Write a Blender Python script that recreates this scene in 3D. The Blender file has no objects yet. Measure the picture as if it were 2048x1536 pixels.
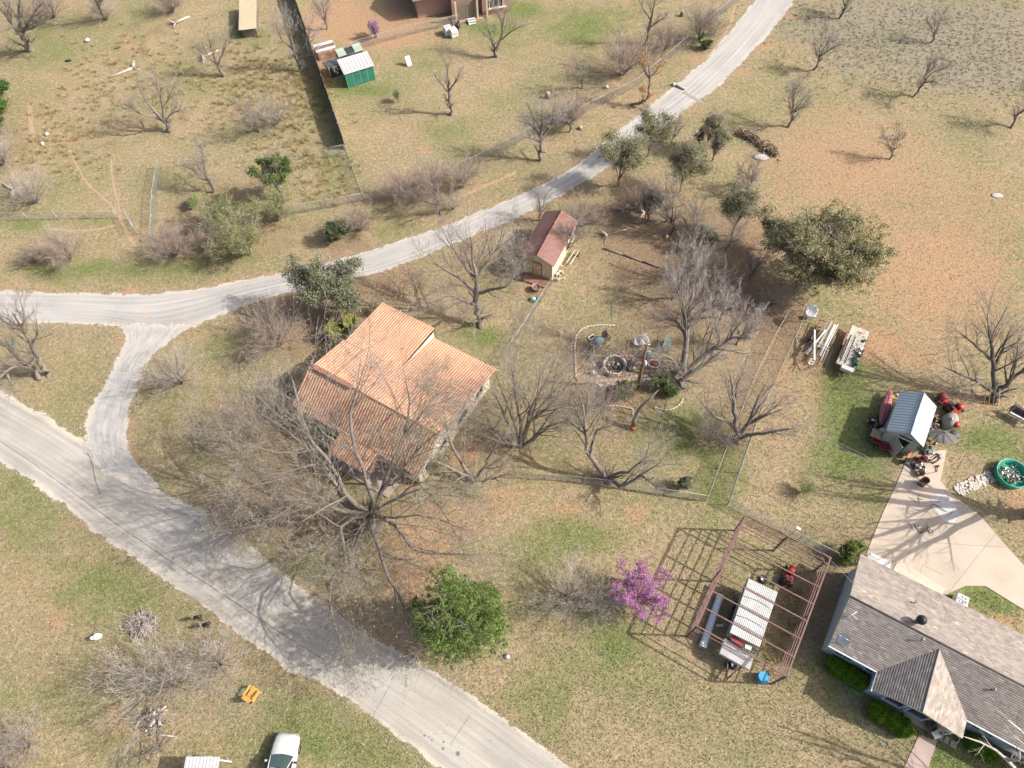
import bpy, math, random
import numpy as np
from mathutils import Vector, Matrix
PI=math.pi
scn=bpy.context.scene
# ------------------------------------------------------------------ camera, light, exposure
CAM_H=55.0; F=1420.0
DX,DY=26.0,832.0
TILT=math.atan(math.hypot(DX,DY)/F); ROLL=math.atan2(DX,DY)
cam=bpy.data.cameras.new('camera'); camo=bpy.data.objects.new('camera',cam); scn.collection.objects.link(camo)
cam.sensor_fit='HORIZONTAL'; cam.sensor_width=36; cam.lens=36*F/2048.0; cam.clip_end=5000; cam.clip_start=.5
camo.location=(0,0,CAM_H)
camo.rotation_euler=(Matrix.Rotation(TILT,3,'X')@Matrix.Rotation(-ROLL,3,'Z')).to_euler()
scn.camera=camo
scn.render.resolution_x=1024; scn.render.resolution_y=768
SUN_EL=math.radians(38.5); SUN_AZ=math.radians(-4.0)      # direction the light comes from, angle from +X
sunv=Vector((math.cos(SUN_EL)*math.cos(SUN_AZ),math.cos(SUN_EL)*math.sin(SUN_AZ),math.sin(SUN_EL)))
w=bpy.data.worlds.new('World'); scn.world=w; w.use_nodes=True
nt=w.node_tree; nt.nodes.clear()
sky=nt.nodes.new('ShaderNodeTexSky'); sky.sky_type='NISHITA'; sky.sun_disc=False
sky.sun_elevation=SUN_EL; sky.sun_rotation=PI/2-SUN_AZ; sky.air_density=.7; sky.dust_density=4.5; sky.ozone_density=.6
bg=nt.nodes.new('ShaderNodeBackground'); bg.inputs['Strength'].default_value=0.15
wo=nt.nodes.new('ShaderNodeOutputWorld'); nt.links.new(sky.outputs[0],bg.inputs[0]); nt.links.new(bg.outputs[0],wo.inputs[0])
sun=bpy.data.lights.new('sun','SUN'); sun.energy=4.1; sun.angle=math.radians(0.6); sun.color=(1,.955,.90)
suno=bpy.data.objects.new('sun',sun); scn.collection.objects.link(suno); suno.rotation_euler=sunv.to_track_quat('Z','Y').to_euler()
scn.view_settings.view_transform='Standard'; scn.view_settings.look='None'; scn.view_settings.gamma=1
scn.view_settings.use_curve_mapping=False; scn.view_settings.exposure=0.63
# ------------------------------------------------------------------ place helpers: pixel of the 2048x1536 photograph -> point of the world at height z
def S(px,py,z=0.0):
    a=px-1024.; b=-(py-768.)
    c,s=math.cos(ROLL),math.sin(ROLL)
    x=a*c+b*s; y=-a*s+b*c
    r=(x, F*math.sin(TILT)+y*math.cos(TILT), -F*math.cos(TILT)+y*math.sin(TILT))
    t=(CAM_H-z)/-r[2]
    return Vector((r[0]*t,r[1]*t,z))
AX=math.radians(-32.0)      # the lots are laid out on this axis
# ------------------------------------------------------------------ object helpers
COL=scn.collection
def tagp(o,label=None,cat=None,group=None,kind=None):
    if label: o['label']=label
    if cat: o['category']=cat
    if group: o['group']=group
    if kind: o['kind']=kind
    return o
def thing(name,label,cat,loc=(0,0,0),rz=0,group=None,scale=None):
    o=bpy.data.objects.new(name,None); COL.objects.link(o); o.location=loc; o.rotation_euler=(0,0,rz); o.empty_display_size=.3
    if scale: o.scale=(scale,)*3 if not hasattr(scale,'__len__') else scale
    return tagp(o,label,cat,group)
def link(name,me,mat,parent=None,kind=None,loc=None,rz=0,label=None):
    o=bpy.data.objects.new(name,me); COL.objects.link(o)
    if mat is not None and len(me.materials)==0: me.materials.append(mat)
    if parent is not None: o.parent=parent
    if loc is not None: o.location=loc
    if rz: o.rotation_euler=(0,0,rz)
    if kind: o['kind']=kind
    if label: o['label']=label
    return o
def np_mesh(name,V,Fc,col=None,smooth=False,colname='Col'):
    V=np.asarray(V,dtype=np.float32).reshape(-1,3); Fc=np.asarray(Fc,dtype=np.int32)
    n,k=Fc.shape
    me=bpy.data.meshes.new(name)
    me.vertices.add(len(V)); me.vertices.foreach_set('co',V.ravel())
    me.loops.add(n*k); me.loops.foreach_set('vertex_index',Fc.ravel())
    me.polygons.add(n); me.polygons.foreach_set('loop_start',np.arange(0,n*k,k,dtype=np.int32))
    me.polygons.foreach_set('loop_total',np.full(n,k,dtype=np.int32))
    if smooth: me.polygons.foreach_set('use_smooth',np.ones(n,dtype=bool))
    me.update(calc_edges=True)
    if col is not None:
        a=me.color_attributes.new(colname,'FLOAT_COLOR','POINT'); c=np.ones((len(V),4),dtype=np.float32); c[:,:3]=col
        a.data.foreach_set('color',c.ravel())
    return me
class MB:
    def __init__(s): s.v=[]; s.f=[]; s.sm=[]
    def add(s,v,f,sm=False):
        b=len(s.v); s.v+= [tuple(p) for p in v]; s.f+=[tuple(i+b for i in q) for q in f]; s.sm+=[sm]*len(f); return s
    def box(s,c,d,rz=0,M=None,taper=1.0):
        x,y,z=[q/2 for q in d]; vs=[]
        for dz in (-z,z):
            t=taper if dz>0 else 1
            for dx,dy in ((-x,-y),(x,-y),(x,y),(-x,y)):
                p=Vector((dx*t,dy*t,dz))
                if M is not None: p=M@p
                elif rz: p=Matrix.Rotation(rz,3,'Z')@p
                vs.append((p.x+c[0],p.y+c[1],p.z+c[2]))
        return s.add(vs,[(3,2,1,0),(4,5,6,7),(0,1,5,4),(1,2,6,5),(2,3,7,6),(3,0,4,7)])
    def tube(s,pts,r,n=8,cap=True,sm=True):
        pts=[Vector(p) for p in pts]; k=len(pts); rs=r if hasattr(r,'__len__') else [r]*k; vs=[]
        up=None
        for i,p in enumerate(pts):
            d=(pts[min(i+1,k-1)]-pts[max(i-1,0)]); d=d.normalized() if d.length>1e-9 else Vector((0,0,1))
            if up is None: up=Vector((0,0,1)) if abs(d.z)<.9 else Vector((1,0,0))
            a=d.cross(up); 
            if a.length<1e-6: a=d.orthogonal()
            a.normalize(); b=d.cross(a).normalized(); up=-b if b.dot(up)<0 else b; up=up
            a=d.cross(up).normalized(); b=up
            for j in range(n):
                t=2*PI*j/n; q=p+(a*math.cos(t)+b*math.sin(t))*rs[i]; vs.append(q)
        fs=[]
        for i in range(k-1):
            for j in range(n):
                j2=(j+1)%n; fs.append((i*n+j,i*n+j2,(i+1)*n+j2,(i+1)*n+j))
        s.add(vs,fs,sm)
        if cap:
            b=len(s.v)-len(vs); s.f.append(tuple(b+j for j in range(n))[::-1]); s.f.append(tuple(b+(k-1)*n+j for j in range(n))); s.sm+=[False,False]
        return s
    def lathe(s,prof,c=(0,0,0),n=20,sm=True,M=None,cap=True,sx=1,sy=1):
        vs=[]
        for r,z in prof:
            for j in range(n):
                t=2*PI*j/n; p=Vector((r*math.cos(t)*sx,r*math.sin(t)*sy,z))
                if M is not None: p=M@p
                vs.append((p.x+c[0],p.y+c[1],p.z+c[2]))
        fs=[]; k=len(prof)
        for i in range(k-1):
            for j in range(n):
                j2=(j+1)%n; fs.append((i*n+j,i*n+j2,(i+1)*n+j2,(i+1)*n+j))
        b=len(s.v); s.add(vs,fs,sm)
        if cap:
            if prof[0][0]>1e-4: s.f.append(tuple(b+j for j in range(n))[::-1]); s.sm.append(False)
            if prof[-1][0]>1e-4: s.f.append(tuple(b+(k-1)*n+j for j in range(n))); s.sm.append(False)
        return s
    def prism(s,poly,z0,z1):
        n=len(poly); 
        area=sum(poly[i][0]*poly[(i+1)%n][1]-poly[(i+1)%n][0]*poly[i][1] for i in range(n))
        if area<0: poly=poly[::-1]
        vs=[(p[0],p[1],z0) for p in poly]+[(p[0],p[1],z1) for p in poly]
        return s.add(vs,[tuple(range(n))[::-1],tuple(range(n,2*n))]+[(i,(i+1)%n,n+(i+1)%n,n+i) for i in range(n)])
    def quad(s,*p): return s.add(p,[tuple(range(len(p)))])
    def loft(s,rings,closed=True,cap=True,sm=True):
        n=len(rings[0]); vs=[p for r in rings for p in r]; fs=[]
        for i in range(len(rings)-1):
            for j in range(n if closed else n-1):
                j2=(j+1)%n; fs.append((i*n+j,i*n+j2,(i+1)*n+j2,(i+1)*n+j))
        b=len(s.v); s.add(vs,fs,sm)
        if cap: s.f+= [tuple(b+j for j in range(n))[::-1],tuple(b+(len(rings)-1)*n+j for j in range(n))]; s.sm+=[False,False]
        return s
    def build(s,name,mat,parent=None,W=False,kind=None,bevel=0,label=None):
        v=s.v
        if W and parent is not None:
            L=parent.location; c,sn=math.cos(-parent.rotation_euler[2]),math.sin(-parent.rotation_euler[2])
            v=[((p[0]-L.x)*c-(p[1]-L.y)*sn,(p[0]-L.x)*sn+(p[1]-L.y)*c,p[2]-L.z) for p in v]
        me=bpy.data.meshes.new(name); me.from_pydata([tuple(p) for p in v],[],s.f); me.polygons.foreach_set('use_smooth',s.sm); me.update()
        o=link(name,me,mat,parent,kind,label=label)
        if bevel:
            m=o.modifiers.new('bevel','BEVEL'); m.width=bevel; m.segments=2; m.limit_method='ANGLE'
        return o
def copy_tree(o,parent=None,**kw):
    c=o.copy(); COL.objects.link(c)
    if parent is not None: c.parent=parent
    for ch in list(o.children): copy_tree(ch,c)
    for k,v in kw.items():
        if k=='loc': c.location=v
        elif k=='rz': c.rotation_euler=(0,0,v)
        elif k=='scale': c.scale=(v,)*3
        else: c[k]=v
    return c
# ------------------------------------------------------------------ materials
def newmat(name):
    m=bpy.data.materials.new(name); m.use_nodes=True; n=m.node_tree.nodes; b=n['Principled BSDF']; return m,n,m.node_tree.links,b
def ramp(n,l,src,p0,p1,c0,c1):
    r=n.new('ShaderNodeValToRGB'); r.color_ramp.elements[0].position=p0; r.color_ramp.elements[1].position=p1
    r.color_ramp.elements[0].color=(*c0,1) if len(c0)==3 else c0; r.color_ramp.elements[1].color=(*c1,1) if len(c1)==3 else c1
    l.new(src,r.inputs[0]); return r.outputs[0]
def noise(n,l,co,scale,detail=4,rough=.55):
    t=n.new('ShaderNodeTexNoise'); t.inputs['Scale'].default_value=scale; t.inputs['Detail'].default_value=detail; t.inputs['Roughness'].default_value=rough
    l.new(co,t.inputs['Vector']); return t.outputs['Fac']
def mixc(n,l,fac,a,b,mode='MIX'):
    m=n.new('ShaderNodeMix'); m.data_type='RGBA'; m.blend_type=mode
    for i,v in ((0,fac),(6,a),(7,b)):
        if isinstance(v,(int,float)): m.inputs[i].default_value=v
        elif isinstance(v,tuple): m.inputs[i].default_value=(*v,1)
        else: l.new(v,m.inputs[i])
    return m.outputs[2]
def math_(n,l,op,a,b=None,clamp=False):
    m=n.new('ShaderNodeMath'); m.operation=op; m.use_clamp=clamp
    for i,v in ((0,a),(1,b)):
        if v is None: continue
        if isinstance(v,(int,float)): m.inputs[i].default_value=v
        else: l.new(v,m.inputs[i])
    return m.outputs[0]
def pm(name,c,c2=None,scale=3,rough=.8,metal=0,bump=.15,fine=25,spec=.3,trans=0,stretch=None,lo=.35,hi=.68):
    m,n,l,b=newmat(name)
    if c2 is None: c2=tuple(q*.72 for q in c)
    tc=n.new('ShaderNodeTexCoord'); co=tc.outputs['Object']
    if stretch:
        mp=n.new('ShaderNodeMapping'); mp.inputs['Scale'].default_value=stretch; l.new(co,mp.inputs['Vector']); co=mp.outputs[0]
    a=noise(n,l,co,scale); f=noise(n,l,co,fine,3)
    col=mixc(n,l,ramp(n,l,a,lo,hi,(0,0,0),(1,1,1)),c,c2)
    col=mixc(n,l,.35,col,ramp(n,l,f,.3,.7,(.45,.45,.45),(.62,.62,.62)),'OVERLAY')
    l.new(col,b.inputs['Base Color']); b.inputs['Roughness'].default_value=rough; b.inputs['Metallic'].default_value=metal
    b.inputs['Specular IOR Level'].default_value=spec
    if bump:
        bp=n.new('ShaderNodeBump'); bp.inputs['Strength'].default_value=bump; bp.inputs['Distance'].default_value=.02; l.new(f,bp.inputs['Height']); l.new(bp.outputs[0],b.inputs['Normal'])
    return m
def vm(name,rough=.8,trans=0.0,nz=.25):
    """colour from the mesh's per-piece colour (each leaf, twig or tab has its own tone)"""
    m,n,l,b=newmat(name)
    at=n.new('ShaderNodeAttribute'); at.attribute_name='Col'
    tc=n.new('ShaderNodeTexCoord'); f=noise(n,l,tc.outputs['Object'],1.2,3)
    col=mixc(n,l,nz,at.outputs['Color'],ramp(n,l,f,.3,.7,(.3,.3,.3),(.75,.75,.75)),'OVERLAY')
    l.new(col,b.inputs['Base Color']); b.inputs['Roughness'].default_value=rough; b.inputs['Specular IOR Level'].default_value=.2
    if trans:
        t=n.new('ShaderNodeBsdfTranslucent'); l.new(col,t.inputs[0]); mx=n.new('ShaderNodeMixShader'); mx.inputs[0].default_value=trans
        l.new(b.outputs[0],mx.inputs[1]); l.new(t.outputs[0],mx.inputs[2]); l.new(mx.outputs[0],n['Material Output'].inputs[0])
    return m
def flat(name,c,rough=.6,metal=0,spec=.4):
    m,n,l,b=newmat(name); b.inputs['Base Color'].default_value=(*c,1); b.inputs['Roughness'].default_value=rough; b.inputs['Metallic'].default_value=metal; b.inputs['Specular IOR Level'].default_value=spec
    tc=n.new('ShaderNodeTexCoord'); f=noise(n,l,tc.outputs['Object'],6,3)
    l.new(mixc(n,l,ramp(n,l,f,.35,.75,(0,0,0),(.45,.45,.45)),c,tuple(q*.7+.02 for q in c)),b.inputs['Base Color'])
    return m
# ------------------------------------------------------------------ ground
rng=np.random.default_rng(7)
gx=np.concatenate([[-2500,-900,-400,-200,-120],np.arange(-90,90.1,.8),[120,200,400,900,2500]])
gy=np.concatenate([[-2500,-900,-300,-100,-40],np.arange(-15,118,.8),[140,200,400,900,2500]])
# patches of cover: (px,py,rx,ry,strength) radii in photograph pixels at that place
GREEN=[(180,150,260,170,0.34),(500,170,150,150,0.32),(880,180,240,120,0.24),(1150,80,240,80,0.34),(200,1120,260,150,0.38),(300,1330,300,140,0.34),(700,1440,200,80,0.36),(1250,1330,330,150,0.34),(1500,1420,300,90,0.34),(470,780,160,130,0.34),(150,720,130,60,0.32),(1150,640,160,100,0.26),(1180,880,200,90,0.28),(1640,980,100,80,0.34),(1650,130,160,80,0.29),(1165,55,75,35,1.1),(1230,30,60,22,.8),(1720,880,62,60,1.35),(1690,800,45,70,1.35),(1690,920,70,40,1.2),(1370,880,90,50,1),(1440,960,45,70,1.1),(1385,840,60,30,.8),(1140,1075,90,40,1.1),(1090,1110,50,40,.8),(1230,1280,50,60,1.15),(1200,1210,45,50,.9),(1680,1340,75,80,.9),(1640,1100,40,40,.8),
(1930,1500,100,45,1.7),(1960,1185,60,20,1.6),(2010,1210,50,20,1.5),(1890,1190,20,12,1),(1975,880,60,25,1.2),(1920,870,50,30,.8),(2020,910,60,30,.9),(1660,780,30,50,.9),(1700,740,60,30,.9),(1745,1000,60,40,.6),
(965,675,45,22,1.3),(40,1000,60,90,.9),(200,1170,110,60,.9),(250,1200,80,40,.7),(640,1480,130,60,1),(560,1400,80,40,.7),(760,1520,60,30,.8),(1080,1400,80,40,.8),(1060,1480,90,50,.7),(1130,1330,70,40,.6),(1300,1380,120,40,.6),(1500,1450,150,50,.35),
(120,110,60,30,.7),(60,70,50,40,.8),(250,40,60,30,.5),(500,70,50,20,1),(640,200,25,70,.9),(665,320,22,60,.8),(580,190,40,50,.5),(150,540,130,22,1),(330,540,110,22,.9),(60,450,60,14,.9),(190,445,60,12,.7),(110,360,40,30,.4),(480,515,50,20,.8),
(780,460,50,22,.7),(840,120,60,25,.7),(720,180,60,15,1.3),(890,260,50,25,.8),(1000,90,70,20,.6),(985,60,40,12,1.4),(1040,20,40,16,1.5),(950,50,30,10,1.1),(1410,80,22,18,1.2),(1480,250,60,40,.5),(1560,140,60,20,.4),(1650,60,90,40,.4),(1330,30,40,20,.4),
(430,700,90,40,.6),(330,790,60,30,.5),(440,900,100,60,.6),(340,850,40,30,.5),(640,1120,60,30,.8),(850,905,40,15,.8),(1500,50,25,20,.9),(1750,80,60,30,.4),(1900,30,90,30,.3),(700,1180,70,30,.5),(1035,430,30,10,.3),(70,1400,90,50,.5),(230,1500,60,40,.6),(330,1420,60,60,.5),(1230,560,50,30,.3),(1110,640,60,50,.4),(1180,860,90,60,.35),(520,740,40,30,.5),(480,820,60,40,.4),(1590,330,60,30,.25),(1800,150,120,40,.25)]
SOIL=[(1880,560,150,120,.85),(1700,330,190,90,.78),(1950,430,120,120,.6),(1640,240,90,50,.6),(1800,440,150,90,.62),(1680,300,120,60,.5),(1560,720,40,90,.5),(1650,800,60,60,.4),(1580,950,50,60,.4),(700,200,60,90,.2),(1350,640,60,40,.4),(1250,560,120,40,.25),(1700,330,200,110,.42),(1850,520,200,160,.42),(1560,560,60,60,.4),(1440,250,60,60,.5),(1300,620,120,60,.25),(640,90,30,60,.6),(1180,1080,120,40,.25),(1520,700,60,120,.35),(560,1220,60,12,.4),(330,1040,60,8,.6),(1740,690,60,30,1.5),(1800,720,90,22,1),(1640,740,55,110,.75),(1560,830,35,160,.6),(1790,550,90,70,.55),(1900,610,110,50,.7),(1950,500,110,60,.4),(1990,390,26,12,1),(1700,420,80,30,.4),(1620,330,90,50,.6),(1520,420,70,50,.6),(1440,330,60,40,.4),(1350,370,70,40,.6),(1390,200,40,22,.5),(1930,300,60,50,.3),(1860,450,120,40,.3),(1960,200,50,40,.4),
(730,60,110,22,1.7),(680,30,60,30,1.5),(800,30,60,30,1.4),(770,85,90,16,1.1),(645,130,16,40,1.6),(655,110,30,14,1.4),(860,45,60,12,.8),(850,300,11,8,1.6),(745,350,8,6,1.3),(950,370,90,9,.9),(1120,290,60,9,.7),(900,400,90,10,.7),(1010,345,80,8,.7),(770,450,60,14,.7),(480,390,50,20,.5),
(840,1090,70,60,1.2),(830,1160,50,40,1.2),(900,1040,120,32,1.0),(960,1010,90,20,.8),(790,960,60,25,.9),(900,930,50,25,.9),(930,900,35,25,1.1),(780,1270,60,16,1),(905,1360,50,10,.7),(1020,1290,15,8,.8),(1130,1020,30,14,1.2),(1270,1030,30,18,1.2),(1010,990,60,16,.9),(1400,1010,60,16,.5),(690,1035,40,12,.8),(590,1140,30,9,.9),(460,1040,40,6,.5),
(120,1240,18,15,1.9),(60,1160,60,60,.6),(30,1100,40,60,.6),(270,1250,60,22,.6),(230,1440,22,40,1.1),(330,1460,60,40,.6),(60,1480,60,30,.6),(440,1490,50,30,.6),(1160,180,50,10,.5),(1150,135,10,8,1.2),(1290,130,60,30,.3),(260,95,14,7,1.5),(140,285,14,8,1.6),(55,240,22,60,.7),(370,235,22,14,.6),(60,215,25,40,.6),(150,170,12,40,.5),(260,588,14,9,2.5),(240,450,12,22,.8),(265,480,14,22,.7),(230,445,16,9,.8),(500,530,40,22,.4),
(245,690,18,30,.9),(258,780,12,40,.7),(262,900,16,60,.8),(340,1000,80,8,.7),(90,820,40,14,.5),(1090,570,22,40,.6),(1060,580,30,12,1.2),(1160,390,100,22,.5),(880,480,80,14,.4),(900,550,60,22,.7),(915,520,40,22,.7),(1090,410,22,10,.7),(1200,440,60,22,.6),(1360,720,60,60,.5),(1400,700,60,40,.5),(1250,790,60,40,.8),(1210,770,60,10,1),(1480,240,25,14,.5),
(1910,700,60,22,.7),(2000,730,60,10,.6),(2040,1000,30,25,1.2),(2048,1060,30,14,1),(1960,800,60,22,.8),(1920,820,25,14,.8),(1990,1240,40,16,1.2),(2020,1250,30,12,1),(1250,600,90,60,.2),(1850,1150,20,8,.6),(590,680,60,40,.5),(660,720,40,22,.4),(760,560,60,40,.5),(820,600,60,30,.5),(1330,1200,14,8,.8),(1400,1190,16,10,.9)]
SOIL+=[(px+rng.uniform(-12,12),py+rng.uniform(-5,5),rng.uniform(18,40),rng.uniform(5,9),rng.uniform(.5,1.1)) for q in ([(20,574),(100,577),(200,578),(330,584),(440,566),(560,546)],[(700,508),(790,480),(890,445),(1000,398),(1075,365),(1150,322),(1215,265),(1300,195),(1390,120),(1450,55)],[(400,665),(470,630),(560,600)],[(800,545),(900,505),(980,468),(1070,430),(1150,390),(1230,345),(1330,268),(1400,215),(1470,150),(1530,95),(1580,30)],[(520,1120),(600,1168),(700,1238),(770,1284),(850,1322),(930,1374),(1020,1440)],[(60,975),(150,1045),(240,1110),(350,1188),(430,1245),(540,1330),(640,1380),(740,1450)],[(268,780),(256,840),(258,900),(285,950)],[(195,760),(170,815)]) for px,py in q for _ in (0,1)]
LEAF=[(1160,760,160,110,.62),(1330,650,120,60,.6),(1480,780,90,80,.6),(1230,900,120,50,.5),(940,620,80,60,.6),(1380,500,170,80,1.25),(1470,580,120,70,1.2),(1290,440,110,50,1),(1340,620,120,70,.9),(1560,640,60,70,1),(1500,470,90,60,.9),(1240,790,90,50,1),(600,640,110,60,1.2),(760,570,100,50,.9),(700,500,70,30,.8),(560,760,70,40,.7),(480,880,120,80,.9),(560,1010,130,70,1.2),(480,1040,90,40,.9),(980,900,90,60,.9),(880,1000,90,40,.6),(460,400,120,50,.8),(520,470,120,40,.8),(390,470,90,40,.7),(860,390,100,30,.8),(1000,330,120,22,.6),(1170,350,100,22,.5),(1230,210,120,40,.4),(1330,110,80,40,.6),(1260,130,80,40,.6),(1110,220,60,40,.6),(700,1100,90,60,.7),(1160,820,90,40,.7),(1440,850,90,50,.5),(1500,800,60,50,.5),(100,500,80,30,.6),(1620,1200,60,120,1),(1560,1240,40,80,1),(1440,1180,30,60,.8),(1580,1060,60,20,.7),(1460,1230,60,90,.4),(350,520,100,30,.5),(10,300,60,70,.7),(60,20,90,40,.7),(300,60,60,22,.7),(400,120,60,40,.6),(1680,1090,40,40,.6),(40,700,80,60,.5),(900,330,60,14,.3),(1870,860,60,60,.6),(1820,790,70,30,.5),(330,1440,60,40,.5),(1290,530,60,60,.5),(1150,1200,60,40,.5),(1120,470,90,60,.6)]
GREY=[(1800,50,220,50,1.25),(1960,90,180,80,1.2),(1720,110,110,50,.9),(1860,150,120,30,.8),(2010,170,90,40,.7),(1640,30,90,40,.7),(1830,240,90,40,.25),(300,380,120,60,.35),(180,390,120,40,.3),(1060,800,140,90,.6),(1150,720,120,60,.4),(460,1400,140,60,.7),(420,1320,120,60,.7),(540,1460,80,40,.5),(1350,1460,200,60,.35),(1400,40,80,40,.5),(1180,40,60,60,.2),(160,680,90,40,.5),(1100,1150,120,60,.3),(1500,1500,200,50,.3),(1190,620,120,60,.3),(380,1000,60,30,.3),(1850,480,120,60,.3)]
def field(blobs,X,Y):
    out=np.zeros_like(X)
    for px,py,rx,ry,s in blobs:
        c=S(px,py); a=S(px+rx,py)-c; b=S(px,py-ry)-c
        d=a.x*b.y-a.y*b.x
        u=((X-c.x)*b.y-(Y-c.y)*b.x)/d; v=(-(X-c.x)*a.y+(Y-c.y)*a.x)/d
        q=u*u+v*v; mk=q<9
        out[mk]=np.maximum(out[mk], s*np.exp(-.5*(q[mk]**1.2)))+.15*np.minimum(out[mk], s*np.exp(-.5*(q[mk]**1.2)))
    return np.clip(out,0,1.9)
GX,GY=np.meshgrid(gx,gy); nx,ny=len(gx),len(gy)
masks=np.stack([field(B,GX,GY) for B in (GREEN,SOIL,LEAF,GREY)],-1)
V=np.stack([GX,GY,np.zeros_like(GX)],-1).reshape(-1,3)
ii=(np.arange(ny-1)[:,None]*nx+np.arange(nx-1)[None,:]).ravel()
gm=np_mesh('ground',V,np.stack([ii,ii+1,ii+nx+1,ii+nx],-1),col=masks.reshape(-1,4)[:,:3]/2,colname='cover')
a=gm.color_attributes.new('cover2','FLOAT_COLOR','POINT'); cc=np.ones((len(V),4),dtype=np.float32); cc[:,0]=masks.reshape(-1,4)[:,3]/2; a.data.foreach_set('color',cc.ravel())
def ground_mat():
    m,n,l,b=newmat('ground'); b.inputs['Roughness'].default_value=.95; b.inputs['Specular IOR Level'].default_value=.1
    g=n.new('ShaderNodeNewGeometry'); co=g.outputs['Position']
    c1=n.new('ShaderNodeAttribute'); c1.attribute_name='cover'; s1=n.new('ShaderNodeSeparateColor'); l.new(c1.outputs['Color'],s1.inputs[0])
    c2=n.new('ShaderNodeAttribute'); c2.attribute_name='cover2'; s2=n.new('ShaderNodeSeparateColor'); l.new(c2.outputs['Color'],s2.inputs[0])
    nA=noise(n,l,co,.11,6,.6); nB=noise(n,l,co,.6,7,.65); nC=noise(n,l,co,2.6,6,.7); nD=noise(n,l,co,5.5,5,.85)
    sm=math_(n,l,'ADD',math_(n,l,'MULTIPLY',math_(n,l,'SUBTRACT',nB,.5),1.5),math_(n,l,'MULTIPLY',math_(n,l,'SUBTRACT',nC,.5),1.3))
    def mask(src,k=2.0,t0=.45,t1=1.15,amt=1.0):
        v=math_(n,l,'ADD',math_(n,l,'MULTIPLY',src,k),math_(n,l,'MULTIPLY',sm,1.05))
        r=n.new('ShaderNodeMapRange'); r.inputs[1].default_value=t0; r.inputs[2].default_value=t1; r.inputs[4].default_value=amt; l.new(v,r.inputs[0]); return r.outputs[0]
    straw=mixc(n,l,ramp(n,l,nB,.3,.7,(0,0,0),(1,1,1)),(.32,.245,.148),(.245,.20,.112))
    straw=mixc(n,l,ramp(n,l,nA,.42,.62,(0,0,0),(1,1,1)),straw,(.215,.198,.10))
    straw=mixc(n,l,ramp(n,l,nC,.5,.72,(0,0,0),(.8,.8,.8)),straw,(.36,.265,.185))
    col=mixc(n,l,mask(s2.outputs[0],amt=.75),straw,(.225,.20,.155))
    col=mixc(n,l,mask(s1.outputs[2],amt=.85),col,mixc(n,l,ramp(n,l,nC,.35,.65,(0,0,0),(1,1,1)),(.275,.19,.125),(.195,.135,.09)))
    col=mixc(n,l,mask(s1.outputs[1],amt=.9),col,mixc(n,l,ramp(n,l,nC,.35,.65,(0,0,0),(1,1,1)),(.40,.25,.145),(.30,.195,.118)))
    col=mixc(n,l,mask(s1.outputs[0],t0=.35,t1=1.25,amt=.95),col,mixc(n,l,ramp(n,l,nC,.35,.7,(0,0,0),(1,1,1)),(.105,.145,.042),(.175,.19,.07)))
    col=mixc(n,l,.75,col,ramp(n,l,nD,.3,.72,(.22,.22,.22),(.78,.78,.78)),'OVERLAY')
    col=mixc(n,l,.4,col,ramp(n,l,nC,.32,.68,(.24,.24,.24),(.74,.74,.74)),'OVERLAY')
    l.new(col,b.inputs['Base Color'])
    bp=n.new('ShaderNodeBump'); bp.inputs['Strength'].default_value=.5; bp.inputs['Distance'].default_value=.1
    l.new(math_(n,l,'ADD',nD,math_(n,l,'MULTIPLY',nC,1.5)),bp.inputs['Height']); l.new(bp.outputs[0],b.inputs['Normal'])
    return m
tagp(link('ground',gm,ground_mat()),kind='structure')
# ------------------------------------------------------------------ roads: sheets with ragged, gravelly edges
def resample(pts,n):
    P=np.array([tuple(S(*p))[:2] for p in pts]); d=np.r_[0,np.cumsum(np.hypot(*(P[1:]-P[:-1]).T))]
    t=np.linspace(0,d[-1],n); k=np.array([[-1,2,-1,0]])
    X=np.interp(t,d,P[:,0]); Y=np.interp(t,d,P[:,1])
    for _ in range(6): X[1:-1]=(X[:-2]+2*X[1:-1]+X[2:])/4; Y[1:-1]=(Y[:-2]+2*Y[1:-1]+Y[2:])/4
    return np.stack([X,Y],-1)
def road(name,left,right,z,mat,n=160,mcols=17,out=.22,endfade=False):
    L=resample(left,n); R=resample(right,n); d=R-L; wd=np.hypot(*d.T)[:,None]; u=d/wd
    L=L-u*out; R=R+u*out; t=np.linspace(0,1,mcols)
    P=L[:,None]*(1-t)[None,:,None]+R[:,None]*t[None,:,None]
    e=np.minimum(t,1-t)[None,:]*(wd+2*out)
    if endfade:
        s=np.r_[0,np.cumsum(np.hypot(*((L[1:]+R[1:]-L[:-1]-R[:-1])/2).T))]; s=np.minimum(s,s[-1]-s)[:,None]; e=np.minimum(e,s*.8)
    c=np.zeros((n,mcols,3)); c[...,0]=np.clip(e/4,0,1); c[...,1]=t[None,:]; c[...,2]=(np.linspace(0,1,n))[:,None]
    V=np.concatenate([P,np.full((n,mcols,1),z)],-1).reshape(-1,3)
    ii=(np.arange(n-1)[:,None]*mcols+np.arange(mcols-1)[None,:]).ravel()
    return tagp(link(name,np_mesh(name,V,np.stack([ii,ii+1,ii+mcols+1,ii+mcols],-1),col=c.reshape(-1,3),colname='edge'),mat),kind='structure')
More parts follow.
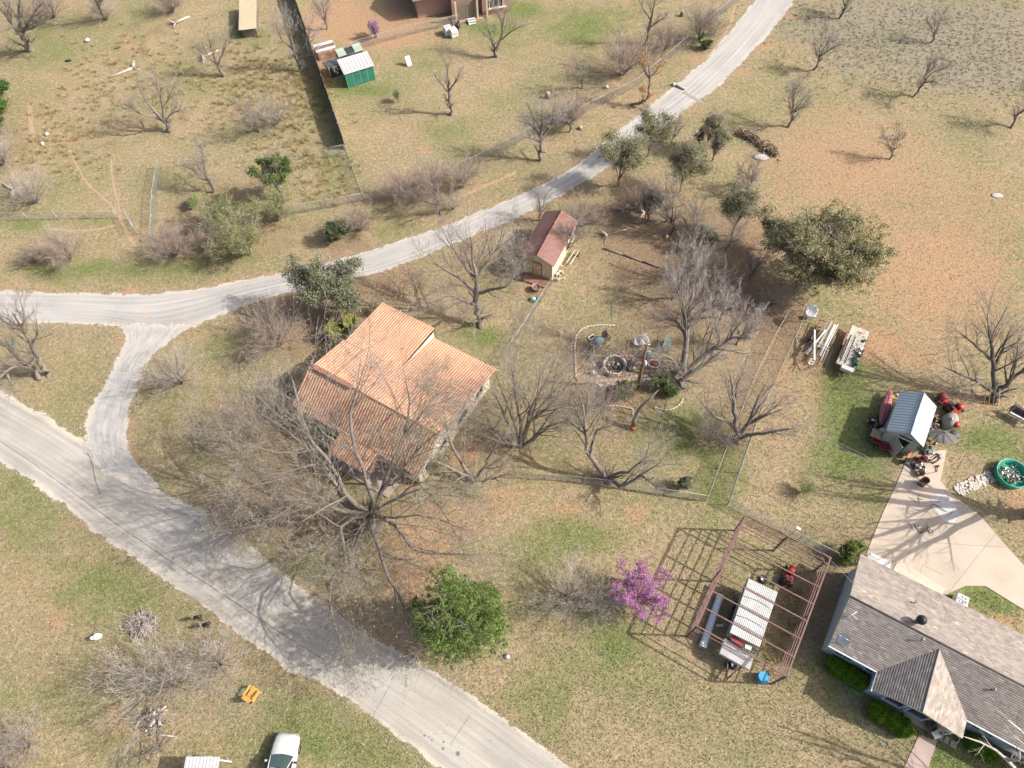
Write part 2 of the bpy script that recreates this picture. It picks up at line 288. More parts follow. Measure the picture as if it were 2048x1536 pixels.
def road_mat(name,ca,cb,shoulder,dirt,track=0.0):
    m,n,l,b=newmat(name); b.inputs['Roughness'].default_value=.9; b.inputs['Specular IOR Level'].default_value=.2
    g=n.new('ShaderNodeNewGeometry'); co=g.outputs['Position']; at=n.new('ShaderNodeAttribute'); at.attribute_name='edge'
    s=n.new('ShaderNodeSeparateColor'); l.new(at.outputs['Color'],s.inputs[0]); e=math_(n,l,'MULTIPLY',s.outputs[0],4)
    nA=noise(n,l,co,.22,4); nB=noise(n,l,co,1.6,8,.72); nD=noise(n,l,co,11,4,.75)
    col=mixc(n,l,ramp(n,l,nA,.35,.65,(0,0,0),(1,1,1)),ca,cb)
    # worn wheel tracks run with the road
    uv=n.new('ShaderNodeCombineXYZ'); l.new(math_(n,l,'MULTIPLY',s.outputs[1],14),uv.inputs[0]); l.new(math_(n,l,'MULTIPLY',s.outputs[2],9),uv.inputs[1])
    tr=noise(n,l,uv.outputs[0],1.1,3)
    col=mixc(n,l,.65,col,ramp(n,l,tr,.3,.7,(.36,.36,.355),(.61,.61,.61)),'OVERLAY')
    sh=n.new('ShaderNodeMapRange'); sh.inputs[1].default_value=1.0; sh.inputs[2].default_value=.25; l.new(math_(n,l,'SUBTRACT',e,math_(n,l,'MULTIPLY',math_(n,l,'SUBTRACT',nA,.5),2.2)),sh.inputs[0])
    col=mixc(n,l,sh.outputs[0],col,shoulder)
    col=mixc(n,l,ramp(n,l,noise(n,l,co,.35,5,.6),.60,.70,(0,0,0),(track,track,track)),col,dirt)
    col=mixc(n,l,.45,col,ramp(n,l,nD,.25,.75,(.3,.3,.3),(.7,.7,.7)),'OVERLAY')
    l.new(col,b.inputs['Base Color'])
    a=math_(n,l,'ADD',math_(n,l,'ADD',math_(n,l,'SUBTRACT',e,.34),math_(n,l,'MULTIPLY',math_(n,l,'SUBTRACT',noise(n,l,co,.5,3),.5),1.5)),math_(n,l,'ADD',math_(n,l,'MULTIPLY',math_(n,l,'SUBTRACT',nB,.5),1.5),math_(n,l,'MULTIPLY',math_(n,l,'SUBTRACT',nD,.5),.7)))
    r=n.new('ShaderNodeMapRange'); r.inputs[1].default_value=-.06; r.inputs[2].default_value=.1; l.new(a,r.inputs[0])
    t=n.new('ShaderNodeBsdfTransparent'); mx=n.new('ShaderNodeMixShader'); l.new(r.outputs[0],mx.inputs[0]); l.new(t.outputs[0],mx.inputs[1]); l.new(b.outputs[0],mx.inputs[2])
    l.new(mx.outputs[0],n['Material Output'].inputs[0])
    bp=n.new('ShaderNodeBump'); bp.inputs['Strength'].default_value=.25; bp.inputs['Distance'].default_value=.03; l.new(nD,bp.inputs['Height']); l.new(bp.outputs[0],b.inputs['Normal'])
    return m
M_ASPH=road_mat('asphalt',(.325,.302,.262),(.385,.36,.315),(.50,.44,.35),(.42,.33,.25),.35)
M_GRAV=road_mat('gravel',(.39,.37,.34),(.325,.318,.30),(.47,.425,.35),(.46,.33,.22),.55)
road('asphalt_road',[(-400,520),(-150,680),(0,776),(60,812),(120,845),(190,890),(262,940),(312,976),(380,1008),(427,1028),(490,1075),(551,1132),(608,1178),(710,1246),(772,1288),(853,1329),(930,1380),(1024,1445),(1100,1500),(1150,1536),(1300,1640),(1500,1780)],
     [(-560,610),(-250,790),(0,925),(70,972),(130,1018),(200,1078),(300,1142),(400,1212),(480,1272),(570,1338),(640,1368),(700,1405),(760,1450),(820,1495),(880,1540),(1000,1650),(1150,1780)],.008,M_ASPH,n=220)
road('gravel_road',[(-500,590),(-200,580),(0,580),(100,583),(200,586),(280,588),(380,580),(480,560),(590,538),(700,512),(800,480),(900,447),(1000,405),(1080,372),(1150,332),(1210,280),(1270,233),(1330,185),(1400,130),(1450,72),(1500,12),(1530,-40),(1600,-180)],
     [(-500,690),(-200,655),(0,648),(120,648),(230,652),(290,668),(350,668),(430,640),(500,607),(590,585),(680,562),(755,548),(850,515),(920,482),(1000,452),(1060,425),(1130,388),(1200,348),(1260,300),(1315,268),(1370,222),(1435,178),(1495,115),(1550,58),(1592,0),(1620,-50),(1690,-200)],.012,M_GRAV,n=260)
road('gravel_link',[(215,640),(238,655),(250,685),(230,722),(203,770),(182,812),(165,850),(168,890),(185,925),(215,955)],
     [(400,640),(350,678),(303,712),(277,770),(263,820),(254,880),(264,915),(300,950),(330,985)],.016,M_GRAV,n=90,endfade=True)
M_TRK=pm('track_soil',(.36,.26,.17),(.30,.22,.14),2,.95,bump=.3)
mbt=MB()
def trk(pts,w): strip(mbt,pts,w,.005,.05)
TRK=[([(138,300),(150,325),(165,352),(180,372),(205,395),(222,410),(236,428)],.22),([(222,320),(224,345),(228,375),(236,400),(240,425)],.22),([(238,430),(246,450),(258,475),(272,492)],.35),([(100,457),(140,462),(190,460),(232,450)],.25),([(1470,10),(1462,45),(1440,85),(1415,115)],.3),([(890,405),(940,385),(1000,360),(1030,345)],.35),([(850,440),(900,420)],.3),([(60,205),(62,240),(66,275)],.5)]
# tar seam and oil spots on the asphalt
M_TAR=flat('tar',(.12,.115,.105),.8)
mb=MB()
def strip(mb,pts,wd,z,jit=.02):
    Pp=[Vector(S(*p)) for p in pts]; Q=[]
    for a,b in zip(Pp[:-1],Pp[1:]):
        k=max(2,int((b-a).length/.5))
        for i in range(k): Q.append(a.lerp(b,i/k)+Vector((random.uniform(-jit,jit),random.uniform(-jit,jit),0)))
    Q.append(Pp[-1])
    vs=[];fs=[]
    for i,q in enumerate(Q):
        d=(Q[min(i+1,len(Q)-1)]-Q[max(0,i-1)]).normalized(); nn=Vector((-d.y,d.x,0))*wd/2*random.uniform(.6,1.3)
        vs+= [(q.x+nn.x,q.y+nn.y,z),(q.x-nn.x,q.y-nn.y,z)]
    for i in range(len(Q)-1): fs.append((2*i,2*i+1,2*i+3,2*i+2))
    mb.add(vs,fs)
random.seed(3)
strip(mb,[(0,882),(60,922),(150,988),(235,1050),(330,1115),(420,1172),(520,1238),(560,1265),(600,1290),(650,1320)],.05,.0125)
strip(mb,[(175,905),(186,935),(192,965),(200,990)],.07,.0126); strip(mb,[(165,905),(200,925),(230,950)],.05,.0127)
strip(mb,[(780,1370),(730,1460)],.03,.0125); strip(mb,[(940,1430),(900,1490)],.03,.0125)
tagp(mb.build('road_seam',M_TAR),kind='structure')
for q_,w_ in TRK: trk(q_,w_)
tagp(mbt.build('dirt_track',M_TRK),kind='structure')
mb=MB()
for px,py,r in [(916,1507,.16),(886,1497,.1),(887,1484,.08),(864,1480,.07),(849,1471,.08),(858,1474,.05),(842,1462,.04),(895,1450,.04),(888,1466,.05),(870,1468,.04),(820,1451,.03),(905,1470,.03),(980,1481,.05)]:
    c=S(px,py); mb.add([(c.x+r*math.cos(t)*random.uniform(.85,1.1),c.y+r*math.sin(t)*random.uniform(.85,1.1),.0132) for t in np.linspace(0,2*PI,13)[:-1]],[tuple(range(12))])
tagp(mb.build('oil_stain',flat('oil',(.16,.15,.14),.6)),kind='structure')
# concrete
M_CONC=pm('concrete',(.46,.385,.305),(.38,.32,.25),.35,.9,bump=.1,fine=14)
M_CONC2=pm('old_concrete',(.36,.30,.25),(.27,.225,.19),1.2,.9,bump=.2,fine=14)
def slab(name,pts,z0,z1,mat,parent=None,kind='structure',W=True):
    mb=MB(); mb.prism([tuple(S(*p))[:2] for p in pts],z0,z1); o=mb.build(name,mat,parent,W=False); 
    if kind and parent is None: o['kind']=kind
    return o
drv=slab('driveway',[(1812,922),(1850,905),(1892,900),(1886,935),(1880,962),(1905,990),(1960,1032),(2010,1090),(2048,1132),(2140,1240),(2140,1290),(2048,1220),(1970,1172),(1930,1172),(1897,1187),(1880,1198),(1790,1146),(1728,1120),(1745,1075),(1768,1020),(1790,975)],-.1,.05,M_CONC)
mb=MB()
for a,b in [((1800,1135),(1935,905)),((1760,1035),(1920,1005)),((1745,1078),(2010,1095)),((1897,1185),(1990,1068)),((1835,1165),(1845,1130)),((1845,1130),(1885,1150))]:
    p,q=S(*a),S(*b); d=(q-p); mb.box(((p.x+q.x)/2,(p.y+q.y)/2,.0515),(d.length,.025,.006),rz=math.atan2(d.y,d.x))
mb.build('joint',flat('joint',(.2,.16,.13)),drv)
slab('front_walk',[(1838,1470),(1874,1482),(1853,1545),(1835,1640),(1790,1640),(1803,1545)],-.1,.045,pm('walk_concrete',(.40,.31,.27),(.33,.26,.22),.8,.9))
slab('house_slab_step',[(1792,1128),(1803,1126),(1890,1178),(1880,1194),(1784,1142)],0,.11,pm('step_concrete',(.55,.46,.36),(.5,.42,.33),.8,.9))
# ------------------------------------------------------------------ trees
def polys_tubes(Pl,R,s):
    """Pl (n,k,3) polylines, R (n,k) radii -> vertices and quads of s-sided tubes"""
    n,k,_=Pl.shape
    D=np.empty_like(Pl); D[:,1:-1]=Pl[:,2:]-Pl[:,:-2]; D[:,0]=Pl[:,1]-Pl[:,0]; D[:,-1]=Pl[:,-1]-Pl[:,-2]
    D/=np.linalg.norm(D,axis=-1,keepdims=True)+1e-9
    ref=np.where(np.abs(D[:,:1,2:3])<.8,np.array([0,0,1.]),np.array([1.,0,0])); ref=np.broadcast_to(ref,D.shape)
    A=np.cross(D,ref); A/=np.linalg.norm(A,axis=-1,keepdims=True)+1e-9; B=np.cross(D,A)
    t=np.arange(s)*2*PI/s
    V=Pl[:,:,None]+R[:,:,None,None]*(A[:,:,None]*np.cos(t)[None,None,:,None]+B[:,:,None]*np.sin(t)[None,None,:,None])
    b=(np.arange(n)[:,None,None]*k*s+np.arange(k-1)[None,:,None]*s); j=np.arange(s)[None,None,:]; j2=(j+1)%s
    Fq=np.stack([b+j,b+j2,b+s+j2,b+s+j],-1).reshape(-1,4)
    return V.reshape(-1,3),Fq
def resamp3(pts,k=9):
    P=np.array(pts,float)
    if len(P)>2:      # catmull-rom
        Q=np.vstack([2*P[0]-P[1],P,2*P[-1]-P[-2]]); out=[]
        for i in range(1,len(Q)-2):
            for t in np.linspace(0,1,6,endpoint=False):
                a,b,c,d=Q[i-1],Q[i],Q[i+1],Q[i+2]; out.append(.5*((2*b)+(-a+c)*t+(2*a-5*b+4*c-d)*t*t+(-a+3*b-3*c+d)*t**3))
        out.append(P[-1]); P=np.array(out)
    d=np.r_[0,np.cumsum(np.linalg.norm(P[1:]-P[:-1],axis=1))]; t=np.linspace(0,d[-1],k)
    return np.stack([np.interp(t,d,P[:,i]) for i in range(3)],-1)
def children(rg,Pl,R,m,ratio,ang,t0=.25,k=4,wob=.12,up=.1,rmin=.006,rr=.55,lmax=9):
    n,kk,_=Pl.shape
    T=(np.arange(m)[None]+rg.random((n,m)))/m*(1-t0)+t0; T[:,-1]=1.0
    x=T*(kk-1); i=np.minimum(x.astype(int),kk-2); f=(x-i)[...,None]; ar=np.arange(n)[:,None]
    P0=Pl[ar,i]*(1-f)+Pl[ar,i+1]*f; D=Pl[ar,i+1]-Pl[ar,i]; D/=np.linalg.norm(D,axis=-1,keepdims=True)+1e-9
    r=(R[ar,i]*(1-f[...,0])+R[ar,i+1]*f[...,0])
    Lp=np.linalg.norm(Pl[:,1:]-Pl[:,:-1],axis=-1).sum(1)[:,None]
    L=np.minimum(Lp*ratio*(1.25-.55*T)*rg.uniform(.6,1.3,(n,m)),lmax)
    perp=rg.normal(size=(n,m,3)); perp-=D*(perp*D).sum(-1,keepdims=True); perp/=np.linalg.norm(perp,axis=-1,keepdims=True)
    a=np.where(T>=.999,ang*.3,ang)*rg.uniform(.6,1.35,(n,m)); a=a[...,None]
    d=D*np.cos(a)+perp*np.sin(a); d[...,2]+=up
    P0=P0.reshape(-1,3); d=d.reshape(-1,3); L=L.reshape(-1); r=np.maximum(r.reshape(-1)*rr*rg.uniform(.6,1,len(L)),rmin)
    d/=np.linalg.norm(d,axis=-1,keepdims=True); pts=[P0]
    for s in range(k-1):
        d=d+rg.normal(size=d.shape)*wob; d[:,2]+=up*.4; d/=np.linalg.norm(d,axis=-1,keepdims=True); pts.append(pts[-1]+d*(L/(k-1))[:,None])
    Pn=np.stack(pts,1); Pn[...,2]=np.maximum(Pn[...,2],.05)
    tt=np.linspace(0,1,k)[None]; Rn=np.maximum(r[:,None]*(1-.7*tt),rmin*.6)
    return Pn,Rn
def build_tree(rg,limbs,levels,s0=8,bark=(.22,.19,.16),twig=(.36,.32,.29),rmin=.007,flare=True):
    """limbs: [(points,r0,r1)], levels: [(m,ratio,ang,k)] -> dict of raw geometry"""
    Pl=np.stack([resamp3(p) for p,_,_ in limbs]); R=np.stack([np.linspace(1,0,9)**.8*(a-b)+b for _,a,b in limbs])
    Pl[:,1:-1]+=rg.normal(size=Pl[:,1:-1].shape)*R[:,1:-1,None]*.35
    G={'trunk':polys_tubes(Pl,R,s0)}; cur=(Pl,R); br=[];tw=[]
    for li,(m,ratio,ang,k) in enumerate(levels):
        cur=children(rg,cur[0],cur[1],m,ratio,ang,k=k,rmin=rmin,t0=.22 if li else .2,up=.10 if li<2 else .05)
        (br if li<len(levels)-2 else tw).append((cur,3 if li else 5))
    def cat(lst):
        V=[];Fq=[];b=0
        for (P,r),s in lst:
            v,f=polys_tubes(P,r,s); V.append(v); Fq.append(f+b); b+=len(v)
        return np.concatenate(V),np.concatenate(Fq)
    if br: G['branches']=cat(br)
    G['twigs']=cat(tw); G['tips']=cur[0]
    return G
def tone(rg,V,c,per,amt=.25):
    n=len(V)//per+1; k=np.repeat(rg.uniform(1-amt,1+amt,n),per)[:len(V),None]; return np.array(c)[None]*k
def leaf_geo(rg,P,size,c1,c2,cl=None,upb=.5,asp=.6,lo=.75,hi=1.25):
    """one diamond leaf (2 triangles as a quad) at each point"""
    n=len(P); a=rg.normal(size=(n,3)); a/=np.linalg.norm(a,axis=1,keepdims=True); nn=rg.normal(size=(n,3)); nn[:,2]=np.abs(nn[:,2])+upb
    nn/=np.linalg.norm(nn,axis=1,keepdims=True); a-=nn*(a*nn).sum(1,keepdims=True); a/=np.linalg.norm(a,axis=1,keepdims=True); b=np.cross(nn,a)
    s=(size*rg.uniform(.6,1.4,n))[:,None]
    V=np.stack([P-a*s,P-b*s*asp,P+a*s,P+b*s*asp],1).reshape(-1,3)
    t=(rg.random(n) if cl is None else np.clip(cl+rg.normal(size=n)*.22,0,1))[:,None]
    c=(np.array(c1)[None]*(1-t)+np.array(c2)[None]*t)*rg.uniform(lo,hi,(n,1))
    return V,np.arange(4*n).reshape(-1,4),np.repeat(c,4,0)
M_BARK=pm('bark',(.23,.195,.165),(.13,.11,.09),2.5,.95,bump=.6,fine=18,stretch=(3,3,.7))
M_BARKD=pm('dark_bark',(.165,.135,.115),(.105,.087,.075),2.5,.95,bump=.6,fine=18)
M_BARKW=pm('weathered_wood',(.50,.45,.40),(.33,.29,.25),2.5,.9,bump=.4,fine=18)
M_TWIG=vm('twigs',.9); M_LEAF=vm('leaves',.6,.28)
def put_tree(name,label,cat,loc,G,rz=0,scale=1,group=None,bark=None,twigc=(.31,.27,.235),leaf=None,rg=None,W=True):
    """leaf=(fraction of tips, leaves per tip, size, colour, colour)"""
    o=thing(name,label,cat,loc,rz,group,scale)
    L=np.array([loc[0],loc[1],0]) if W else np.zeros(3)
    for part in ('trunk','branches'):
        if part in G:
            v,f=G[part]; link(part,np_mesh(part,v-L,f,smooth=True),bark or M_BARK,o,kind='stuff' if part=='branches' else None)
    v,f=G['twigs']; link('twigs',np_mesh('twigs',v-L,f,col=tone(rg,v,twigc,6,.3)),M_TWIG,o,kind='stuff')
    if leaf:
        fr,k,sz,c1,c2=leaf; T=G['tips'][:,-1]; T=T[rg.random(len(T))<fr]; T=np.repeat(T,k,0)+rg.normal(size=(len(T)*k,3))*sz*1.6
        v,f,c=leaf_geo(rg,T,sz,c1,c2); link('leaves',np_mesh('leaves',v-L,f,col=c),M_LEAF,o,kind='stuff')
    return o
def auto_limbs(rg,h,spread,fork=.3,nl=5,lean=(0,0),r=None,stems=1):
    r=r or h*.022; L=[]
    if stems>1:
        for i in range(stems):
            a=2*PI*i/stems+rg.uniform(-.4,.4); q=rg.uniform(.35,1); s=spread*q
            b=np.array([math.cos(a),math.sin(a),0]); z=h*rg.uniform(.75,1)*(1.08-.5*q*q)
            L.append(([b*.1*rg.random(),b*s*.3+[0,0,z*.45],b*s*.65+[0,0,z*.75],b*s+[lean[0],lean[1],z]],r*rg.uniform(.5,1),r*.2))
        return [(list(map(np.array,p)),a,b) for p,a,b in L]
    f=np.array([lean[0]*fork,lean[1]*fork,h*fork]); L.append(([np.array([0,0,-.05]),f*.5+rg.normal(size=3)*.04*h*np.array([1,1,0]),f],r*1.25,r*.95))
    for i in range(nl):
        a=2*PI*i/nl+rg.uniform(-.45,.45); q=rg.uniform(.4,1) if i else .12; b=np.array([math.cos(a),math.sin(a),0]); z=h*rg.uniform(.8,1)*(1.05-.35*q)
        p1=f+b*spread*q*.35+np.array([0,0,(z-f[2])*.3]); p2=f+b*spread*q*.7+np.array([lean[0]*.5,lean[1]*.5,(z-f[2])*.68]); p3=b*spread*q+np.array([lean[0],lean[1],z])
        L.append(([f,p1,p2,p3],r*rg.uniform(.55,.8),r*.15))
    return L
def crown(rg,h0,h1,rx,ry,nl,size,c1,c2,nlobe=10,ncl=120,fill=.55,cx=0,cy=0,lobe=.42,flatb=.75,sig=.2,cone=0):
    """leaf clumps spread through the crown's volume: lobes > clumps > leaves"""
    zc=(h0+h1)/2; rz=(h1-h0)/2
    d=rg.normal(size=(nlobe,3)); d/=np.linalg.norm(d,axis=1,keepdims=True); d*=rg.uniform(.25,1-lobe*.75,(nlobe,1))
    lr=rg.uniform(lobe*.7,lobe*1.2,nlobe)
    li=rg.integers(0,nlobe,ncl); u=rg.normal(size=(ncl,3)); u/=np.linalg.norm(u,axis=1,keepdims=True); u*=(rg.random((ncl,1))**fill)
    C=d[li]+u*lr[li][:,None]
    if cone: C[:,:2]*=(1-cone*np.clip((C[:,2:3]+1)/2,0,1))
    C*=np.array([rx,ry,rz]); C[:,2]+=zc; C[:,0]+=cx; C[:,1]+=cy; C[:,2]=np.maximum(C[:,2],h0*.9)
    ct=rg.random(ncl); ci=rg.integers(0,ncl,nl); s=sig*(rx+ry)/2
    P=C[ci]+rg.normal(size=(nl,3))*s*rg.uniform(.5,1.2,ncl)[ci][:,None]*np.array([1,1,.8]); P[:,2]=np.maximum(P[:,2],.08)
    return leaf_geo(rg,P,size,c1,c2,cl=ct[ci])+(C,)
def leafy(name,label,cat,px,h,rx,ry,nl,size,c1,c2,seed,h0=None,trunk=True,group=None,stemr=.12,bark=None,twigs=600,lean=(0,0),**kw):
    rg=np.random.default_rng(seed); loc=tuple(S(*px)); h0=h*.25 if h0 is None else h0
    o=thing(name,label,cat,loc,0,group)
    v,f,c,C=crown(rg,h0,h,rx,ry,nl,size,c1,c2,cx=lean[0],cy=lean[1],**kw); link('foliage',np_mesh('foliage',v,f,col=c),M_LEAF,o,kind='stuff')
    limbs=[([np.zeros(3),np.array([lean[0]*.3,lean[1]*.3,h*.35]),np.array([lean[0]*.8,lean[1]*.8,h*.75])],stemr,stemr*.4)]
    for i in rg.choice(len(C),min(14,len(C)),replace=False):
        b=np.array([lean[0]*.3,lean[1]*.3,h*.3]); limbs.append(([b*rg.uniform(.3,1.2),(b+C[i])/2+rg.normal(size=3)*.2,C[i]],stemr*.5,.02))
    G=build_tree(rg,limbs,[(7,.4,.8,3),(6,.5,.8,3),(3,.6,.8,2)],s0=6,rmin=.01)
    link('trunk',np_mesh('trunk',*G['trunk'],smooth=True),bark or M_BARKD,o)
    v,f=G['twigs']; link('twigs',np_mesh('twigs',v,f,col=tone(rg,v,(.30,.26,.22),6)),M_TWIG,o,kind='stuff')
    return o
LV=[(9,.50,.62,5),(7,.5,.62,3),(5,.55,.65,3),(3,.65,.7,2)]
LVS=[(8,.50,.6,4),(6,.5,.6,3),(4,.6,.65,3),(2,.7,.7,2)]
def hero(name,label,base,limbs,seed,lv=LV,cat='tree',**kw):
    """limbs in photograph pixels with a height: [(r0,r1,[(px,py,z),...])]"""
    rg=np.random.default_rng(seed); L=[([tuple(S(*p)) for p in pts],a,b) for a,b,pts in limbs]
    return put_tree(name,label,cat,tuple(S(*base)),build_tree(rg,L,lv,rmin=kw.pop('rmin',.0075)),rg=rg,**kw)
BUD=(.22,.26,.07); BUD2=(.30,.32,.10)
# the big old tree in front of the terracotta house
hero('bare_tree','huge old bare tree with wide spreading limbs in front of the terracotta roofed house',(722,1062),[
 (0.468,.42,[(722,1064,-.1),(724,1052,.8),(733,1040,1.8),(742,1026,2.6)]),
 (0.216,.05,[(742,1026,2.5),(700,1022,3.6),(655,1012,4.6),(602,1005,5.2),(560,1000,5.6)]),
 (0.194,.04,[(735,1028,2.5),(668,1000,4.2),(603,989,5.4),(545,984,6),(509,977,6.4),(474,950,7)]),
 (0.216,.05,[(738,1024,2.6),(692,1005,4.2),(668,965,6),(645,928,7.3),(612,895,8.6),(575,862,9.6),(528,830,10.4)]),
 (0.202,.05,[(735,1020,2.8),(700,1000,4.8),(678,960,6.8),(650,915,8.2),(622,880,9.4),(600,820,10.8),(585,760,11.6)]),
 (0.216,.05,[(744,1022,2.6),(748,995,4.2),(731,960,6),(722,925,7.2),(704,880,8.6),(697,838,9.8),(712,790,11),(725,745,12)]),
 (0.202,.04,[(748,1024,2.6),(758,995,3.8),(772,950,5.4),(790,915,6.6),(806,870,8),(821,817,9.2),(812,765,10.2)]),
 (0.115,.04,[(806,870,8),(835,840,9),(865,800,10),(880,760,10.6)]),
 (0.144,.04,[(762,985,4.4),(785,960,5.4),(815,925,6.4),(845,890,7.4),(880,862,8.4)]),
 (0.158,.04,[(742,1030,2.4),(705,1035,3.4),(682,1050,4.1),(677,1066,4.4),(688,1090,4.6),(693,1122,4.9),(672,1148,5.2),(655,1178,5.4),(664,1215,5.3),(668,1258,4.8),(684,1288,4.4)]),
 (0.108,.03,[(742,1032,2.6),(716,1060,3.8),(706,1085,4.3),(696,1120,4.9)]),
 (0.086,.03,[(682,1066,4.3),(665,1085,4.5),(632,1106,4.8),(600,1102,5.1),(575,1090,5.4)]),
 (0.173,.03,[(742,1036,2.2),(742,1065,3.1),(756,1092,3.7),(765,1125,4.2),(778,1160,4.3),(798,1190,4.3),(812,1230,4),(820,1262,3.7)]),
 (0.072,.03,[(735,1040,2.4),(708,1100,4),(702,1160,4.6),(722,1200,4.4),(722,1260,4)]),
 (0.137,.03,[(747,1032,2.4),(775,1042,3.3),(800,1058,3.9),(815,1090,4.3),(835,1104,4.6),(890,1108,5),(962,1108,5.2)]),
 (0.101,.03,[(748,1030,2.6),(790,1036,3.8),(830,1030,4.8),(880,1040,5.4),(930,1060,5.8)]),
 (0.115,.03,[(752,1020,3),(790,1000,4.4),(845,975,5.6),(870,1000,6),(890,1030,6.2),(912,1068,6.2)]),
 (0.094,.03,[(790,1000,4.4),(830,970,5.8),(880,960,6.8),(920,968,7.4)]),
 (0.101,.03,[(603,989,5.4),(560,1030,6),(520,1050,6.4),(470,1060,6.6)]),
 (0.086,.03,[(650,925,7.2),(600,935,8),(540,950,8.6),(480,925,9)]),
 (0.086,.03,[(612,895,8.6),(560,905,9.4),(500,890,10),(450,860,10.4)]),
 ],11,lv=[(10,.50,.70,5),(7,.52,.68,3),(5,.55,.7,3),(3,.65,.75,2)],leaf=(.34,2,.05,(.20,.21,.09),(.28,.28,.13)),rmin=.0075)
hero('bare_tree','tall bare tree with a sloping trunk on green grass behind the terracotta roofed house',(962,655),[
 (0.325,.2,[(962,656,-.1),(957,632,1.2),(951,605,2.4)]),(0.250,.03,[(951,605,2.4),(955,570,4),(948,530,5.6),(940,470,7.4)]),
 (0.200,.03,[(955,590,3),(925,560,4.6),(895,545,5.6),(860,520,6.6)]),(0.163,.03,[(951,605,2.4),(925,600,3),(900,590,4),(870,600,4.6)]),
 (0.188,.03,[(955,585,3.2),(985,578,4.2),(1012,572,5),(1030,550,5.8)]),(0.163,.03,[(950,560,4.4),(975,525,5.6),(1000,490,6.8),(1015,455,7.6)]),
 (0.150,.03,[(948,560,4.4),(915,510,6),(890,470,7.2)]),(0.125,.02,[(951,605,2.4),(930,625,2.8),(915,612,3.2)])],12,lv=[(9,.48,.65,5),(7,.5,.65,3),(4,.6,.7,3),(3,.65,.7,2)])
hero('bare_tree','large pale bare tree with leaning limbs beside the stone fire pit',(1362,770),[
 (0.375,.22,[(1362,772,-.1),(1364,752,.8),(1366,735,1.6)]),(0.300,.03,[(1366,735,1.6),(1372,690,3.4),(1372,655,4.8),(1382,600,7),(1390,550,9)]),
 (0.175,.03,[(1372,655,4.8),(1362,610,6.4),(1350,565,8)]),(0.175,.03,[(1372,650,5),(1400,625,6.2),(1440,610,7.2)]),(0.150,.03,[(1373,670,4),(1345,640,5),(1315,640,5.6)]),
 (0.175,.03,[(1364,745,1.2),(1345,720,2.2),(1318,705,3),(1290,692,3.6)]),(0.250,.04,[(1366,750,.9),(1400,715,2.2),(1425,700,3),(1455,680,4),(1480,645,5.6)]),
 (0.237,.1,[(1366,758,.7),(1400,733,1.8),(1440,706,2.6)]),(0.125,.02,[(1425,700,3),(1440,680,4.2),(1430,650,5.4)]),(0.150,.02,[(1455,680,4),(1490,668,5),(1515,640,6)])],13,lv=[(9,.46,.62,5),(7,.5,.65,3),(4,.6,.7,3),(3,.65,.7,2)],twigc=(.36,.325,.30))
hero('bare_tree','low bare tree with crooked arms beside the bottom corner of the chain link yard',(1222,962),[
 (0.325,.2,[(1222,964,-.1),(1216,955,.5),(1208,948,1)]),(0.237,.03,[(1208,948,1),(1190,925,2.2),(1176,905,3.2),(1172,870,4.6),(1168,830,6),(1160,790,7)]),(0.163,.03,[(1180,910,3),(1188,880,4),(1196,860,4.8),(1225,850,5.6)]),
 (0.200,.04,[(1222,956,.6),(1234,968,1.2),(1246,972,1.6),(1268,960,2.2),(1282,950,2.8),(1320,925,4)]),(0.150,.03,[(1220,955,.8),(1232,946,1.6),(1255,944,2.2),(1290,915,3.6),(1300,885,4.8)]),(0.125,.03,[(1282,950,2.8),(1300,962,3.2),(1320,985,3.4)]),(0.125,.03,[(1172,870,4.6),(1150,850,5.4),(1130,835,6)])],14,lv=LVS)
hero('bare_tree','bare double trunked tree growing through the two chain link fences',(1478,882),[
 (0.300,.18,[(1478,884,-.1),(1476,872,.6),(1474,862,1.1)]),(0.237,.03,[(1474,862,1.1),(1470,830,2.8),(1466,790,4.8),(1460,740,7)]),(0.213,.03,[(1480,872,.6),(1496,845,2),(1508,815,3.4),(1530,770,5.4)]),(0.163,.03,[(1474,862,1.1),(1450,840,2.2),(1425,830,3),(1400,800,4)]),
 (0.175,.03,[(1482,876,.4),(1510,870,1.4),(1545,862,2.4),(1575,858,3)]),(0.125,.02,[(1496,845,2),(1530,830,3),(1565,800,4)])],15,lv=LVS)
hero('budding_tree','tall many stemmed tree in first pale green leaf right of the terracotta roofed house',(1040,892),[
 (0.163,.03,[(1040,894,0),(1042,860,1.6),(1036,820,3.4),(1028,770,5.6),(1020,700,8.4)]),(0.125,.02,[(1038,892,0),(1030,850,2),(1010,800,4.4),(990,740,6.8)]),(0.125,.02,[(1042,892,0),(1058,850,2),(1075,790,5),(1080,730,7.6)]),(0.112,.02,[(1046,892,0),(1080,860,2.2),(1110,820,4.2),(1150,800,5)]),(0.112,.02,[(1034,892,0),(1010,870,1.6),(975,850,3.6),(940,830,5)]),(0.163,.03,[(1044,892,0),(1052,850,1.8),(1064,812,3.6),(1085,775,5.4),(1110,720,7.8)]),(0.188,.03,[(1036,892,0),(1022,862,1.6),(1005,820,3.4),(985,780,5.4)]),
 (0.175,.03,[(1046,894,0),(1075,870,1.4),(1105,850,2.6),(1140,840,3.4)]),(0.175,.03,[(1042,880,.6),(1062,840,2.6),(1080,830,3.2),(1120,790,4.8),(1150,750,6.4)]),(0.163,.03,[(1036,890,.2),(1010,885,1.4),(985,880,2.4),(950,860,3.6)])],16,lv=[(8,.48,.6,4),(6,.5,.62,3),(5,.6,.65,3),(2,.7,.7,2)],leaf=(.3,2,.045,(.22,.25,.09),(.30,.31,.13)))
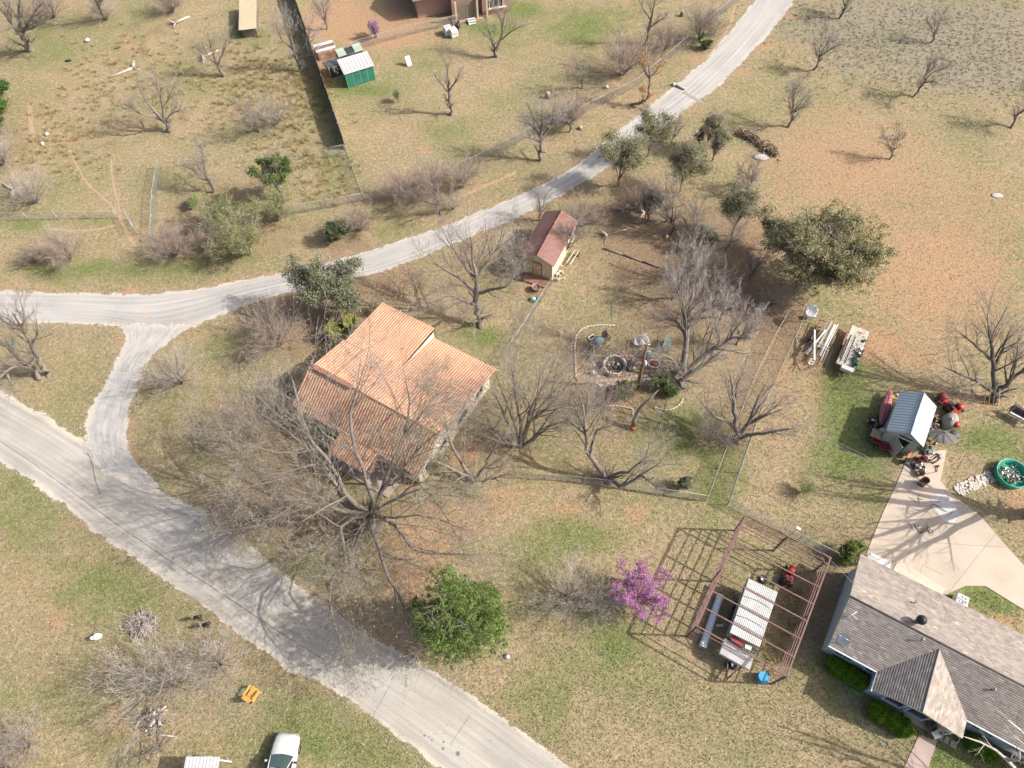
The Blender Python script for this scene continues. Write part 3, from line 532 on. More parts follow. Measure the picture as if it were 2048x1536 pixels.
hero('budding_tree','leaning tree with greenish twigs over the bare dirt in front of the terracotta house',(946,962),[
 (0.200,.03,[(946,964,0),(935,940,1.4),(915,910,3),(900,880,4.6),(890,840,6.4)]),(0.175,.03,[(948,962,0),(965,935,1.6),(985,905,3.2),(1000,870,5)]),(0.150,.03,[(946,955,.4),(920,945,1.8),(890,930,3.2),(860,915,4.4)]),(0.125,.03,[(950,962,.2),(975,960,1.4),(1010,950,2.6)])],17,lv=LVS,leaf=(.35,2,.04,(.2,.24,.08),(.28,.3,.12)))
hero('bare_tree','dark bare tree behind the workshop with low heavy limbs by the wire fence',(1988,800),[
 (0.325,.2,[(1988,802,-.1),(1990,788,.8),(1990,778,1.3)]),(0.250,.03,[(1990,778,1.3),(1986,740,3.2),(1984,700,5),(1975,640,7.4)]),(0.250,.04,[(1991,782,1.1),(2015,765,2.2),(2040,745,3.2),(2070,715,4.6)]),(0.200,.03,[(1988,784,1),(1960,765,2.2),(1925,750,3.2),(1890,735,4)]),
 (0.150,.03,[(1960,765,2.2),(1935,778,2.8),(1905,770,3.4)]),(0.150,.03,[(1986,740,3.2),(2005,700,5),(2020,660,6.6)]),(0.150,.03,[(1984,720,4),(1950,690,5.4),(1920,665,6.4)]),(0.125,.03,[(2015,765,2.2),(2030,735,3.6),(2035,690,5.4)])],18,lv=LVS,bark=M_BARKD,twigc=(.24,.22,.2))
hero('bare_tree','tall bare tree at the right frame edge shading the concrete driveway',(2082,1030),[
 (0.525,.34,[(2082,1032,-.1),(2090,1015,1.4),(2100,990,3)]),(0.375,.04,[(2100,990,3),(2125,960,5.5),(2150,920,8.5),(2160,880,11)]),(0.312,.04,[(2100,990,3),(2135,995,5),(2175,1000,8),(2200,1010,10)]),(0.300,.04,[(2100,985,3),(2110,940,5),(2105,900,7.5),(2100,850,10)]),
 (0.250,.04,[(2100,1000,2.6),(2120,1030,4.5),(2150,1065,7),(2160,1120,8.5)]),(0.200,.03,[(2110,960,4.5),(2085,930,6),(2070,895,8)]),(0.188,.03,[(2140,1000,5.4),(2150,1050,7.4),(2190,1090,9.5)])],19,lv=[(8,.36,.75,4),(6,.5,.8,3),(4,.6,.8,2)],bark=M_BARKD)
hero('bare_tree','pale limbed bare tree reaching into the bottom right corner over the grey roof',(2085,1625),[
 (0.375,.2,[(2085,1625,-.1),(2082,1600,2)]),(0.175,.03,[(2082,1600,2),(2050,1560,4.4),(2010,1515,5.6),(1975,1490,6.2),(1930,1474,6.6)]),(0.112,.02,[(2010,1515,5.6),(2035,1520,6.4),(2040,1500,7)]),(0.175,.03,[(2082,1600,2),(2090,1540,5),(2060,1480,7.4),(2015,1440,8.6)]),(0.150,.03,[(2084,1610,1.6),(2040,1590,3.4),(1990,1580,4.4)])],20,lv=[(7,.3,.7,4),(5,.45,.75,3),(3,.5,.8,2)],twigc=(.42,.38,.33),bark=M_BARKW)
hero('bare_tree','bare pale trunked tree at the left edge between the two roads',(98,752),[
 (0.250,.15,[(98,754,-.1),(85,730,1.3),(72,708,2.6)]),(0.200,.03,[(72,708,2.6),(58,680,4.4),(45,658,5.6),(25,625,7.4)]),(0.138,.02,[(62,690,3.8),(75,665,5.2),(72,635,6.6)]),(0.125,.02,[(50,665,5.2),(20,650,6.2),(-10,630,7.2)]),(0.112,.02,[(75,712,2.4),(40,700,3.6),(10,690,4.6)]),(0.100,.02,[(45,658,5.6),(48,630,7),(40,600,8.2)])],21,lv=LVS)
hero('bare_tree','bare tree leaning hard to the left beside the pale trunked one',(84,756),[
 (0.250,.12,[(84,758,-.1),(60,735,1.4),(35,715,2.6)]),(0.163,.03,[(35,715,2.6),(15,695,3.8),(-10,670,5)]),(0.150,.03,[(50,728,1.8),(20,738,3),(-5,760,3.8)]),(0.125,.02,[(15,750,3),(25,775,3),(32,790,3.2)])],22,lv=LVS)
hero('bare_tree','big leafless tree with a stout trunk in the top left corner',(62,100),[
 (0.400,.24,[(62,102,-.1),(50,82,1.6),(42,68,2.8)]),(0.300,.04,[(42,68,2.8),(20,40,4.6),(-5,10,6.5)]),(0.250,.04,[(42,66,2.8),(38,30,5),(40,-5,7.2)]),(0.225,.04,[(45,70,2.6),(62,35,4.8),(85,5,6.8)]),(0.175,.03,[(30,52,3.8),(-10,60,4.8),(-40,50,5.6)]),(0.150,.03,[(50,60,3.4),(80,50,4.4),(110,25,5.6)])],23,lv=LVS)
hero('bare_tree','bare tree with a pale straight trunk rising out of a pale brush clump',(208,36),[
 (0.200,.12,[(208,38,-.1),(200,18,1.6),(192,0,3)]),(0.150,.03,[(192,0,3),(182,-25,5),(170,-60,7)]),(0.125,.03,[(196,8,2.4),(215,-20,4.6),(230,-45,6)]),(0.125,.03,[(190,-5,3.4),(160,-25,5),(140,-45,6)])],24,lv=LVS)
hero('bare_tree','gnarled bare tree standing alone in the rough left field',(342,263),[
 (0.250,.16,[(342,265,-.1),(334,250,.9),(326,240,1.6)]),(0.175,.03,[(326,240,1.6),(310,222,2.8),(292,202,4),(280,180,5)]),(0.163,.03,[(328,240,1.6),(325,215,3),(320,190,4.4),(312,160,5.6)]),(0.125,.03,[(320,232,2),(298,232,2.6),(272,222,3.4),(245,205,4)]),(0.112,.02,[(330,242,1.4),(345,226,2.2),(365,220,2.8)]),(0.125,.02,[(325,220,2.8),(340,190,4),(350,165,5)])],25,lv=LVS)
hero('bare_tree','slim bare tree with a kinked trunk casting a long shadow in the mown yard',(905,229),[
 (0.200,.12,[(905,230,-.1),(901,212,1.1),(899,198,2)]),(0.150,.03,[(899,198,2),(897,175,3.4),(895,150,4.8),(893,125,6)]),(0.112,.02,[(898,185,2.8),(880,165,4.2),(868,145,5.2)]),(0.112,.02,[(898,182,3),(912,160,4.4),(922,140,5.4)]),(0.088,.03,[(900,205,1.6),(892,198,1.9),(890,190,2.3)])],26,lv=[(9,.34,.5,4),(7,.5,.6,3),(4,.6,.7,2)])
hero('bare_tree','bare upright tree with a swollen base near the top house',(993,113),[
 (0.250,.13,[(993,115,-.1),(991,104,.8),(995,92,1.6)]),(0.150,.03,[(995,92,1.6),(1003,72,2.8),(1006,45,4.2),(1012,15,5.8)]),(0.100,.02,[(998,84,2),(1020,65,3.2),(1045,50,4.2)]),(0.088,.02,[(992,100,1.2),(982,75,2.4),(975,50,3.6)]),(0.088,.02,[(1005,50,4),(995,25,5),(988,10,5.8)])],27,lv=LVS)
hero('rusty_leaved_tree','curved trunk tree still holding rusty orange leaves by the gravel road fence',(1262,207),[
 (0.163,.1,[(1262,209,0),(1280,207,.5),(1292,200,1),(1298,186,1.8)]),(0.125,.03,[(1298,186,1.8),(1300,160,3.2),(1298,140,4.4),(1292,110,6)]),(0.088,.02,[(1300,155,3.4),(1315,140,4.2),(1322,125,4.8)]),(0.075,.02,[(1300,160,3.2),(1288,140,4.2),(1280,115,5.2)]),(0.062,.02,[(1298,186,1.8),(1285,182,2),(1286,176,2.4)])],28,lv=[(8,.34,.6,4),(6,.5,.7,3),(4,.6,.7,2)],leaf=(.30,3,.085,(.42,.22,.08),(.52,.31,.13)))
hero('bare_tree','tall bare tree near the top of the long wire fence by the road',(1292,88),[
 (0.163,.1,[(1292,90,-.1),(1296,68,1.3),(1300,48,2.6)]),(0.125,.02,[(1300,48,2.6),(1306,20,4.4),(1312,-10,6.2)]),(0.088,.02,[(1298,56,2.2),(1318,42,3),(1328,35,3.6)]),(0.088,.02,[(1302,40,3),(1285,15,4.6),(1275,-5,5.8)])],29,lv=LVS,bark=M_BARKD)
hero('bare_tree','full round headed grey bare tree beside the gravel road bend',(1079,322),[
 (0.213,.13,[(1079,324,-.1),(1081,296,1.6),(1083,275,2.8)]),(0.163,.03,[(1083,275,2.8),(1084,245,4.6),(1082,215,6.4)]),(0.125,.02,[(1083,275,2.8),(1060,250,4.2),(1035,240,5)]),(0.125,.02,[(1083,275,2.8),(1105,250,4.2),(1130,225,5.4)]),(0.100,.02,[(1082,285,2.2),(1050,275,3.2),(1025,280,3.6)]),(0.100,.02,[(1084,265,3.4),(1105,230,5),(1110,205,6.4)]),(0.100,.02,[(1083,260,3.6),(1062,225,5.4),(1055,205,6.4)])],30,lv=LV[:1]+[(7,.5,.75,3),(5,.6,.8,2)],twigc=(.4,.36,.33))
hero('bare_tree','thin tall bare tree beside the dark board fence shadow',(606,142),[
 (0.188,.11,[(606,144,-.1),(596,122,1.4),(590,105,2.4)]),(0.138,.03,[(590,105,2.4),(582,75,4.2),(572,40,6.4)]),(0.112,.02,[(592,110,2),(612,85,3.6),(622,55,5.4)]),(0.112,.02,[(588,100,2.6),(565,80,4),(550,50,5.6)]),(0.100,.02,[(598,118,1.6),(625,110,2.6),(645,118,3)])],31,lv=LVS,twigc=(.4,.37,.35))
hero('bare_tree','bare tree forking low between the brush piles of the left field',(448,152),[
 (0.188,.11,[(448,154,-.1),(440,140,.9),(434,128,1.6)]),(0.138,.03,[(434,128,1.6),(425,105,3),(418,80,4.6)]),(0.112,.02,[(434,128,1.6),(410,112,2.8),(392,95,3.8)]),(0.112,.02,[(436,130,1.5),(448,100,3.2),(455,75,4.6)])],32,lv=LVS)
# ---- orchard of small bare trees on the right field, and others built from shared kinds
def proto(seed,**kw):
    rg=np.random.default_rng(seed); lv=kw.pop('lv',LVS); leaf=kw.pop('leaf',None); bark=kw.pop('bark',None); tw=kw.pop('twigc',(.33,.295,.265)); rmin=kw.pop('rmin',.008)
    G=build_tree(rg,auto_limbs(rg,**kw),lv,s0=6,rmin=rmin); o=put_tree('bare_tree','x','tree',(0,-400,0),G,rg=rg,twigc=tw,bark=bark,leaf=leaf,W=False); return o
used=set()
def place(pr,name,label,cat,px,rz,sc,group,tilt=(0,0)):
    o=copy_tree(pr) if pr in used else pr
    used.add(pr); o.name=name; o.location=S(*px); o.rotation_euler=(tilt[0],tilt[1],rz); o.scale=(sc,)*3
    o['label']=label; o['category']=cat
    if group: o['group']=group
    for c in o.children: 
        if c.name.split('.')[0] not in('trunk','twigs','branches','leaves'): pass
    return o
TA=proto(101,h=5,spread=2.0,fork=.36,nl=5,lean=(.6,.1),r=.11,bark=M_BARKD,twigc=(.27,.24,.215))
TB=proto(102,h=5,spread=1.7,fork=.42,nl=4,lean=(.9,.5),r=.10,bark=M_BARKD,twigc=(.27,.24,.215))
TC=proto(103,h=4,spread=1.6,fork=.3,nl=4,lean=(.4,.8),r=.09,bark=M_BARKD,twigc=(.30,.27,.24))
GO='small bare orchard trees'
place(TA,'orchard_tree','bare orchard tree nearest the gravel road on the right field, round twiggy head',('tree') ,(1627,139),.4,.92,GO)
place(TB,'orchard_tree','bare orchard tree in the middle of the upper right field, casting a long left shadow','tree',(1825,195),-.5,.98,GO)
place(TA,'orchard_tree','bare orchard tree forking low above the curved brush pile','tree',(1575,255),2.3,1.1,GO)
place(TB,'orchard_tree','bare orchard tree cut by the right edge of the photo','tree',(2022,257),.2,1.08,GO)
place(TC,'orchard_tree','smallest bare orchard tree, beside the little white pipe frame','tree',(1779,319),1.2,.86,GO)
place(TC,'orchard_tree','bare tree at the top edge right of the gravel road end','tree',(1678,36),-.9,1.1,GO)
place(TC,'orchard_tree','thin twin stemmed bare sapling in the grey scrub','tree',(1860,86),.3,.85,GO)
TD=proto(104,h=6,spread=2.3,fork=.3,nl=6,r=.12)
GY='bare yard trees'
place(TD,'bare_tree','bare tree in the red dirt left of the small purple redbud','tree',(655,60),.9,.72,GY)
place(TC,'bare_tree','little bare tree between the upper yard and the orange leaved tree','tree',(1165,178),2.2,.95,GY)
place(TD,'bare_tree','bare tree with pale stems left of the live oak grove beside the road','tree',(1345,285),1.9,.55,GY)
place(TC,'bare_tree','bare little tree behind the evergreen juniper by the small gated pen','tree',(425,385),.4,1.15,GY)
place(TD,'bare_tree','bare tree over the lane edge just above the cream shed','tree',(1080,440),2.8,.6,GY)
place(TC,'bare_tree','leaning dark bare sapling right of the grove above the leaf litter','tree',(1380,485),.2,1.1,GY)
place(TC,'bare_tree','thin bare sapling with pink bark near the orange dirt of the grove','tree',(1330,445),1.0,1.15,GY)
place(TD,'bare_tree','bare tree in the middle of the brown leaf litter above the fire pit','tree',(1345,600),.6,.85,GY)
place(TD,'bare_tree','bare twiggy tree at the left foot of the big olive oak','tree',(1455,500),2.4,.6,GY)
place(TA,'bare_tree','bare tree between the live oaks and the dark scattered logs','tree',(1290,445),.9,.85,GY)
place(TC,'bare_tree','bare sapling with reaching arms right of the fire pit tree','tree',(1490,395),.8,.8,GY)
place(TA,'bare_tree','bare tree standing behind the crown of the fire pit tree','tree',(1440,640),2.8,.9,GY)
place(TD,'bare_tree','bare tree growing against the long side of the cream shed','tree',(1134,508),1.6,.72,GY,(.1,0))
place(TC,'bare_tree','bare tree beside the dry brush of the left field near the pen','tree',(520,265),2.7,1.05,GY)
place(TA,'bare_tree','grey bare tree along the wire fence left of the gravel road','tree',(1137,265),1.7,.62,GY)
place(TC,'bare_tree','bare tree by the wire fence beside the round brush above the road','tree',(880,430),2.0,1.0,GY)
place(TC,'bare_tree','dark bare sapling leaning over the leaf litter below the slim live oaks','tree',(1340,470),.9,1.3,GY)
place(TA,'bare_tree','dark bare tree left of the small round live oak sapling','tree',(1365,560),2.9,1.0,GY)
place(TD,'bare_tree','grey bare tree behind the feeder post','tree',(1500,560),1.2,.6,GY)
place(TC,'bare_tree','bare twiggy sapling below the brown brush pile','tree',(1502,372),2.0,.9,GY)
place(TD,'bare_tree','full grey bare tree above and right of the fire pit tree','tree',(1475,690),1.5,.75,GY)
place(TD,'bare_tree','twiggy bare tree on the dirt between roof corner and front road','tree',(585,1040),.5,.65,GY)
# bushes: many stems, brown twigs
BA=proto(111,h=2.8,spread=2.2,stems=40,r=.028,lv=[(6,.42,.45,4),(5,.5,.55,3),(4,.6,.6,2)],twigc=(.37,.295,.245),rmin=.005)
BB=proto(112,h=2.9,spread=2.1,stems=26,r=.03,lv=[(6,.45,.55,4),(5,.5,.6,3),(3,.6,.65,2)],twigc=(.40,.36,.315),rmin=.005)
BC=proto(113,h=3,spread=2.0,stems=16,r=.05,lv=[(7,.4,.55,4),(6,.5,.6,3),(4,.6,.7,2)],twigc=(.30,.26,.2),rmin=.007,leaf=(.5,2,.05,(.17,.24,.05),(.24,.30,.08)))
GB='leafless shrubs'
for i,(pr,lab,px,rz,sc) in enumerate([
 (BA,'wide reddish brown bare shrub left of the terracotta roofed house',(560,690),.3,1.35),
 (BA,'low rounded brown bare shrub above the gravel road at far left',(140,520),1.2,1.15),
 (BA,'small brown bare shrub touching the left end of the rounded one',(72,524),2.2,.55),
 (BA,'brown bare shrub near the bottom of the narrow gate lane',(352,512),2.0,1.1),
 (BA,'brown twiggy shrub beside the green budding shrub on the bank',(440,500),.9,.95),
 (BB,'fan shaped pale bare shrub in the green island beside the gravel link',(362,768),1.4,1.3),
 (BB,'large white twigged bare shrub beside the yellow chair',(342,1368),.2,1.75),
 (BB,'pale bare shrub right of the large white twigged one',(440,1330),1.1,1.2),
 (BB,'round grey bare shrub left of the purple redbud',(1140,1198),1.7,1.35),
 (BB,'sparse grey bare shrub with green grass at its foot touching the round grey one',(1195,1225),2.5,.85),
 (BA,'brown shrub against the wire fence above the gravel road curve',(870,385),.4,1.2),
 (BA,'fan of brown stems at the foot of the wire fence, alone on orange dirt',(925,375),2.9,1.05),
 (BA,'long low brown brush beside the road left of the lone fan shaped shrub',(805,400),1.0,1.1),
 (BA,'brown brush on the fence line right of the orange leaved tree',(1400,78),1.3,1.3),
 (BA,'dense brown thicket on the fence line left of the orange leaved tree',(1245,150),2.4,1.6),
 (BA,'brown thicket behind the long fence between the two upper yard trees',(1330,100),.2,1.1),
 (BA,'brown bare shrub beside the round headed grey tree by the road',(1140,245),.8,1.1),
 (BB,'grey bare shrub on the left of the tall grass by the board fence',(555,250),.3,1.1),
 (BB,'grey scrub along the far left frame edge below the dark evergreens',(8,330),1.3,1.2),
 (BA,'brown shrub right of the dark evergreen bush on the road bank',(722,460),1.6,.9),
 (BB,'grey brush clump at the left end of the field fence',(75,405),2.6,1.2),
 (BB,'pale dead brush round the pale straight trunk at the top left',(215,40),2.9,.9),
 (BA,'brown brush near the top left field log',(345,25),2.1,1.0),
 (BA,'dark brown brush under the top left corner tree',(110,35),.5,1.1),
 (BA,'brown scrub in the shade of the big front tree by the asphalt road',(500,1050),.9,1.25),
 (BA,'brown scrub left of the porch under the big front tree',(490,880),2.2,1.3),
 (BB,'grey twiggy shrub against the left corner of the terracotta roof',(575,790),1.2,1.0),
 (BB,'grey brush at the left side of the cream shed',(1035,535),.1,1.25),
 (BB,'grey brush on the patio bed below the yard pole',(1195,815),2.0,1.0),
 (BA,'brown brush behind the cream shed by the road',(1160,455),2.0,1.1),
 (BB,'pale brush by the road verge below the wire fence corner',(905,420),.7,.7),
 (BA,'grey brown brush in the fallen branches above the oak grove path',(1270,420),.7,.75),
 (BB,'grey brush beside the wire fence left of the trailers',(1540,610),.7,.8),
 (BB,'loose grey brush below the live oak grove',(1400,560),2.7,1.1),
 (BA,'brown scrub beside the narrow fence lane at bottom of the yard',(1420,880),1.7,.9),
 (BB,'pale dry brush in the bottom left corner',(60,1490),1.0,1.0),
 (BA,'dark brush under the bottom left corner',(20,1540),1.9,1.1),
 (BC,'large loose shrub in fresh light green leaf on the road bank',(500,510),.2,1.45),
 (BC,'fresh green shrub left of the juniper below the pen',(450,455),1.4,1.2),
 (BC,'light green shrub beside the wire fence under the juniper',(560,440),2.1,1.1),
 (BC,'yellowish green shrub beside the big front tree stump',(870,935),.9,.7),
 (BC,'spiky little shrub alone on the lawn below the workshop',(1604,984),.9,.42)]):
    place(pr,'shrub',lab,'shrub',px,rz,sc,GB)
# ---- evergreens and leafy crowns
GD,GL=(.035,.065,.015),(.12,.18,.035)
leafy('juniper','dense vivid green juniper tree beside the asphalt road','tree',(932,1274),11.8,4.0,3.7,100000,.05,(.065,.11,.025),(.205,.265,.075),41,h0=.8,nlobe=26,ncl=3400,lobe=.42,sig=.026,stemr=.25,fill=.5,cone=.12)
leafy('oak_tree','broad olive green oak beside the parked trailers','tree',(1616,572),8.6,6.9,5.0,80000,.072,(.165,.17,.075),(.38,.34,.19),42,h0=1.6,nlobe=46,ncl=1700,lobe=.30,sig=.034,stemr=.35,fill=.6)
leafy('evergreen_tree','grey green evergreen tree at the upper left of the terracotta roof','tree',(678,616),8.2,3.9,3.8,24000,.08,(.12,.14,.075),(.25,.25,.16),43,h0=.6,nlobe=20,ncl=230,lobe=.3,sig=.09,stemr=.2)
leafy('juniper','tall ragged juniper with pale dead wood inside the small pen','tree',(566,400),6.4,2.5,2.3,11000,.085,(.08,.12,.035),(.20,.25,.08),44,h0=.8,nlobe=16,ncl=150,lobe=.24,sig=.075)
leafy('evergreen_bush','dark green evergreen bush on the bank above the gravel road','shrub',(680,478),3.0,1.7,1.5,7000,.08,(.03,.055,.02),(.09,.13,.045),45,h0=.2,nlobe=8,ncl=110,lobe=.45,sig=.09)
leafy('small_bush','small bright green bush left of the ragged juniper','shrub',(392,412),1.6,1.1,.9,2600,.07,(.10,.17,.02),(.22,.32,.05),46,h0=.1,nlobe=5,ncl=40,sig=.1,lobe=.5)
leafy('yellow_green_bush','spiky yellow green bush against the upper left edge of the terracotta roof','shrub',(700,672),2.7,1.9,1.7,6500,.085,(.19,.22,.03),(.42,.42,.09),47,h0=.1,nlobe=8,ncl=60,sig=.08,lobe=.4)
leafy('yellow_green_bush','little green bush at the top corner of the terracotta roof','shrub',(748,628),1.2,.9,.6,1500,.07,(.10,.18,.02),(.24,.32,.05),48,h0=.1,nlobe=4,ncl=30,sig=.1,lobe=.5)
leafy('dark_bush','dark green leafy shrub cut by the left frame edge','shrub',(2,215),3.4,2.4,3.6,9000,.09,(.04,.09,.02),(.12,.21,.04),49,h0=.1,nlobe=10,ncl=110,sig=.08,lobe=.4)
leafy('dark_bush','lower dark green shrub at the left frame edge','shrub',(0,268),2.2,1.7,1.6,4000,.08,(.02,.06,.015),(.08,.15,.03),50,h0=.1,nlobe=6,ncl=60,sig=.09,lobe=.45)
GG='live oaks of the grove'
LK=dict(group=GG,nlobe=14,lobe=.3,sig=.12,fill=.7)
for i,(lab,px,h,rx,ry,nl,ln) in enumerate([
 ('dense live oak at the left end of the grove, its crown over the gravel road',(1236,372),6.0,2.3,2.0,9000,(0,0)),
 ('tall pale green live oak next to the bare pale stems by the road',(1296,312),5.2,1.7,1.7,5200,(0,0)),
 ('round dark green live oak in the middle of the grove',(1358,385),5.4,2.0,1.8,7000,(.2,.2)),
 ('slim live oak standing right of the round dark one',(1408,303),4.6,1.1,1.1,2600,(.3,0)),
 ('small leaning live oak nearest the curved brush pile',(1424,322),3.4,.8,1.0,2000,(.4,.1)),
 ('live oak on a thin dark trunk left of the big olive oak',(1462,472),5.6,1.9,1.6,6500,(.3,.2)),
 ('small round live oak sapling over brown leaf litter',(1400,500),3.0,.9,.8,2000,(.2,0)),
 ('dark leafy live oak below the middle of the grove',(1290,438),3.4,1.1,.9,2800,(.4,.2)),
 ('tiny live oak shoot between the two slim ones',(1395,295),2.2,.5,.5,600,(0,0)),
 ('leafy live oak touching the left side of the big olive oak',(1530,500),3.6,1.2,1.1,3200,(0,.2))]):
    leafy('live_oak',lab,'tree',px,h*1.2,rx*1.5,ry*1.45,int(nl*1.5),.066,(.15,.165,.08),(.29,.28,.155),60+i,h0=h*.36,ncl=max(40,nl//38),lean=ln,stemr=.07,**LK)
leafy('patio_shrub','leafy green shrub left of the yard pole foot','shrub',(1252,790),1.8,1.6,1.1,4500,.07,(.06,.09,.02),(.18,.20,.05),72,h0=.1,nlobe=7,ncl=60,lobe=.4,sig=.09)
leafy('patio_shrub','dark leafy green shrub right of the yard pole','shrub',(1330,782),2.0,1.7,1.3,5500,.07,(.04,.08,.02),(.14,.19,.05),73,h0=.1,nlobe=7,ncl=70,lobe=.4,sig=.09)
leafy('small_bush','round grey green bush inside the bottom corner of the chain link yard','shrub',(1366,975),1.6,.9,.8,2500,.06,(.07,.09,.04),(.2,.22,.12),74,h0=.1,nlobe=5,ncl=40,lobe=.5,sig=.1)
leafy('green_bush','yellow green bush at the corner of the grey house and driveway','shrub',(1693,1112),2.0,1.5,1.3,6500,.07,(.10,.15,.03),(.24,.27,.07),75,h0=.1,nlobe=8,ncl=90,lobe=.42,sig=.09)
leafy('sapling','thin bright yellow green sapling alone in the mown yard','shrub',(797,204),2.0,.42,.42,1100,.06,(.22,.32,.04),(.36,.46,.08),76,h0=.2,stemr=.02,nlobe=4,ncl=14,lobe=.4,sig=.25,)
leafy('green_bush','green bush on the verge under the brown fence thicket','shrub',(1412,98),1.3,1.4,.9,3000,.07,(.09,.14,.02),(.22,.27,.06),77,h0=.05,nlobe=6,ncl=40,lobe=.45,sig=.1)
# redbuds: purple flowers all along the twigs
def redbud(label,px,h,spread,seed,k,sz,ca=(.33,.10,.29),cb=(.60,.30,.52)):
    rg=np.random.default_rng(seed); loc=tuple(S(*px)); G=build_tree(rg,auto_limbs(rg,h,spread,fork=.16,nl=13,r=h*.013),[(9,.34,.7,4),(7,.5,.75,3),(4,.6,.7,2)],s0=6)
    o=put_tree('redbud_tree',label,'tree',loc,G,rg=rg,twigc=(.25,.18,.17),bark=M_BARKD,W=False)
    T=G['tips'].reshape(-1,3); T=T[rg.random(len(T))<k]; T=np.repeat(T,3,0); T=T+rg.normal(size=T.shape)*.06
    cl=np.clip(.5+.5*np.sin(T[:,0]*2.3+1)*np.sin(T[:,1]*2.7)+rg.normal(size=len(T))*.2,0,1)
    v,f,c=leaf_geo(rg,T,sz,ca,cb,cl=cl,lo=.7,hi=1.2); link('blossom',np_mesh('blossom',v,f,col=c),M_LEAF,o,kind='stuff')
redbud('purple flowering redbud tree beside the steel frame shadow',(1272,1196),3.6,2.35,80,.6,.042)
redbud('small pale purple redbud in the red dirt of the upper yard',(752,76),2.2,1.0,81,.12,.045,(.38,.20,.38),(.55,.36,.54))
# hedges along the grey house
def hedge(label,a,b,wd,h,seed,c1=(.05,.13,.008),c2=(.19,.32,.02)):
    rg=np.random.default_rng(seed); A=np.array(S(*a)); B=np.array(S(*b)); L=np.linalg.norm(B-A); n=int(L*5200)
    t=rg.random(n)[:,None]; d=(B-A)/L; q=np.array([-d[1],d[0],0])
    th=rg.uniform(-.15*PI,1.15*PI,n)[:,None]; lump=1+.10*np.sin(t*L*3.1)+.08*np.sin(t*L*7.7+1)
    rr=rg.uniform(.8,1.03,(n,1))*lump
    endf=np.sqrt(np.clip(1-np.maximum(0,np.abs(t-.5)*2-(1-wd/L))**2/(wd/L)**2,0,1))
    P=A+d*L*t+q*np.cos(th)*wd/2*rr*endf+np.array([0,0,1])*(h*.45+np.sin(th)*h*.55*rr*(.6+.4*endf)); P[:,2]=np.maximum(P[:,2],.05)
    P-=A; o=thing('hedge',label,'hedge',tuple(A))
    v,f,c=leaf_geo(rg,P,.055,c1,c2,cl=(np.sin(P[:,0]*9)*np.sin(P[:,1]*8)*.3+.5)); link('foliage',np_mesh('foliage',v,f,col=c),M_LEAF,o,kind='stuff')
    m=MB(); ang=math.atan2(d[1],d[0])
    for i in range(int(L/.35)): p=d*(.2+i*.35); m.tube([(p[0],p[1],0),(p[0]+.05,p[1],h*.4),(p[0]+q[0]*.15,p[1]+q[1]*.15,h*.75)],[.03,.02,.01],5)
    m.build('stems',M_BARKD,o,kind='stuff')
hedge('clipped bright green hedge along the left front wall of the grey house',(1650,1322),(1728,1372),1.25,.95,85)
hedge('longer clipped bright green hedge below the two dark front windows',(1730,1412),(1818,1468),1.3,1.0,86)
hedge('green hedge along the right front wall of the grey house, partly in shade',(1928,1476),(1990,1518),1.1,.8,87)
# ------------------------------------------------------------------ buildings
random.seed(5)
def ang(a,b,z=0): p,q=S(a[0],a[1],z),S(b[0],b[1],z); return math.atan2(q.y-p.y,q.x-p.x)
_pc={}
def panel_mesh(name,w,L,sp,rh,rw,mats,flatw=None,th=.012):
    key=(name,round(w,3),round(L,3),mats)
    if key in _pc: return _pc[key]
    m=MB(); m.box((w/2,L/2,-th/2),(w-.006,L,th)); nb=len(m.f); k=max(1,round(w/sp))
    for i in range(k):
        x=(i+.5)*w/k
        m.add([(x-rw,0,.001),(x-rw*.45,0,rh),(x+rw*.45,0,rh),(x+rw,0,.001),(x-rw,L+.004,.001),(x-rw*.45,L+.004,rh),(x+rw*.45,L+.004,rh),(x+rw,L+.004,.001)],[(0,1,5,4),(1,2,6,5),(2,3,7,6),(0,3,2,1),(4,5,6,7)])
    me=bpy.data.meshes.new(name); me.from_pydata(m.v,[],m.f); 
    for mt in mats: me.materials.append(mt)
    me.polygons.foreach_set('material_index',[0]*nb+[1 if len(mats)>1 else 0]*(len(m.f)-nb)); me.update(); _pc[key]=me; return me
def roof_panels(parent,o,u,d,width,L,pw,sp,rh,rw,mats,name='roof_panel',lift=0):
    u=Vector(u).normalized(); d=Vector(d).normalized(); o=Vector(o); nn=u.cross(d)
    if nn.z<0: o=o+u*width; u=-u; nn=-nn
    n=max(1,round(width/pw)); w=width/n; me=panel_mesh(name,w,L,sp,rh,rw,mats)
    for i in range(n):
        ob=bpy.data.objects.new(name,me); COL.objects.link(ob); ob.parent=parent
        p=o+u*w*i+nn*(lift+random.uniform(0,.006))
        ob.matrix_basis=Matrix(((u.x,d.x,nn.x,p.x),(u.y,d.y,nn.y,p.y),(u.z,d.z,nn.z,p.z),(0,0,0,1)))
def wall_box(parent,name,mat,x0,x1,y0,y1,z0,z1,label=None): 
    m=MB(); m.box(((x0+x1)/2,(y0+y1)/2,(z0+z1)/2),(x1-x0,y1-y0,z1-z0)); return m.build(name,mat,parent,label=label)
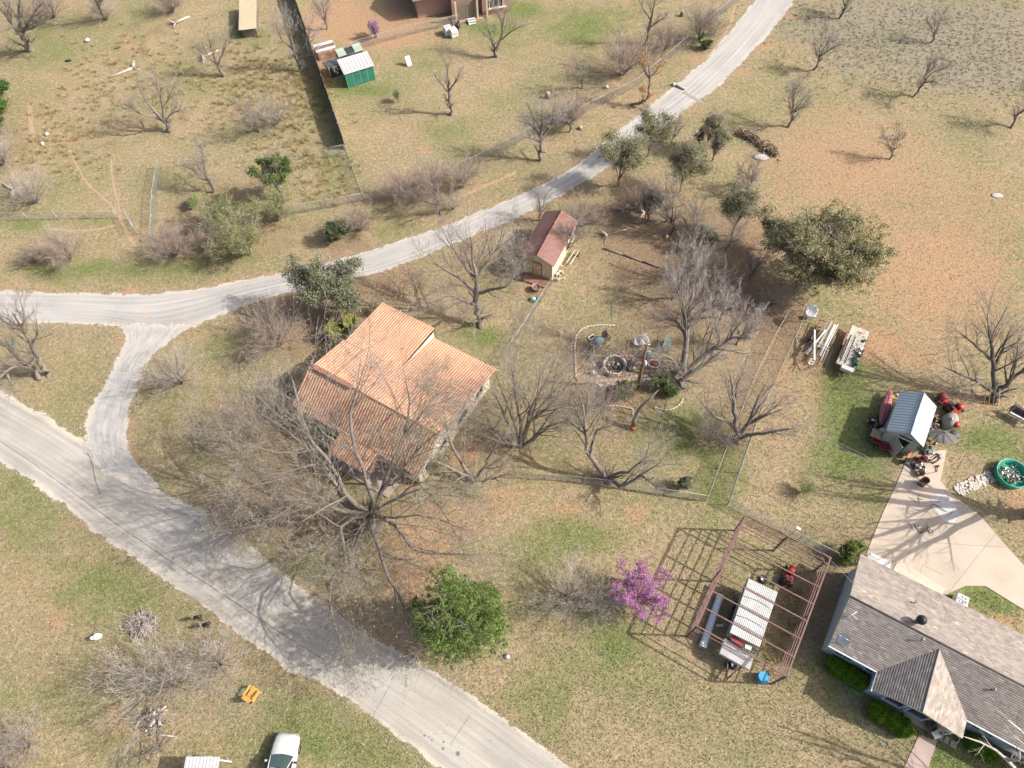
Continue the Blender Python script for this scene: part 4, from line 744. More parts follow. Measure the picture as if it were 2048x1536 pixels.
def window(parent,x,y,z,w,h,face,fm,gm,depth=.06,mull=1):
    """face: outward normal axis '+x','-x','+y','-y' """
    s=1 if face[0]=='+' else -1; o=bpy.data.objects.new('window',None); m=MB(); t=.07
    def bx(m,a,zz,wa,hz,dep,off):
        if face[1]=='x': m.box((x+s*off,y+a,z+zz),(dep,wa,hz))
        else: m.box((x+a,y+s*off,z+zz),(wa,dep,hz))
    bpy.data.objects.remove(o)
    bx(m,0,h/2,w+2*t,t,depth,depth/2+.003); bx(m,0,-h/2,w+2*t,t,depth*1.5,depth*.75+.003); bx(m,-w/2-t/2,0,t,h-t,depth,depth/2+.003); bx(m,w/2+t/2,0,t,h-t,depth,depth/2+.003)
    for i in range(mull): bx(m,(i+1)*w/(mull+1)-w/2,0,t*.6,h-t,depth*.7,depth*.35+.004)
    f=m.build('window',fm,parent); g=MB(); bx(g,0,0,w,h-t,.012,.012); g.build('pane',gm,f); return f
M_GLASS=flat('dark_glass',(.02,.025,.03),.08,0,.8)
M_WHITE=pm('white_paint',(.62,.61,.585),(.50,.49,.46),1.5,.5,bump=.03); M_CREAM=pm('cream_wall',(.60,.53,.38),(.50,.44,.31),1.2,.85)
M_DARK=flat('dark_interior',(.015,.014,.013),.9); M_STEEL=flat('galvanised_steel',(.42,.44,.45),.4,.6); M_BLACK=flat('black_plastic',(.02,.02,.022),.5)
M_RED=pm('red_paint',(.36,.05,.04),(.25,.035,.03),3,.4,bump=.02); M_RUST=pm('rust',(.22,.11,.08),(.12,.065,.05),3,.85)
M_TERRA=pm('terracotta_metal',(.435,.215,.12),(.34,.185,.12),.45,.5,metal=.0,bump=.06,spec=.5,fine=4,lo=.4,hi=.6)
M_RIB_GLINT=pm('terracotta_rib_glint',(.70,.50,.34),(.56,.34,.21),.5,.38,metal=.0,bump=.04,spec=.8,lo=.4,hi=.62)  # pale tone paints the sun glints onto the ribs
# --- terracotta ribbed roof house
K=1.1
def HL(u,v,z): return Vector((u*K,v*K,z*K))
ho=S(630,735,4.6*K); H1=thing('house','house with a terracotta ribbed metal roof behind the huge bare tree','house',(ho.x,ho.y,0),AX)
M_SIDING=pm('siding',(.62,.56,.46),(.52,.46,.37),1,.8,stretch=(.3,.3,6))
mb=MB(); mb.prism([(.35*K,-2.55*K),(10.75*K,-2.55*K),(10.75*K,7.35*K),(5.2*K,7.35*K),(5.2*K,8.0*K),(.1*K,8.0*K),(.1*K,-2.55*K)],0,2.28*K); wl=mb.build('wall',M_SIDING,H1)
mb=MB()
for x in (.36,10.74):   # gable ends
    mb.prism([(x-.02,-2.5),(x+.02,-2.5),(x+.02,7.3),(x-.02,7.3)],0,0) if False else mb.add([(x*K,-2.5*K,2.2*K),(x*K,7.3*K,2.3*K),(x*K,0,4.5*K)],[(0,1,2)])
mb.add([(5.2*K,3.5*K,2.3*K),(5.2*K,8.0*K,2.3*K),(5.2*K,8.0*K,2.95*K),(5.2*K,3.5*K,3.5*K)],[(0,1,2,3)]); mb.add([(.1*K,8.0*K,2.2*K),(5.2*K,8.0*K,2.2*K),(5.2*K,8.0*K,2.97*K),(.1*K,8.0*K,2.97*K)],[(0,1,2,3)]); mb.add([(.1*K,3.0*K,2.2*K),(.1*K,8.0*K,2.2*K),(.1*K,8.0*K,2.97*K),(.1*K,3.0*K,3.5*K)],[(0,1,2,3)])
mb.build('gable',M_SIDING,H1)
RF=MB(); RF.tube([HL(-.32,0,4.62),HL(11.3,0,4.62)],.09,6); RF.tube([HL(-.1,3.5,3.60),HL(5.12,3.5,3.60)],.03,5)
roof=RF.build('roof',M_TERRA,H1,label=None); MB().box((1.7*K,0,4.70*K),(3.6*K,.42,.06)).build('ridge_cap',pm('brown_cap',(.30,.15,.10),(.24,.12,.085)),roof)
mats=(M_TERRA,M_RIB_GLINT)
def slope(p0,p1,q0,lift=0): # ridge-left, ridge-right, eave-left (all in house units)
    p0,p1,q0=HL(*p0),HL(*p1),HL(*q0); roof_panels(roof,p0,p1-p0,q0-p0,(p1-p0).length,(q0-p0).length,.96,.26,.03,.030,mats,lift=lift)
slope((-.3,0,4.6),(5.12,0,4.6),(-.3,3.5,3.58)); slope((-.12,3.45,3.58),(5.12,3.45,3.58),(-.12,8.35,3.02),.01)
slope((5.13,0,4.6),(11.25,0,4.6),(5.13,7.85,2.42)); slope((-.5,0,4.6),(11.25,0,4.6),(-.5,-2.92,2.82),.004)
slope((4.12,-2.9,2.80),(7.55,-2.9,2.80),(4.12,-4.6,2.5)); 
mb=MB(); mb.add([HL(7.6,-4.5,2.35),HL(7.6,-2.9,2.7),HL(7.6,-2.9,1.6),HL(7.6,-4.0,1.6)],[(0,1,2,3)]); mb.build('porch_gable',M_RUST,H1); mb=MB()
for u in (4.2,5.8,7.4): mb.box((u*K,-4.45*K,1.25*K),(.12,.12,2.5*K))
mb.build('porch_post',M_WHITE,H1)
for v,w in ((5.8,1.1),(3.4,1.4),(.6,1.1),(-1.4,.9)): window(H1,10.75*K,v*K,1.5,w,1.0,'+x',M_WHITE,M_GLASS)
for u in (1.6,3.0,9.6): window(H1,u*K,-2.55*K,1.5,1.0,1.0,'-y',M_WHITE,M_GLASS)
wall_box(H1,'door',pm('door_brown',(.18,.10,.06)),6.2*K,6.2*K+.9,-2.55*K-.06,-2.55*K-.005,0,2.05)
wall_box(H1,'porch_floor',M_CONC2,4.0*K,9.2*K,-4.7*K,-2.56*K,0,.12)
wall_box(H1,'fascia',M_WHITE,10.76*K,10.80*K,-2.5*K,7.4*K,2.12*K,2.27*K)
# --- grey shingled house
M_GWALL=pm('pale_blue_wall',(.43,.50,.50),(.36,.42,.42),1,.8,stretch=(1,1,8)); M_SHING=vm('shingles',.9,0,.15)
def shingles(parent,o,u,d,width,L,tri=None,c=(.275,.238,.205)):
    u=Vector(u).normalized(); d=Vector(d).normalized(); nn=u.cross(d)
    if nn.z<0: nn=-nn
    rg=np.random.default_rng(int(abs(width*100+L*7))); rows=int(math.ceil(L/.15)); V=[];C=[];Fc=[]
    o=np.array(o);u=np.array(u);d=np.array(d);nn=np.array(nn)
    for r in range(rows):
        d0=r*.15; d1=min(d0+.15,L+.03); off=(r%2)*.165+rg.uniform(-.03,.03); x=np.arange(-off,width,.33); x0=np.clip(x,0,width); x1=np.clip(x+.325,0,width); k=x1-x0>.02; x0=x0[k];x1=x1[k]; n=len(x0)
        lift=.003+rg.uniform(0,.001,n)
        A=o+u*x0[:,None]+d*d0+nn*.001; B=o+u*x1[:,None]+d*d0+nn*.001; Cc=o+u*x1[:,None]+d*d1+nn*lift[:,None]; D=o+u*x0[:,None]+d*d1+nn*lift[:,None]; E=Cc-nn*.004; G_=D-nn*.004
        b=len(V)*1; base=sum(len(q) for q in V); V.append(np.stack([A,B,Cc,D,E,G_],1).reshape(-1,3)); i=base+np.arange(n)*6
        Fc.append(np.concatenate([np.stack([i,i+3,i+2,i+1],-1),np.stack([i+3,i+5,i+4,i+2],-1)]))
        t=rg.uniform(.80,1.16,(n,1))*rg.uniform(.95,1.05); hot=rg.random((n,1))<.07; t=np.where(hot,t*1.28,t); C.append(np.repeat(np.array(c)[None]*t*np.array([1,1,1]),6,0))
    ob=link('shingles',np_mesh('shingles',np.concatenate(V),np.concatenate(Fc),col=np.concatenate(C)),M_SHING,parent,kind='stuff')
    m=MB(); P=[o-nn*.01,o+u*width-nn*.01,o+u*width+d*L-nn*.01,o+d*L-nn*.01]; P=[tuple(p) for p in P]; Q=[tuple(np.array(p)-nn*.12) for p in P]
    m.add(P+Q,[(0,1,2,3),(7,6,5,4),(0,4,5,1),(1,5,6,2),(2,6,7,3),(3,7,4,0)]); m.build('roof_deck',M_GWALL,parent); return ob
go=S(1700,1192,3.42*K); H2=thing('house','long grey shingled ranch house at the bottom right corner','house',(go.x,go.y,0),AX)
GL_=26.0; rz_,ez=3.42*K,2.6*K; hv=3.45*K
RG=MB(); RG.tube([(0,0,rz_+.03),(GL_,0,rz_+.03)],.055,5); r2=RG.build('roof',M_SHING,H2)
r2.data.color_attributes.new('Col','FLOAT_COLOR','POINT').data.foreach_set('color',[.25,.21,.18,1]*len(r2.data.vertices))
shingles(r2,(0,0,rz_),(1,0,0),(0,hv,ez-rz_),GL_,math.hypot(hv,rz_-ez)); shingles(r2,(0,0,rz_),(1,0,0),(0,-hv+.15,ez-rz_),GL_,math.hypot(hv,rz_-ez)-.1)
wu=5.75*K; wz=3.33*K; hw=2.68*K; vf=-4.5*K; vb=-.4*K; RG=MB(); RG.tube([(wu,vf,wz+.03),(wu,vb,wz+.03)],.05,5); o=RG.build('ridge_cap',M_SHING,r2); o.data.color_attributes.new('Col','FLOAT_COLOR','POINT').data.foreach_set('color',[.25,.21,.18,1]*len(o.data.vertices))
shingles(r2,(wu,vf,wz),(0,1,0),(-hw,0,ez-wz),vb-vf,math.hypot(hw,wz-ez)); shingles(r2,(wu,vf,wz),(0,1,0),(hw,0,ez-wz),vb-vf,math.hypot(hw,wz-ez))
mb=MB(); mb.prism([(.35,-hv+.55),(3.45*K,-hv+.55),(3.45*K,vf+.5),(8.2*K-2.4,vf+.5),(8.2*K-2.4,-hv+.55),(GL_-.4,-hv+.55),(GL_-.4,hv-.5),(.35,hv-.5)],0,ez-.12); mb.build('wall',M_GWALL,H2)
mb=MB(); mb.add([(.34,-hv+.5,ez-.1),(.34,hv-.5,ez-.1),(.34,0,rz_-.14)],[(0,1,2)]); mb.add([(wu-hw+.4,vf+.49,ez-.12),(wu+hw-.4,vf+.49,ez-.12),(wu,vf+.49,wz-.14)],[(0,1,2)]); mb.build('gable',M_GWALL,H2)
for x in (1.0,3.0,):window(H2,x*K+.4,-hv+.55,1.55,1.2,1.1,'-y',M_GWALL,M_GLASS,.08)
for x in (5.05,6.45): window(H2,x*K-.2,vf+.5,1.55,1.15,1.35,'-y',pm('window_frame',(.45,.52,.52)),M_GLASS,.1,0)
for x in (11.0,13.4,16,19): window(H2,x,-hv+.55,1.6,1.4,1.1,'-y',M_GWALL,M_GLASS,.08)
wall_box(H2,'porch_floor',M_CONC2,8.2*K-2.38,8.45*K,vf+.2,-hv+.54,0,.13)
wall_box(H2,'porch_post',M_WHITE,8.3*K,8.3*K+.12,vf+.4,vf+.52,.13,ez-.1)
mb=MB()
for x0,x1,y in ((-.02,wu-hw-.02,-hv+.1),(wu+hw+.02,GL_,-hv+.1)): mb.box(((x0+x1)/2,y-.02,ez-.05),(x1-x0,.1,.1))
mb.box((wu-hw,(vf-hv)/2+.1,ez-.05),(.08,-vf-hv+.5,.1)); mb.build('gutter',M_GWALL,H2)
def roof_item(px,py,z): return S(px,py,z)
def vent(px,py,z,r,h,lab,ball=False):
    p=S(px,py,z); o=thing('roof_vent',lab,'vent',(p.x,p.y,z-h)); m=MB()
    m.lathe([(r*.55,-.15),(r*.55,h*.6)],n=12); m.build('pipe',M_STEEL,o); m=MB()
    if ball: m.lathe([(r*.6,h*.5),(r*1.05,h*.75),(r*1.15,h*1.1),(r*.9,h*1.5),(.02,h*1.7)],n=16)
    else: m.lathe([(r*1.1,h*.6),(r*.9,h*.8),(.01,h)],n=12)
    m.build('cap',M_BLACK if ball else M_STEEL,o)
vent(1843,1240,4.2,.3,.55,'round black turbine vent on the grey shingled roof',True); vent(1848,1278,4.25,.11,.3,'small metal pipe vent by the ridge of the grey roof'); vent(1992,1378,3.9,.11,.32,'small metal pipe vent at the right of the grey roof')
vent(1721,1140,3.1,.07,.2,'tiny dark pipe vent at the top left corner of the grey roof'); vent(1834,1203,3.6,.07,.2,'tiny dark pipe vent above the turbine vent')
def dish(px,py,z,dz,r,lab,face=2.4,tilt=.9,mat=None,big=False):
    p=S(px,py,z+dz); o=thing('satellite_dish',lab,'satellite dish',(p.x,p.y,z),face); M=Matrix.Rotation(tilt,3,'Y'); m=MB()
    m.lathe([(.01,-.06),(r*.5,-.035),(r*.85,.02),(r,.06),(r*1.01,.065),(r*.85,.035),(r*.5,-.02),(.01,-.045)],c=(0,0,dz),n=24,M=M,sx=1.0,sy=.85); m.build('reflector',mat or M_WHITE,o)
    a=M@Vector((0,0,r*1.1)); b=M@Vector((-r*.9,0,.05)); m=MB(); m.tube([(b.x,b.y,b.z+dz),(a.x,a.y,a.z+dz)],.018,6); m.box((a.x,a.y,a.z+dz),(.1,.06,.06)); m.build('feed_arm',M_STEEL,o)
    m=MB(); m.tube([(-.1,0,0),(-.12,0,dz*.7),(0,0,dz-.03)],.03,8); m.tube([(-.3,.3,0),(-.1,0,dz*.6)],.015,6); m.tube([(-.3,-.3,0),(-.1,0,dz*.6)],.015,6); m.build('mast',M_STEEL,o)
dish(1688,1280,2.9,.75,.52,'white satellite dish on a tripod on the left end of the grey roof',2.6,.8)
p=S(1700,1232,3.7); o=thing('roof_antenna','empty metal dish mount above the white satellite dish on the grey roof','antenna',(p.x,p.y,3.35)); m=MB(); m.tube([(0,0,0),(.05,0,.7)],.025,6); m.build('mast',M_STEEL,o); m=MB(); m.tube([(-.35,-.15,.7),(.4,.2,.75)],.02,6); m.tube([(-.2,.3,.68),(.3,-.35,.72)],.02,6); m.tube([(-.3,.3,0),(0,0,.5)],.015,6); m.tube([(-.35,-.2,0),(0,0,.5)],.015,6); m.build('crossbar',M_WHITE,o)
dish(624,725,3.9,.9,.4,'grey satellite dish at the left peak of the terracotta roof',2.9,1.15,M_STEEL)
dish(1623,622,0,1.9,.62,'large white round satellite dish standing below the olive oak',-2.2,.35,pm('dish_white',(.50,.51,.50),(.42,.43,.42),1.5,.6))
# --- cream shed with rusty roof
M_RUSTY=pm('rusty_roof',(.165,.07,.05),(.225,.16,.14),1.6,.7,bump=.2,lo=.4,hi=.6,stretch=(3,.6,1)); M_CORR=pm('rusty_rib',(.22,.10,.075),(.24,.16,.14),1.1,.7)
p=S(1045,542); q=S(1105,560); a=math.atan2(q.y-p.y,q.x-p.x); wd=(q-p).length; Ls=5.9
CS=thing('shed','cream shed with a rusty corrugated roof and a tan door, beside the gravel road','shed',tuple(p),math.radians(-26))
wd=3.15; wall_box(CS,'wall',M_CREAM,0,wd,0,Ls,0,2.5)
mb=MB(); 
for y in (.0,Ls): mb.add([(0,y,2.5),(wd,y,2.5),(wd/2,y,3.25)],[(0,1,2)])
mb.build('gable',M_CREAM,CS)
mb=MB(); mb.tube([(wd/2,-.2,3.34),(wd/2,Ls+.2,3.34)],.06,6); rr=mb.build('roof',M_CORR,CS); hh=math.hypot(wd/2+.2,.85)
for s in (-1,1): roof_panels(rr,(wd/2,-.2,3.3),(0,1,0),(s*(wd/2+.2),0,-.85),Ls+.4,hh,.8,.16,.022,.05,(M_RUSTY,M_CORR))
dr=wall_box(CS,'door',pm('tan_door',(.50,.38,.19),(.45,.33,.16)),1.15,1.98,-.05,-.003,.05,1.98); 
mb=MB(); 
for b in ((1.11,-.03,1.0,.07,.07,2.06),(2.02,-.03,1.0,.07,.07,2.06),(1.565,-.03,2.03,.84,.07,.07)): mb.box(b[:3],b[3:])
mb.build('door_frame',M_RUST,CS); wall_box(dr,'handle',M_STEEL,1.88,1.93,-.1,-.051,.95,1.05)
mb=MB(); mb.box((1.6,-.6,.08),(2.4,1.1,.16)); mb.build('step',pm('red_dirt_step',(.26,.14,.1)),CS)
# --- green metal shed and the dog runs
M_GREEN=pm('green_metal',(.025,.145,.10),(.05,.20,.145),1.3,.5,bump=.05); M_WROOF=pm('white_metal',(.46,.46,.45),(.39,.39,.385),.8,.4,metal=.0,bump=.03,spec=.5); M_GROOF=pm('pale_green_roof',(.40,.48,.38),(.33,.4,.31),1,.5)
p=S(697,176); GS=thing('shed','dark green metal shed with a white ribbed roof by the board fence','shed',tuple(p),math.radians(24)); Lg=3.45; dg=2.0
wall_box(GS,'wall',M_GREEN,0,Lg,0,dg,0,1.85)
for i in range(4):
    wall_box(GS,'door' if i in(1,2) else 'panel',M_GREEN,i*Lg/4+.02,(i+1)*Lg/4-.02,-.04,-.003,.04,1.82)
mb=MB(); 
for i in range(5): mb.box((i*Lg/4,-.02,.93),(.035,.07,1.84))
mb.build('frame',flat('pale_green',(.25,.42,.33)),GS)
mb=MB(); mb.box((Lg/2,dg/2,1.88),(Lg,dg,.05)); rr=mb.build('roof',M_WROOF,GS); roof_panels(rr,(-.15,dg+.25,2.38),(1,0,0),(0,-(dg+.45),-.42),Lg+.3,math.hypot(dg+.45,.42),.42,.42,.03,.02,(M_WROOF,))
mb=MB(); mb.add([(0,0,1.85),(0,dg,1.85),(0,dg,2.3),(0,0,1.95)],[(0,1,2,3)]); mb.add([(Lg,0,1.85),(Lg,dg,1.85),(Lg,dg,2.3),(Lg,0,1.95)],[(0,1,2,3)]); mb.add([(0,dg,1.85),(Lg,dg,1.85),(Lg,dg,2.3),(0,dg,2.3)],[(0,1,2,3)]); mb.build('upper_wall',M_GREEN,GS)
M_SCREEN=flat('dark_shade_cloth',(.035,.04,.04),.8)
def kennel(px,py,L,D,h,lab,roofs,rz=24,frame=None):
    p=S(px,py); o=thing('dog_run',lab,'dog run',tuple(p),math.radians(rz)); fr=MB(); 
    for x in (0,L):
        for y in (0,D): fr.tube([(x,y,0),(x,y,h)],.03,6)
    for z in (.05,h): fr.tube([(0,0,z),(L,0,z),(L,D,z),(0,D,z),(0,0,z)],.03,6)
    fr.build('frame',frame or M_WHITE,o)
    for a,b in (((0,0),(L,0)),((L,0),(L,D)),((L,D),(0,D)),((0,D),(0,0))):
        m=MB(); dx,dy=b[0]-a[0],b[1]-a[1]; m.box(((a[0]+b[0])/2,(a[1]+b[1])/2,h/2),(abs(dx)+.012 if dx else .012,abs(dy)+.012 if dy else .012,h-.1)); m.build('screen_panel',M_SCREEN,o)
    for x0,x1,mt,rb in roofs:
        if rb: roof_panels(o,(x0*L,D+.05,h+.16),(1,0,0),(0,-D-.1,-.1),(x1-x0)*L,D+.1,.9,.12,.02,.03,(mt,))
        else: m=MB(); m.box(((x0+x1)/2*L,D/2,h+.02),((x1-x0)*L-.02,D,.02)); m.build('roof_panel',mt,o)
    return o
kennel(663,158,1.75,1.45,1.45,'small white framed dog run with a dark screened top left of the green shed',[(0,1,M_SCREEN,False)])
kennel(683,137,3.1,1.35,1.5,'longer dog run with pale green roofing behind the green shed',[(0,.33,M_GROOF,True),(.33,.67,M_SCREEN,False),(.67,1,M_GROOF,True)],rz=24,frame=M_STEEL)
p=S(640,123); o=thing('lean_to','rust walled lean-to with two pale roof sheets against the board fence','shed',tuple(p),math.radians(22)); mb=MB(); mb.box((1.15,.95,.45),(2.2,1.8,.9)); mb.build('wall',pm('orange_board',(.42,.2,.1)),o)
M_PB=pm('pale_blue_sheet',(.50,.56,.56),(.45,.5,.5),2,.5)
for i,(y0,mt) in enumerate(((1.45,M_PB),(.9,M_RUST),(.3,M_PB))): wall_box(o,'roof_panel',mt,-.1,2.35,y0,y0+.54,1.0+i*-.004,1.03+i*-.004)
# --- workshop shed
M_BLUEROOF=pm('blue_grey_metal',(.36,.42,.44),(.30,.36,.38),.8,.4,metal=.1,bump=.03,spec=.5); M_GALV=pm('bright_galvanised',(.36,.385,.40),(.31,.335,.35),.8,.35,metal=.15,bump=.03,spec=.6); M_SHEDW=pm('grey_green_wall',(.33,.36,.32),(.27,.29,.26),1.2,.8)
p=S(1822,864,3.1*K); WS=thing('workshop','small workshop with a blue grey metal roof and an open door, beside the driveway','shed',(p.x,p.y,0),math.radians(-32)); Lw=4.05; 
wall_box(WS,'wall',M_SHEDW,-1.25,-.42,.1,Lw-.1,0,2.35); wall_box(WS,'wall',M_SHEDW,.62,1.25,.1,Lw-.1,0,2.35); wall_box(WS,'wall',M_SHEDW,-.42,.62,.5,Lw-.1,0,2.3); wall_box(WS,'lintel',M_WHITE,-.5,.7,.05,.14,2.0,2.12)
wall_box(WS,'doorway_shade',M_DARK,-.42,.62,.42,.49,0,2.0)  # near-black sheet stands in for the shade inside the open door
mb=MB(); 
for y in (.1,Lw-.1): mb.add([(-1.25,y,2.35),(1.25,y,2.35),(0,y,3.3)],[(0,1,2)])
mb.build('gable',M_SHEDW,WS)
mb=MB(); mb.tube([(0,-.15,3.42),(0,Lw+.12,3.42)],.05,6); rr=mb.build('roof',M_BLUEROOF,WS); hh=math.hypot(1.5,1.0)
roof_panels(rr,(0,-.15,3.4),(0,1,0),(-1.5,0,-1.0),Lw+.27,hh,.9,.3,.025,.03,(M_BLUEROOF,)); roof_panels(rr,(0,-.15,3.4),(0,1,0),(1.5,0,-1.0),Lw+.27,hh,.9,.3,.022,.02,(M_GALV,))
d=thing('door','x','x',(0,0,0)); bpy.data.objects.remove(d); mb=MB(); M_=Matrix.Rotation(math.radians(-68),3,'Z'); mb.box((-.50+.36,-.36+.06,1.0),(1.05,.05,1.95),rz=math.radians(-50)); mb.build('door',pm('weathered_door',(.36,.36,.30)),WS)
wall_box(WS,'side_table',pm('plywood',(.40,.32,.18)),-2.15,-1.3,-.1,.75,.75,.8)
# --- top house with brick wall, board doors and columns (mostly above the frame)
p=S(912,44); TH=thing('house','brick house with a wooden board porch front at the top edge','house',tuple(p),math.radians(14))
M_BRICK=pm('brick',(.38,.25,.20),(.26,.17,.14),5,.9,bump=.3); M_BOARD=pm('weathered_board',(.22,.18,.13),(.15,.125,.09),2,.9,stretch=(6,6,.4))
wall_box(TH,'wall',M_BRICK,-4.5,-.2,2.2,8,0,2.7); wall_box(TH,'wall',M_BRICK,3.6,7.2,.15,8,0,2.7); wall_box(TH,'wall',M_BRICK,-.2,3.6,1.0,8,0,2.7); wall_box(TH,'porch_floor',pm('brick_floor',(.40,.26,.2)),-.5,3.59,-.5,.99,0,.14)
for i in range(12):
    wall_box(TH,'board',M_BOARD,.35+i*.2,.53+i*.2,.02+random.uniform(0,.02),.07,.15,2.1)
for x in (.05,2.85,4.1): wall_box(TH,'column',M_CREAM,x-.1,x+.1,-.3,-.08,0,2.7)
window(TH,5.4,.15,1.5,1.7,1.1,'-y',M_WHITE,M_GLASS,.1,2); wall_box(TH,'ledge',pm('pale_ledge',(.55,.48,.42)),4.3,6.7,-.12,.14,.82,.95)
mb=MB(); mb.add([(-5,-.5+2,2.72),(7.8,-.5+1.3,2.72),(7.8,4.5,4.3),(-5,4.5,4.3),(-5,9,2.72),(7.8,9,2.72)],[(0,1,2,3),(3,2,5,4)]); mb.build('roof',pm('brown_roof',(.2,.17,.15)),TH)
# --- roof at the top left, and the little roof at the bottom
p=S(478,57,1.5); p=Vector((p.x,p.y,0)); o=thing('barn','small barn with a tan ribbed roof at the top edge','shed',tuple(p),math.radians(8)); wall_box(o,'wall',M_BARKD,.1,1.9,.3,6,0,1.15); mb=MB(); mb.box((1,3,1.2),(1.8,5.8,.08)); rr=mb.build('roof',M_CREAM,o); roof_panels(rr,(-.1,6.2,1.55),(1,0,0),(0,-6.3,-.2),2.2,6.3,.55,.5,.02,.02,(pm('tan_roof',(.52,.43,.30),(.45,.37,.25),2,.7),));  # shade on the barn wall is put into its dark brown colour
mb=MB(); 
for i in range(28): mb.box((1.0,.1+i*.215,1.565-.2*(6.1-i*.215)/6.3+.02),(2.2,.03,.03))
mb.build('batten',M_CREAM,o)
p=S(330,1590); o=thing('lean_to','open lean-to with a white ribbed roof at the bottom edge','shed',tuple(p),math.radians(-2)); 
for x in (0.1,2.1): wall_box(o,'post',M_WHITE,x,x+.1,1.85,1.95,0,2.0)
for x in (0.1,2.1): wall_box(o,'post',M_WHITE,x,x+.1,0,.1,0,2.0)
p2=S(373,1513,2.2); q2=S(437,1519,2.2); rr=MB().box((1.1,1,2.0),(2.2,.08,.08)).build('beam',M_WHITE,o); o.location=(p2.x,p2.y-2.1,0); roof_panels(o,(-.1,2.1,2.2),(1,0,0),(0,-2.6,-.1),(q2-p2).length+.1,2.6,.43,.21,.025,.03,(M_WROOF,))
# ------------------------------------------------------------------ fences
M_WIRE=flat('fence_wire',(.30,.31,.30),.6,.2); M_RAIL=flat('old_rail',(.40,.385,.35),.6,.2)
def fence(name,label,pts,h=1.25,mesh=True,wires=0,post_sp=3.0,mat=None,top=True,pr=.028,cell=.14,posth=None,lean=0,cat='fence'):
    mat=mat or M_STEEL; P=[Vector(S(*q)) for q in pts]; o=thing(name,label,cat,tuple(P[0])); L0=P[0]
    # resample for posts
    T=[0]; 
    for a,b in zip(P[:-1],P[1:]): T.append(T[-1]+(b-a).length)
    def at(s):
        for i in range(len(P)-1):
            if s<=T[i+1] or i==len(P)-2: f=(s-T[i])/max(1e-6,T[i+1]-T[i]); return P[i].lerp(P[i+1],f)-L0
    n=max(1,round(T[-1]/post_sp)); me=None
    for i in range(n+1):
        q=at(T[-1]*i/n)
        if me is None:
            m=MB(); m.tube([(0,0,0),(0,0,posth or h+.04)],pr,6); ob=m.build('post',mat,o); me=ob.data
        else: ob=link('post',me,None,o)
        ob.location=q; ob.rotation_euler=(random.uniform(-.03,.03)+lean,random.uniform(-.03,.03),0)
    ss=sorted(set([T[-1]*i/n for i in range(n+1)]+T)); line=[at(s) for s in ss]
    if top: m=MB(); m.tube([q+Vector((0,0,h)) for q in line],.02,5); m.build('top_rail',(M_RAIL if mat is M_STEEL and 'bright' not in label else mat),o)
    if wires:
        for k in range(wires): m=MB(); z=h*(k+1)/(wires+(1 if top else 0)); m.tube([q+Vector((0,0,z-.01)) for q in line],.006,4); m.build('wire',M_WIRE,o)
    if mesh:
        # woven diagonal wires
        A=[];B=[]; s=-h
        while s<T[-1]:
            for sg in (1,-1):
                a0,a1=(s,0.03) ,(s+h,h)
                x0,z0,x1,z1=s,.03,s+h,h
                if sg<0: z0,z1=h,.03
                if x0<0: f=-x0/(x1-x0); z0=z0+(z1-z0)*f; x0=0
                if x1>T[-1]: f=(T[-1]-x0)/(x1-x0); z1=z0+(z1-z0)*f; x1=T[-1]
                if x1-x0>.02:
                    p,q=at(x0),at(x1); A.append((p.x,p.y,z0)); B.append((q.x,q.y,z1))
            s+=cell
        Pl=np.stack([np.array(A),np.array(B)],1); R=np.full((len(A),2),.0055); v,f=polys_tubes(Pl,R,3); link('chain_link',np_mesh('chain_link',v,f),M_WIRE,o,kind='stuff')
    return o
fence('chain_link_fence','long chain link fence beside the gravel road from the top edge to the board fence',[(1478,2),(1420,48),(1356,104),(1316,138),(1274,174),(1214,205),(1150,235),(1070,268),(1010,300),(950,330),(900,352),(830,382),(729,404)])
fence('chain_link_fence','chain link fence running left from the board fence corner below the juniper',[(727,404),(650,418),(560,433),(443,455),(378,467),(312,486)])
fence('chain_link_fence','chain link run closing the end of the board fence down to the road bank',[(694,310),(708,350),(727,402)],h=1.3)
fence('chain_link_fence','short chain link panel beside the end of the board fence',[(657,317),(692,311)],h=1.5,post_sp=2)
fence('chain_link_fence','narrow chain link run on the left side of the small pen',[(323,338),(314,400),(310,484)],h=1.3,post_sp=2.6)
fence('wire_fence','thin wire fence along the top of the small pen',[(323,338),(400,330),(500,325),(600,320),(655,317)],h=1.2,mesh=False,wires=3,top=False)
fence('field_fence','field fence ending at the open gate on the left',[(-60,442),(40,441),(143,438),(236,437)],h=1.1,post_sp=3.4,pr=.04,mat=M_BARKW,cell=.2)
fence('gate','open chain link gate leaf standing across the worn path',[(262,441),(276,470)],h=1.6,post_sp=2.2)['category']='gate'
fence('chain_link_fence','bright railed chain link fence from the cream shed to the terracotta house',[(1107,563),(1050,655),(1000,730)],h=1.15)
fence('chain_link_fence','inner chain link fence of the narrow lane, on the fire pit yard side',[(1585,612),(1545,680),(1502,768),(1460,872),(1410,1002)],h=1.2)
fence('chain_link_fence','bottom chain link fence of the fire pit yard below the crooked bare tree',[(1410,1002),(1300,985),(1220,972),(1130,962),(1010,955)],h=1.2)
fence('chain_link_fence','outer chain link fence of the narrow lane beside the trailers',[(1612,622),(1570,715),(1512,840),(1453,1010)],h=1.2)
fence('chain_link_fence','chain link fence behind the steel frame up to the grey house corner',[(1455,1010),(1500,1034),(1600,1082),(1668,1116)],h=1.2)
fence('wire_fence','low wire field fence behind the workshop crossing the right side',[(1705,630),(1800,676),(1900,722),(2048,775),(2150,815)],h=1.1,mesh=False,wires=4,top=False,post_sp=3.8,cell=.25,pr=.03,lean=.1)
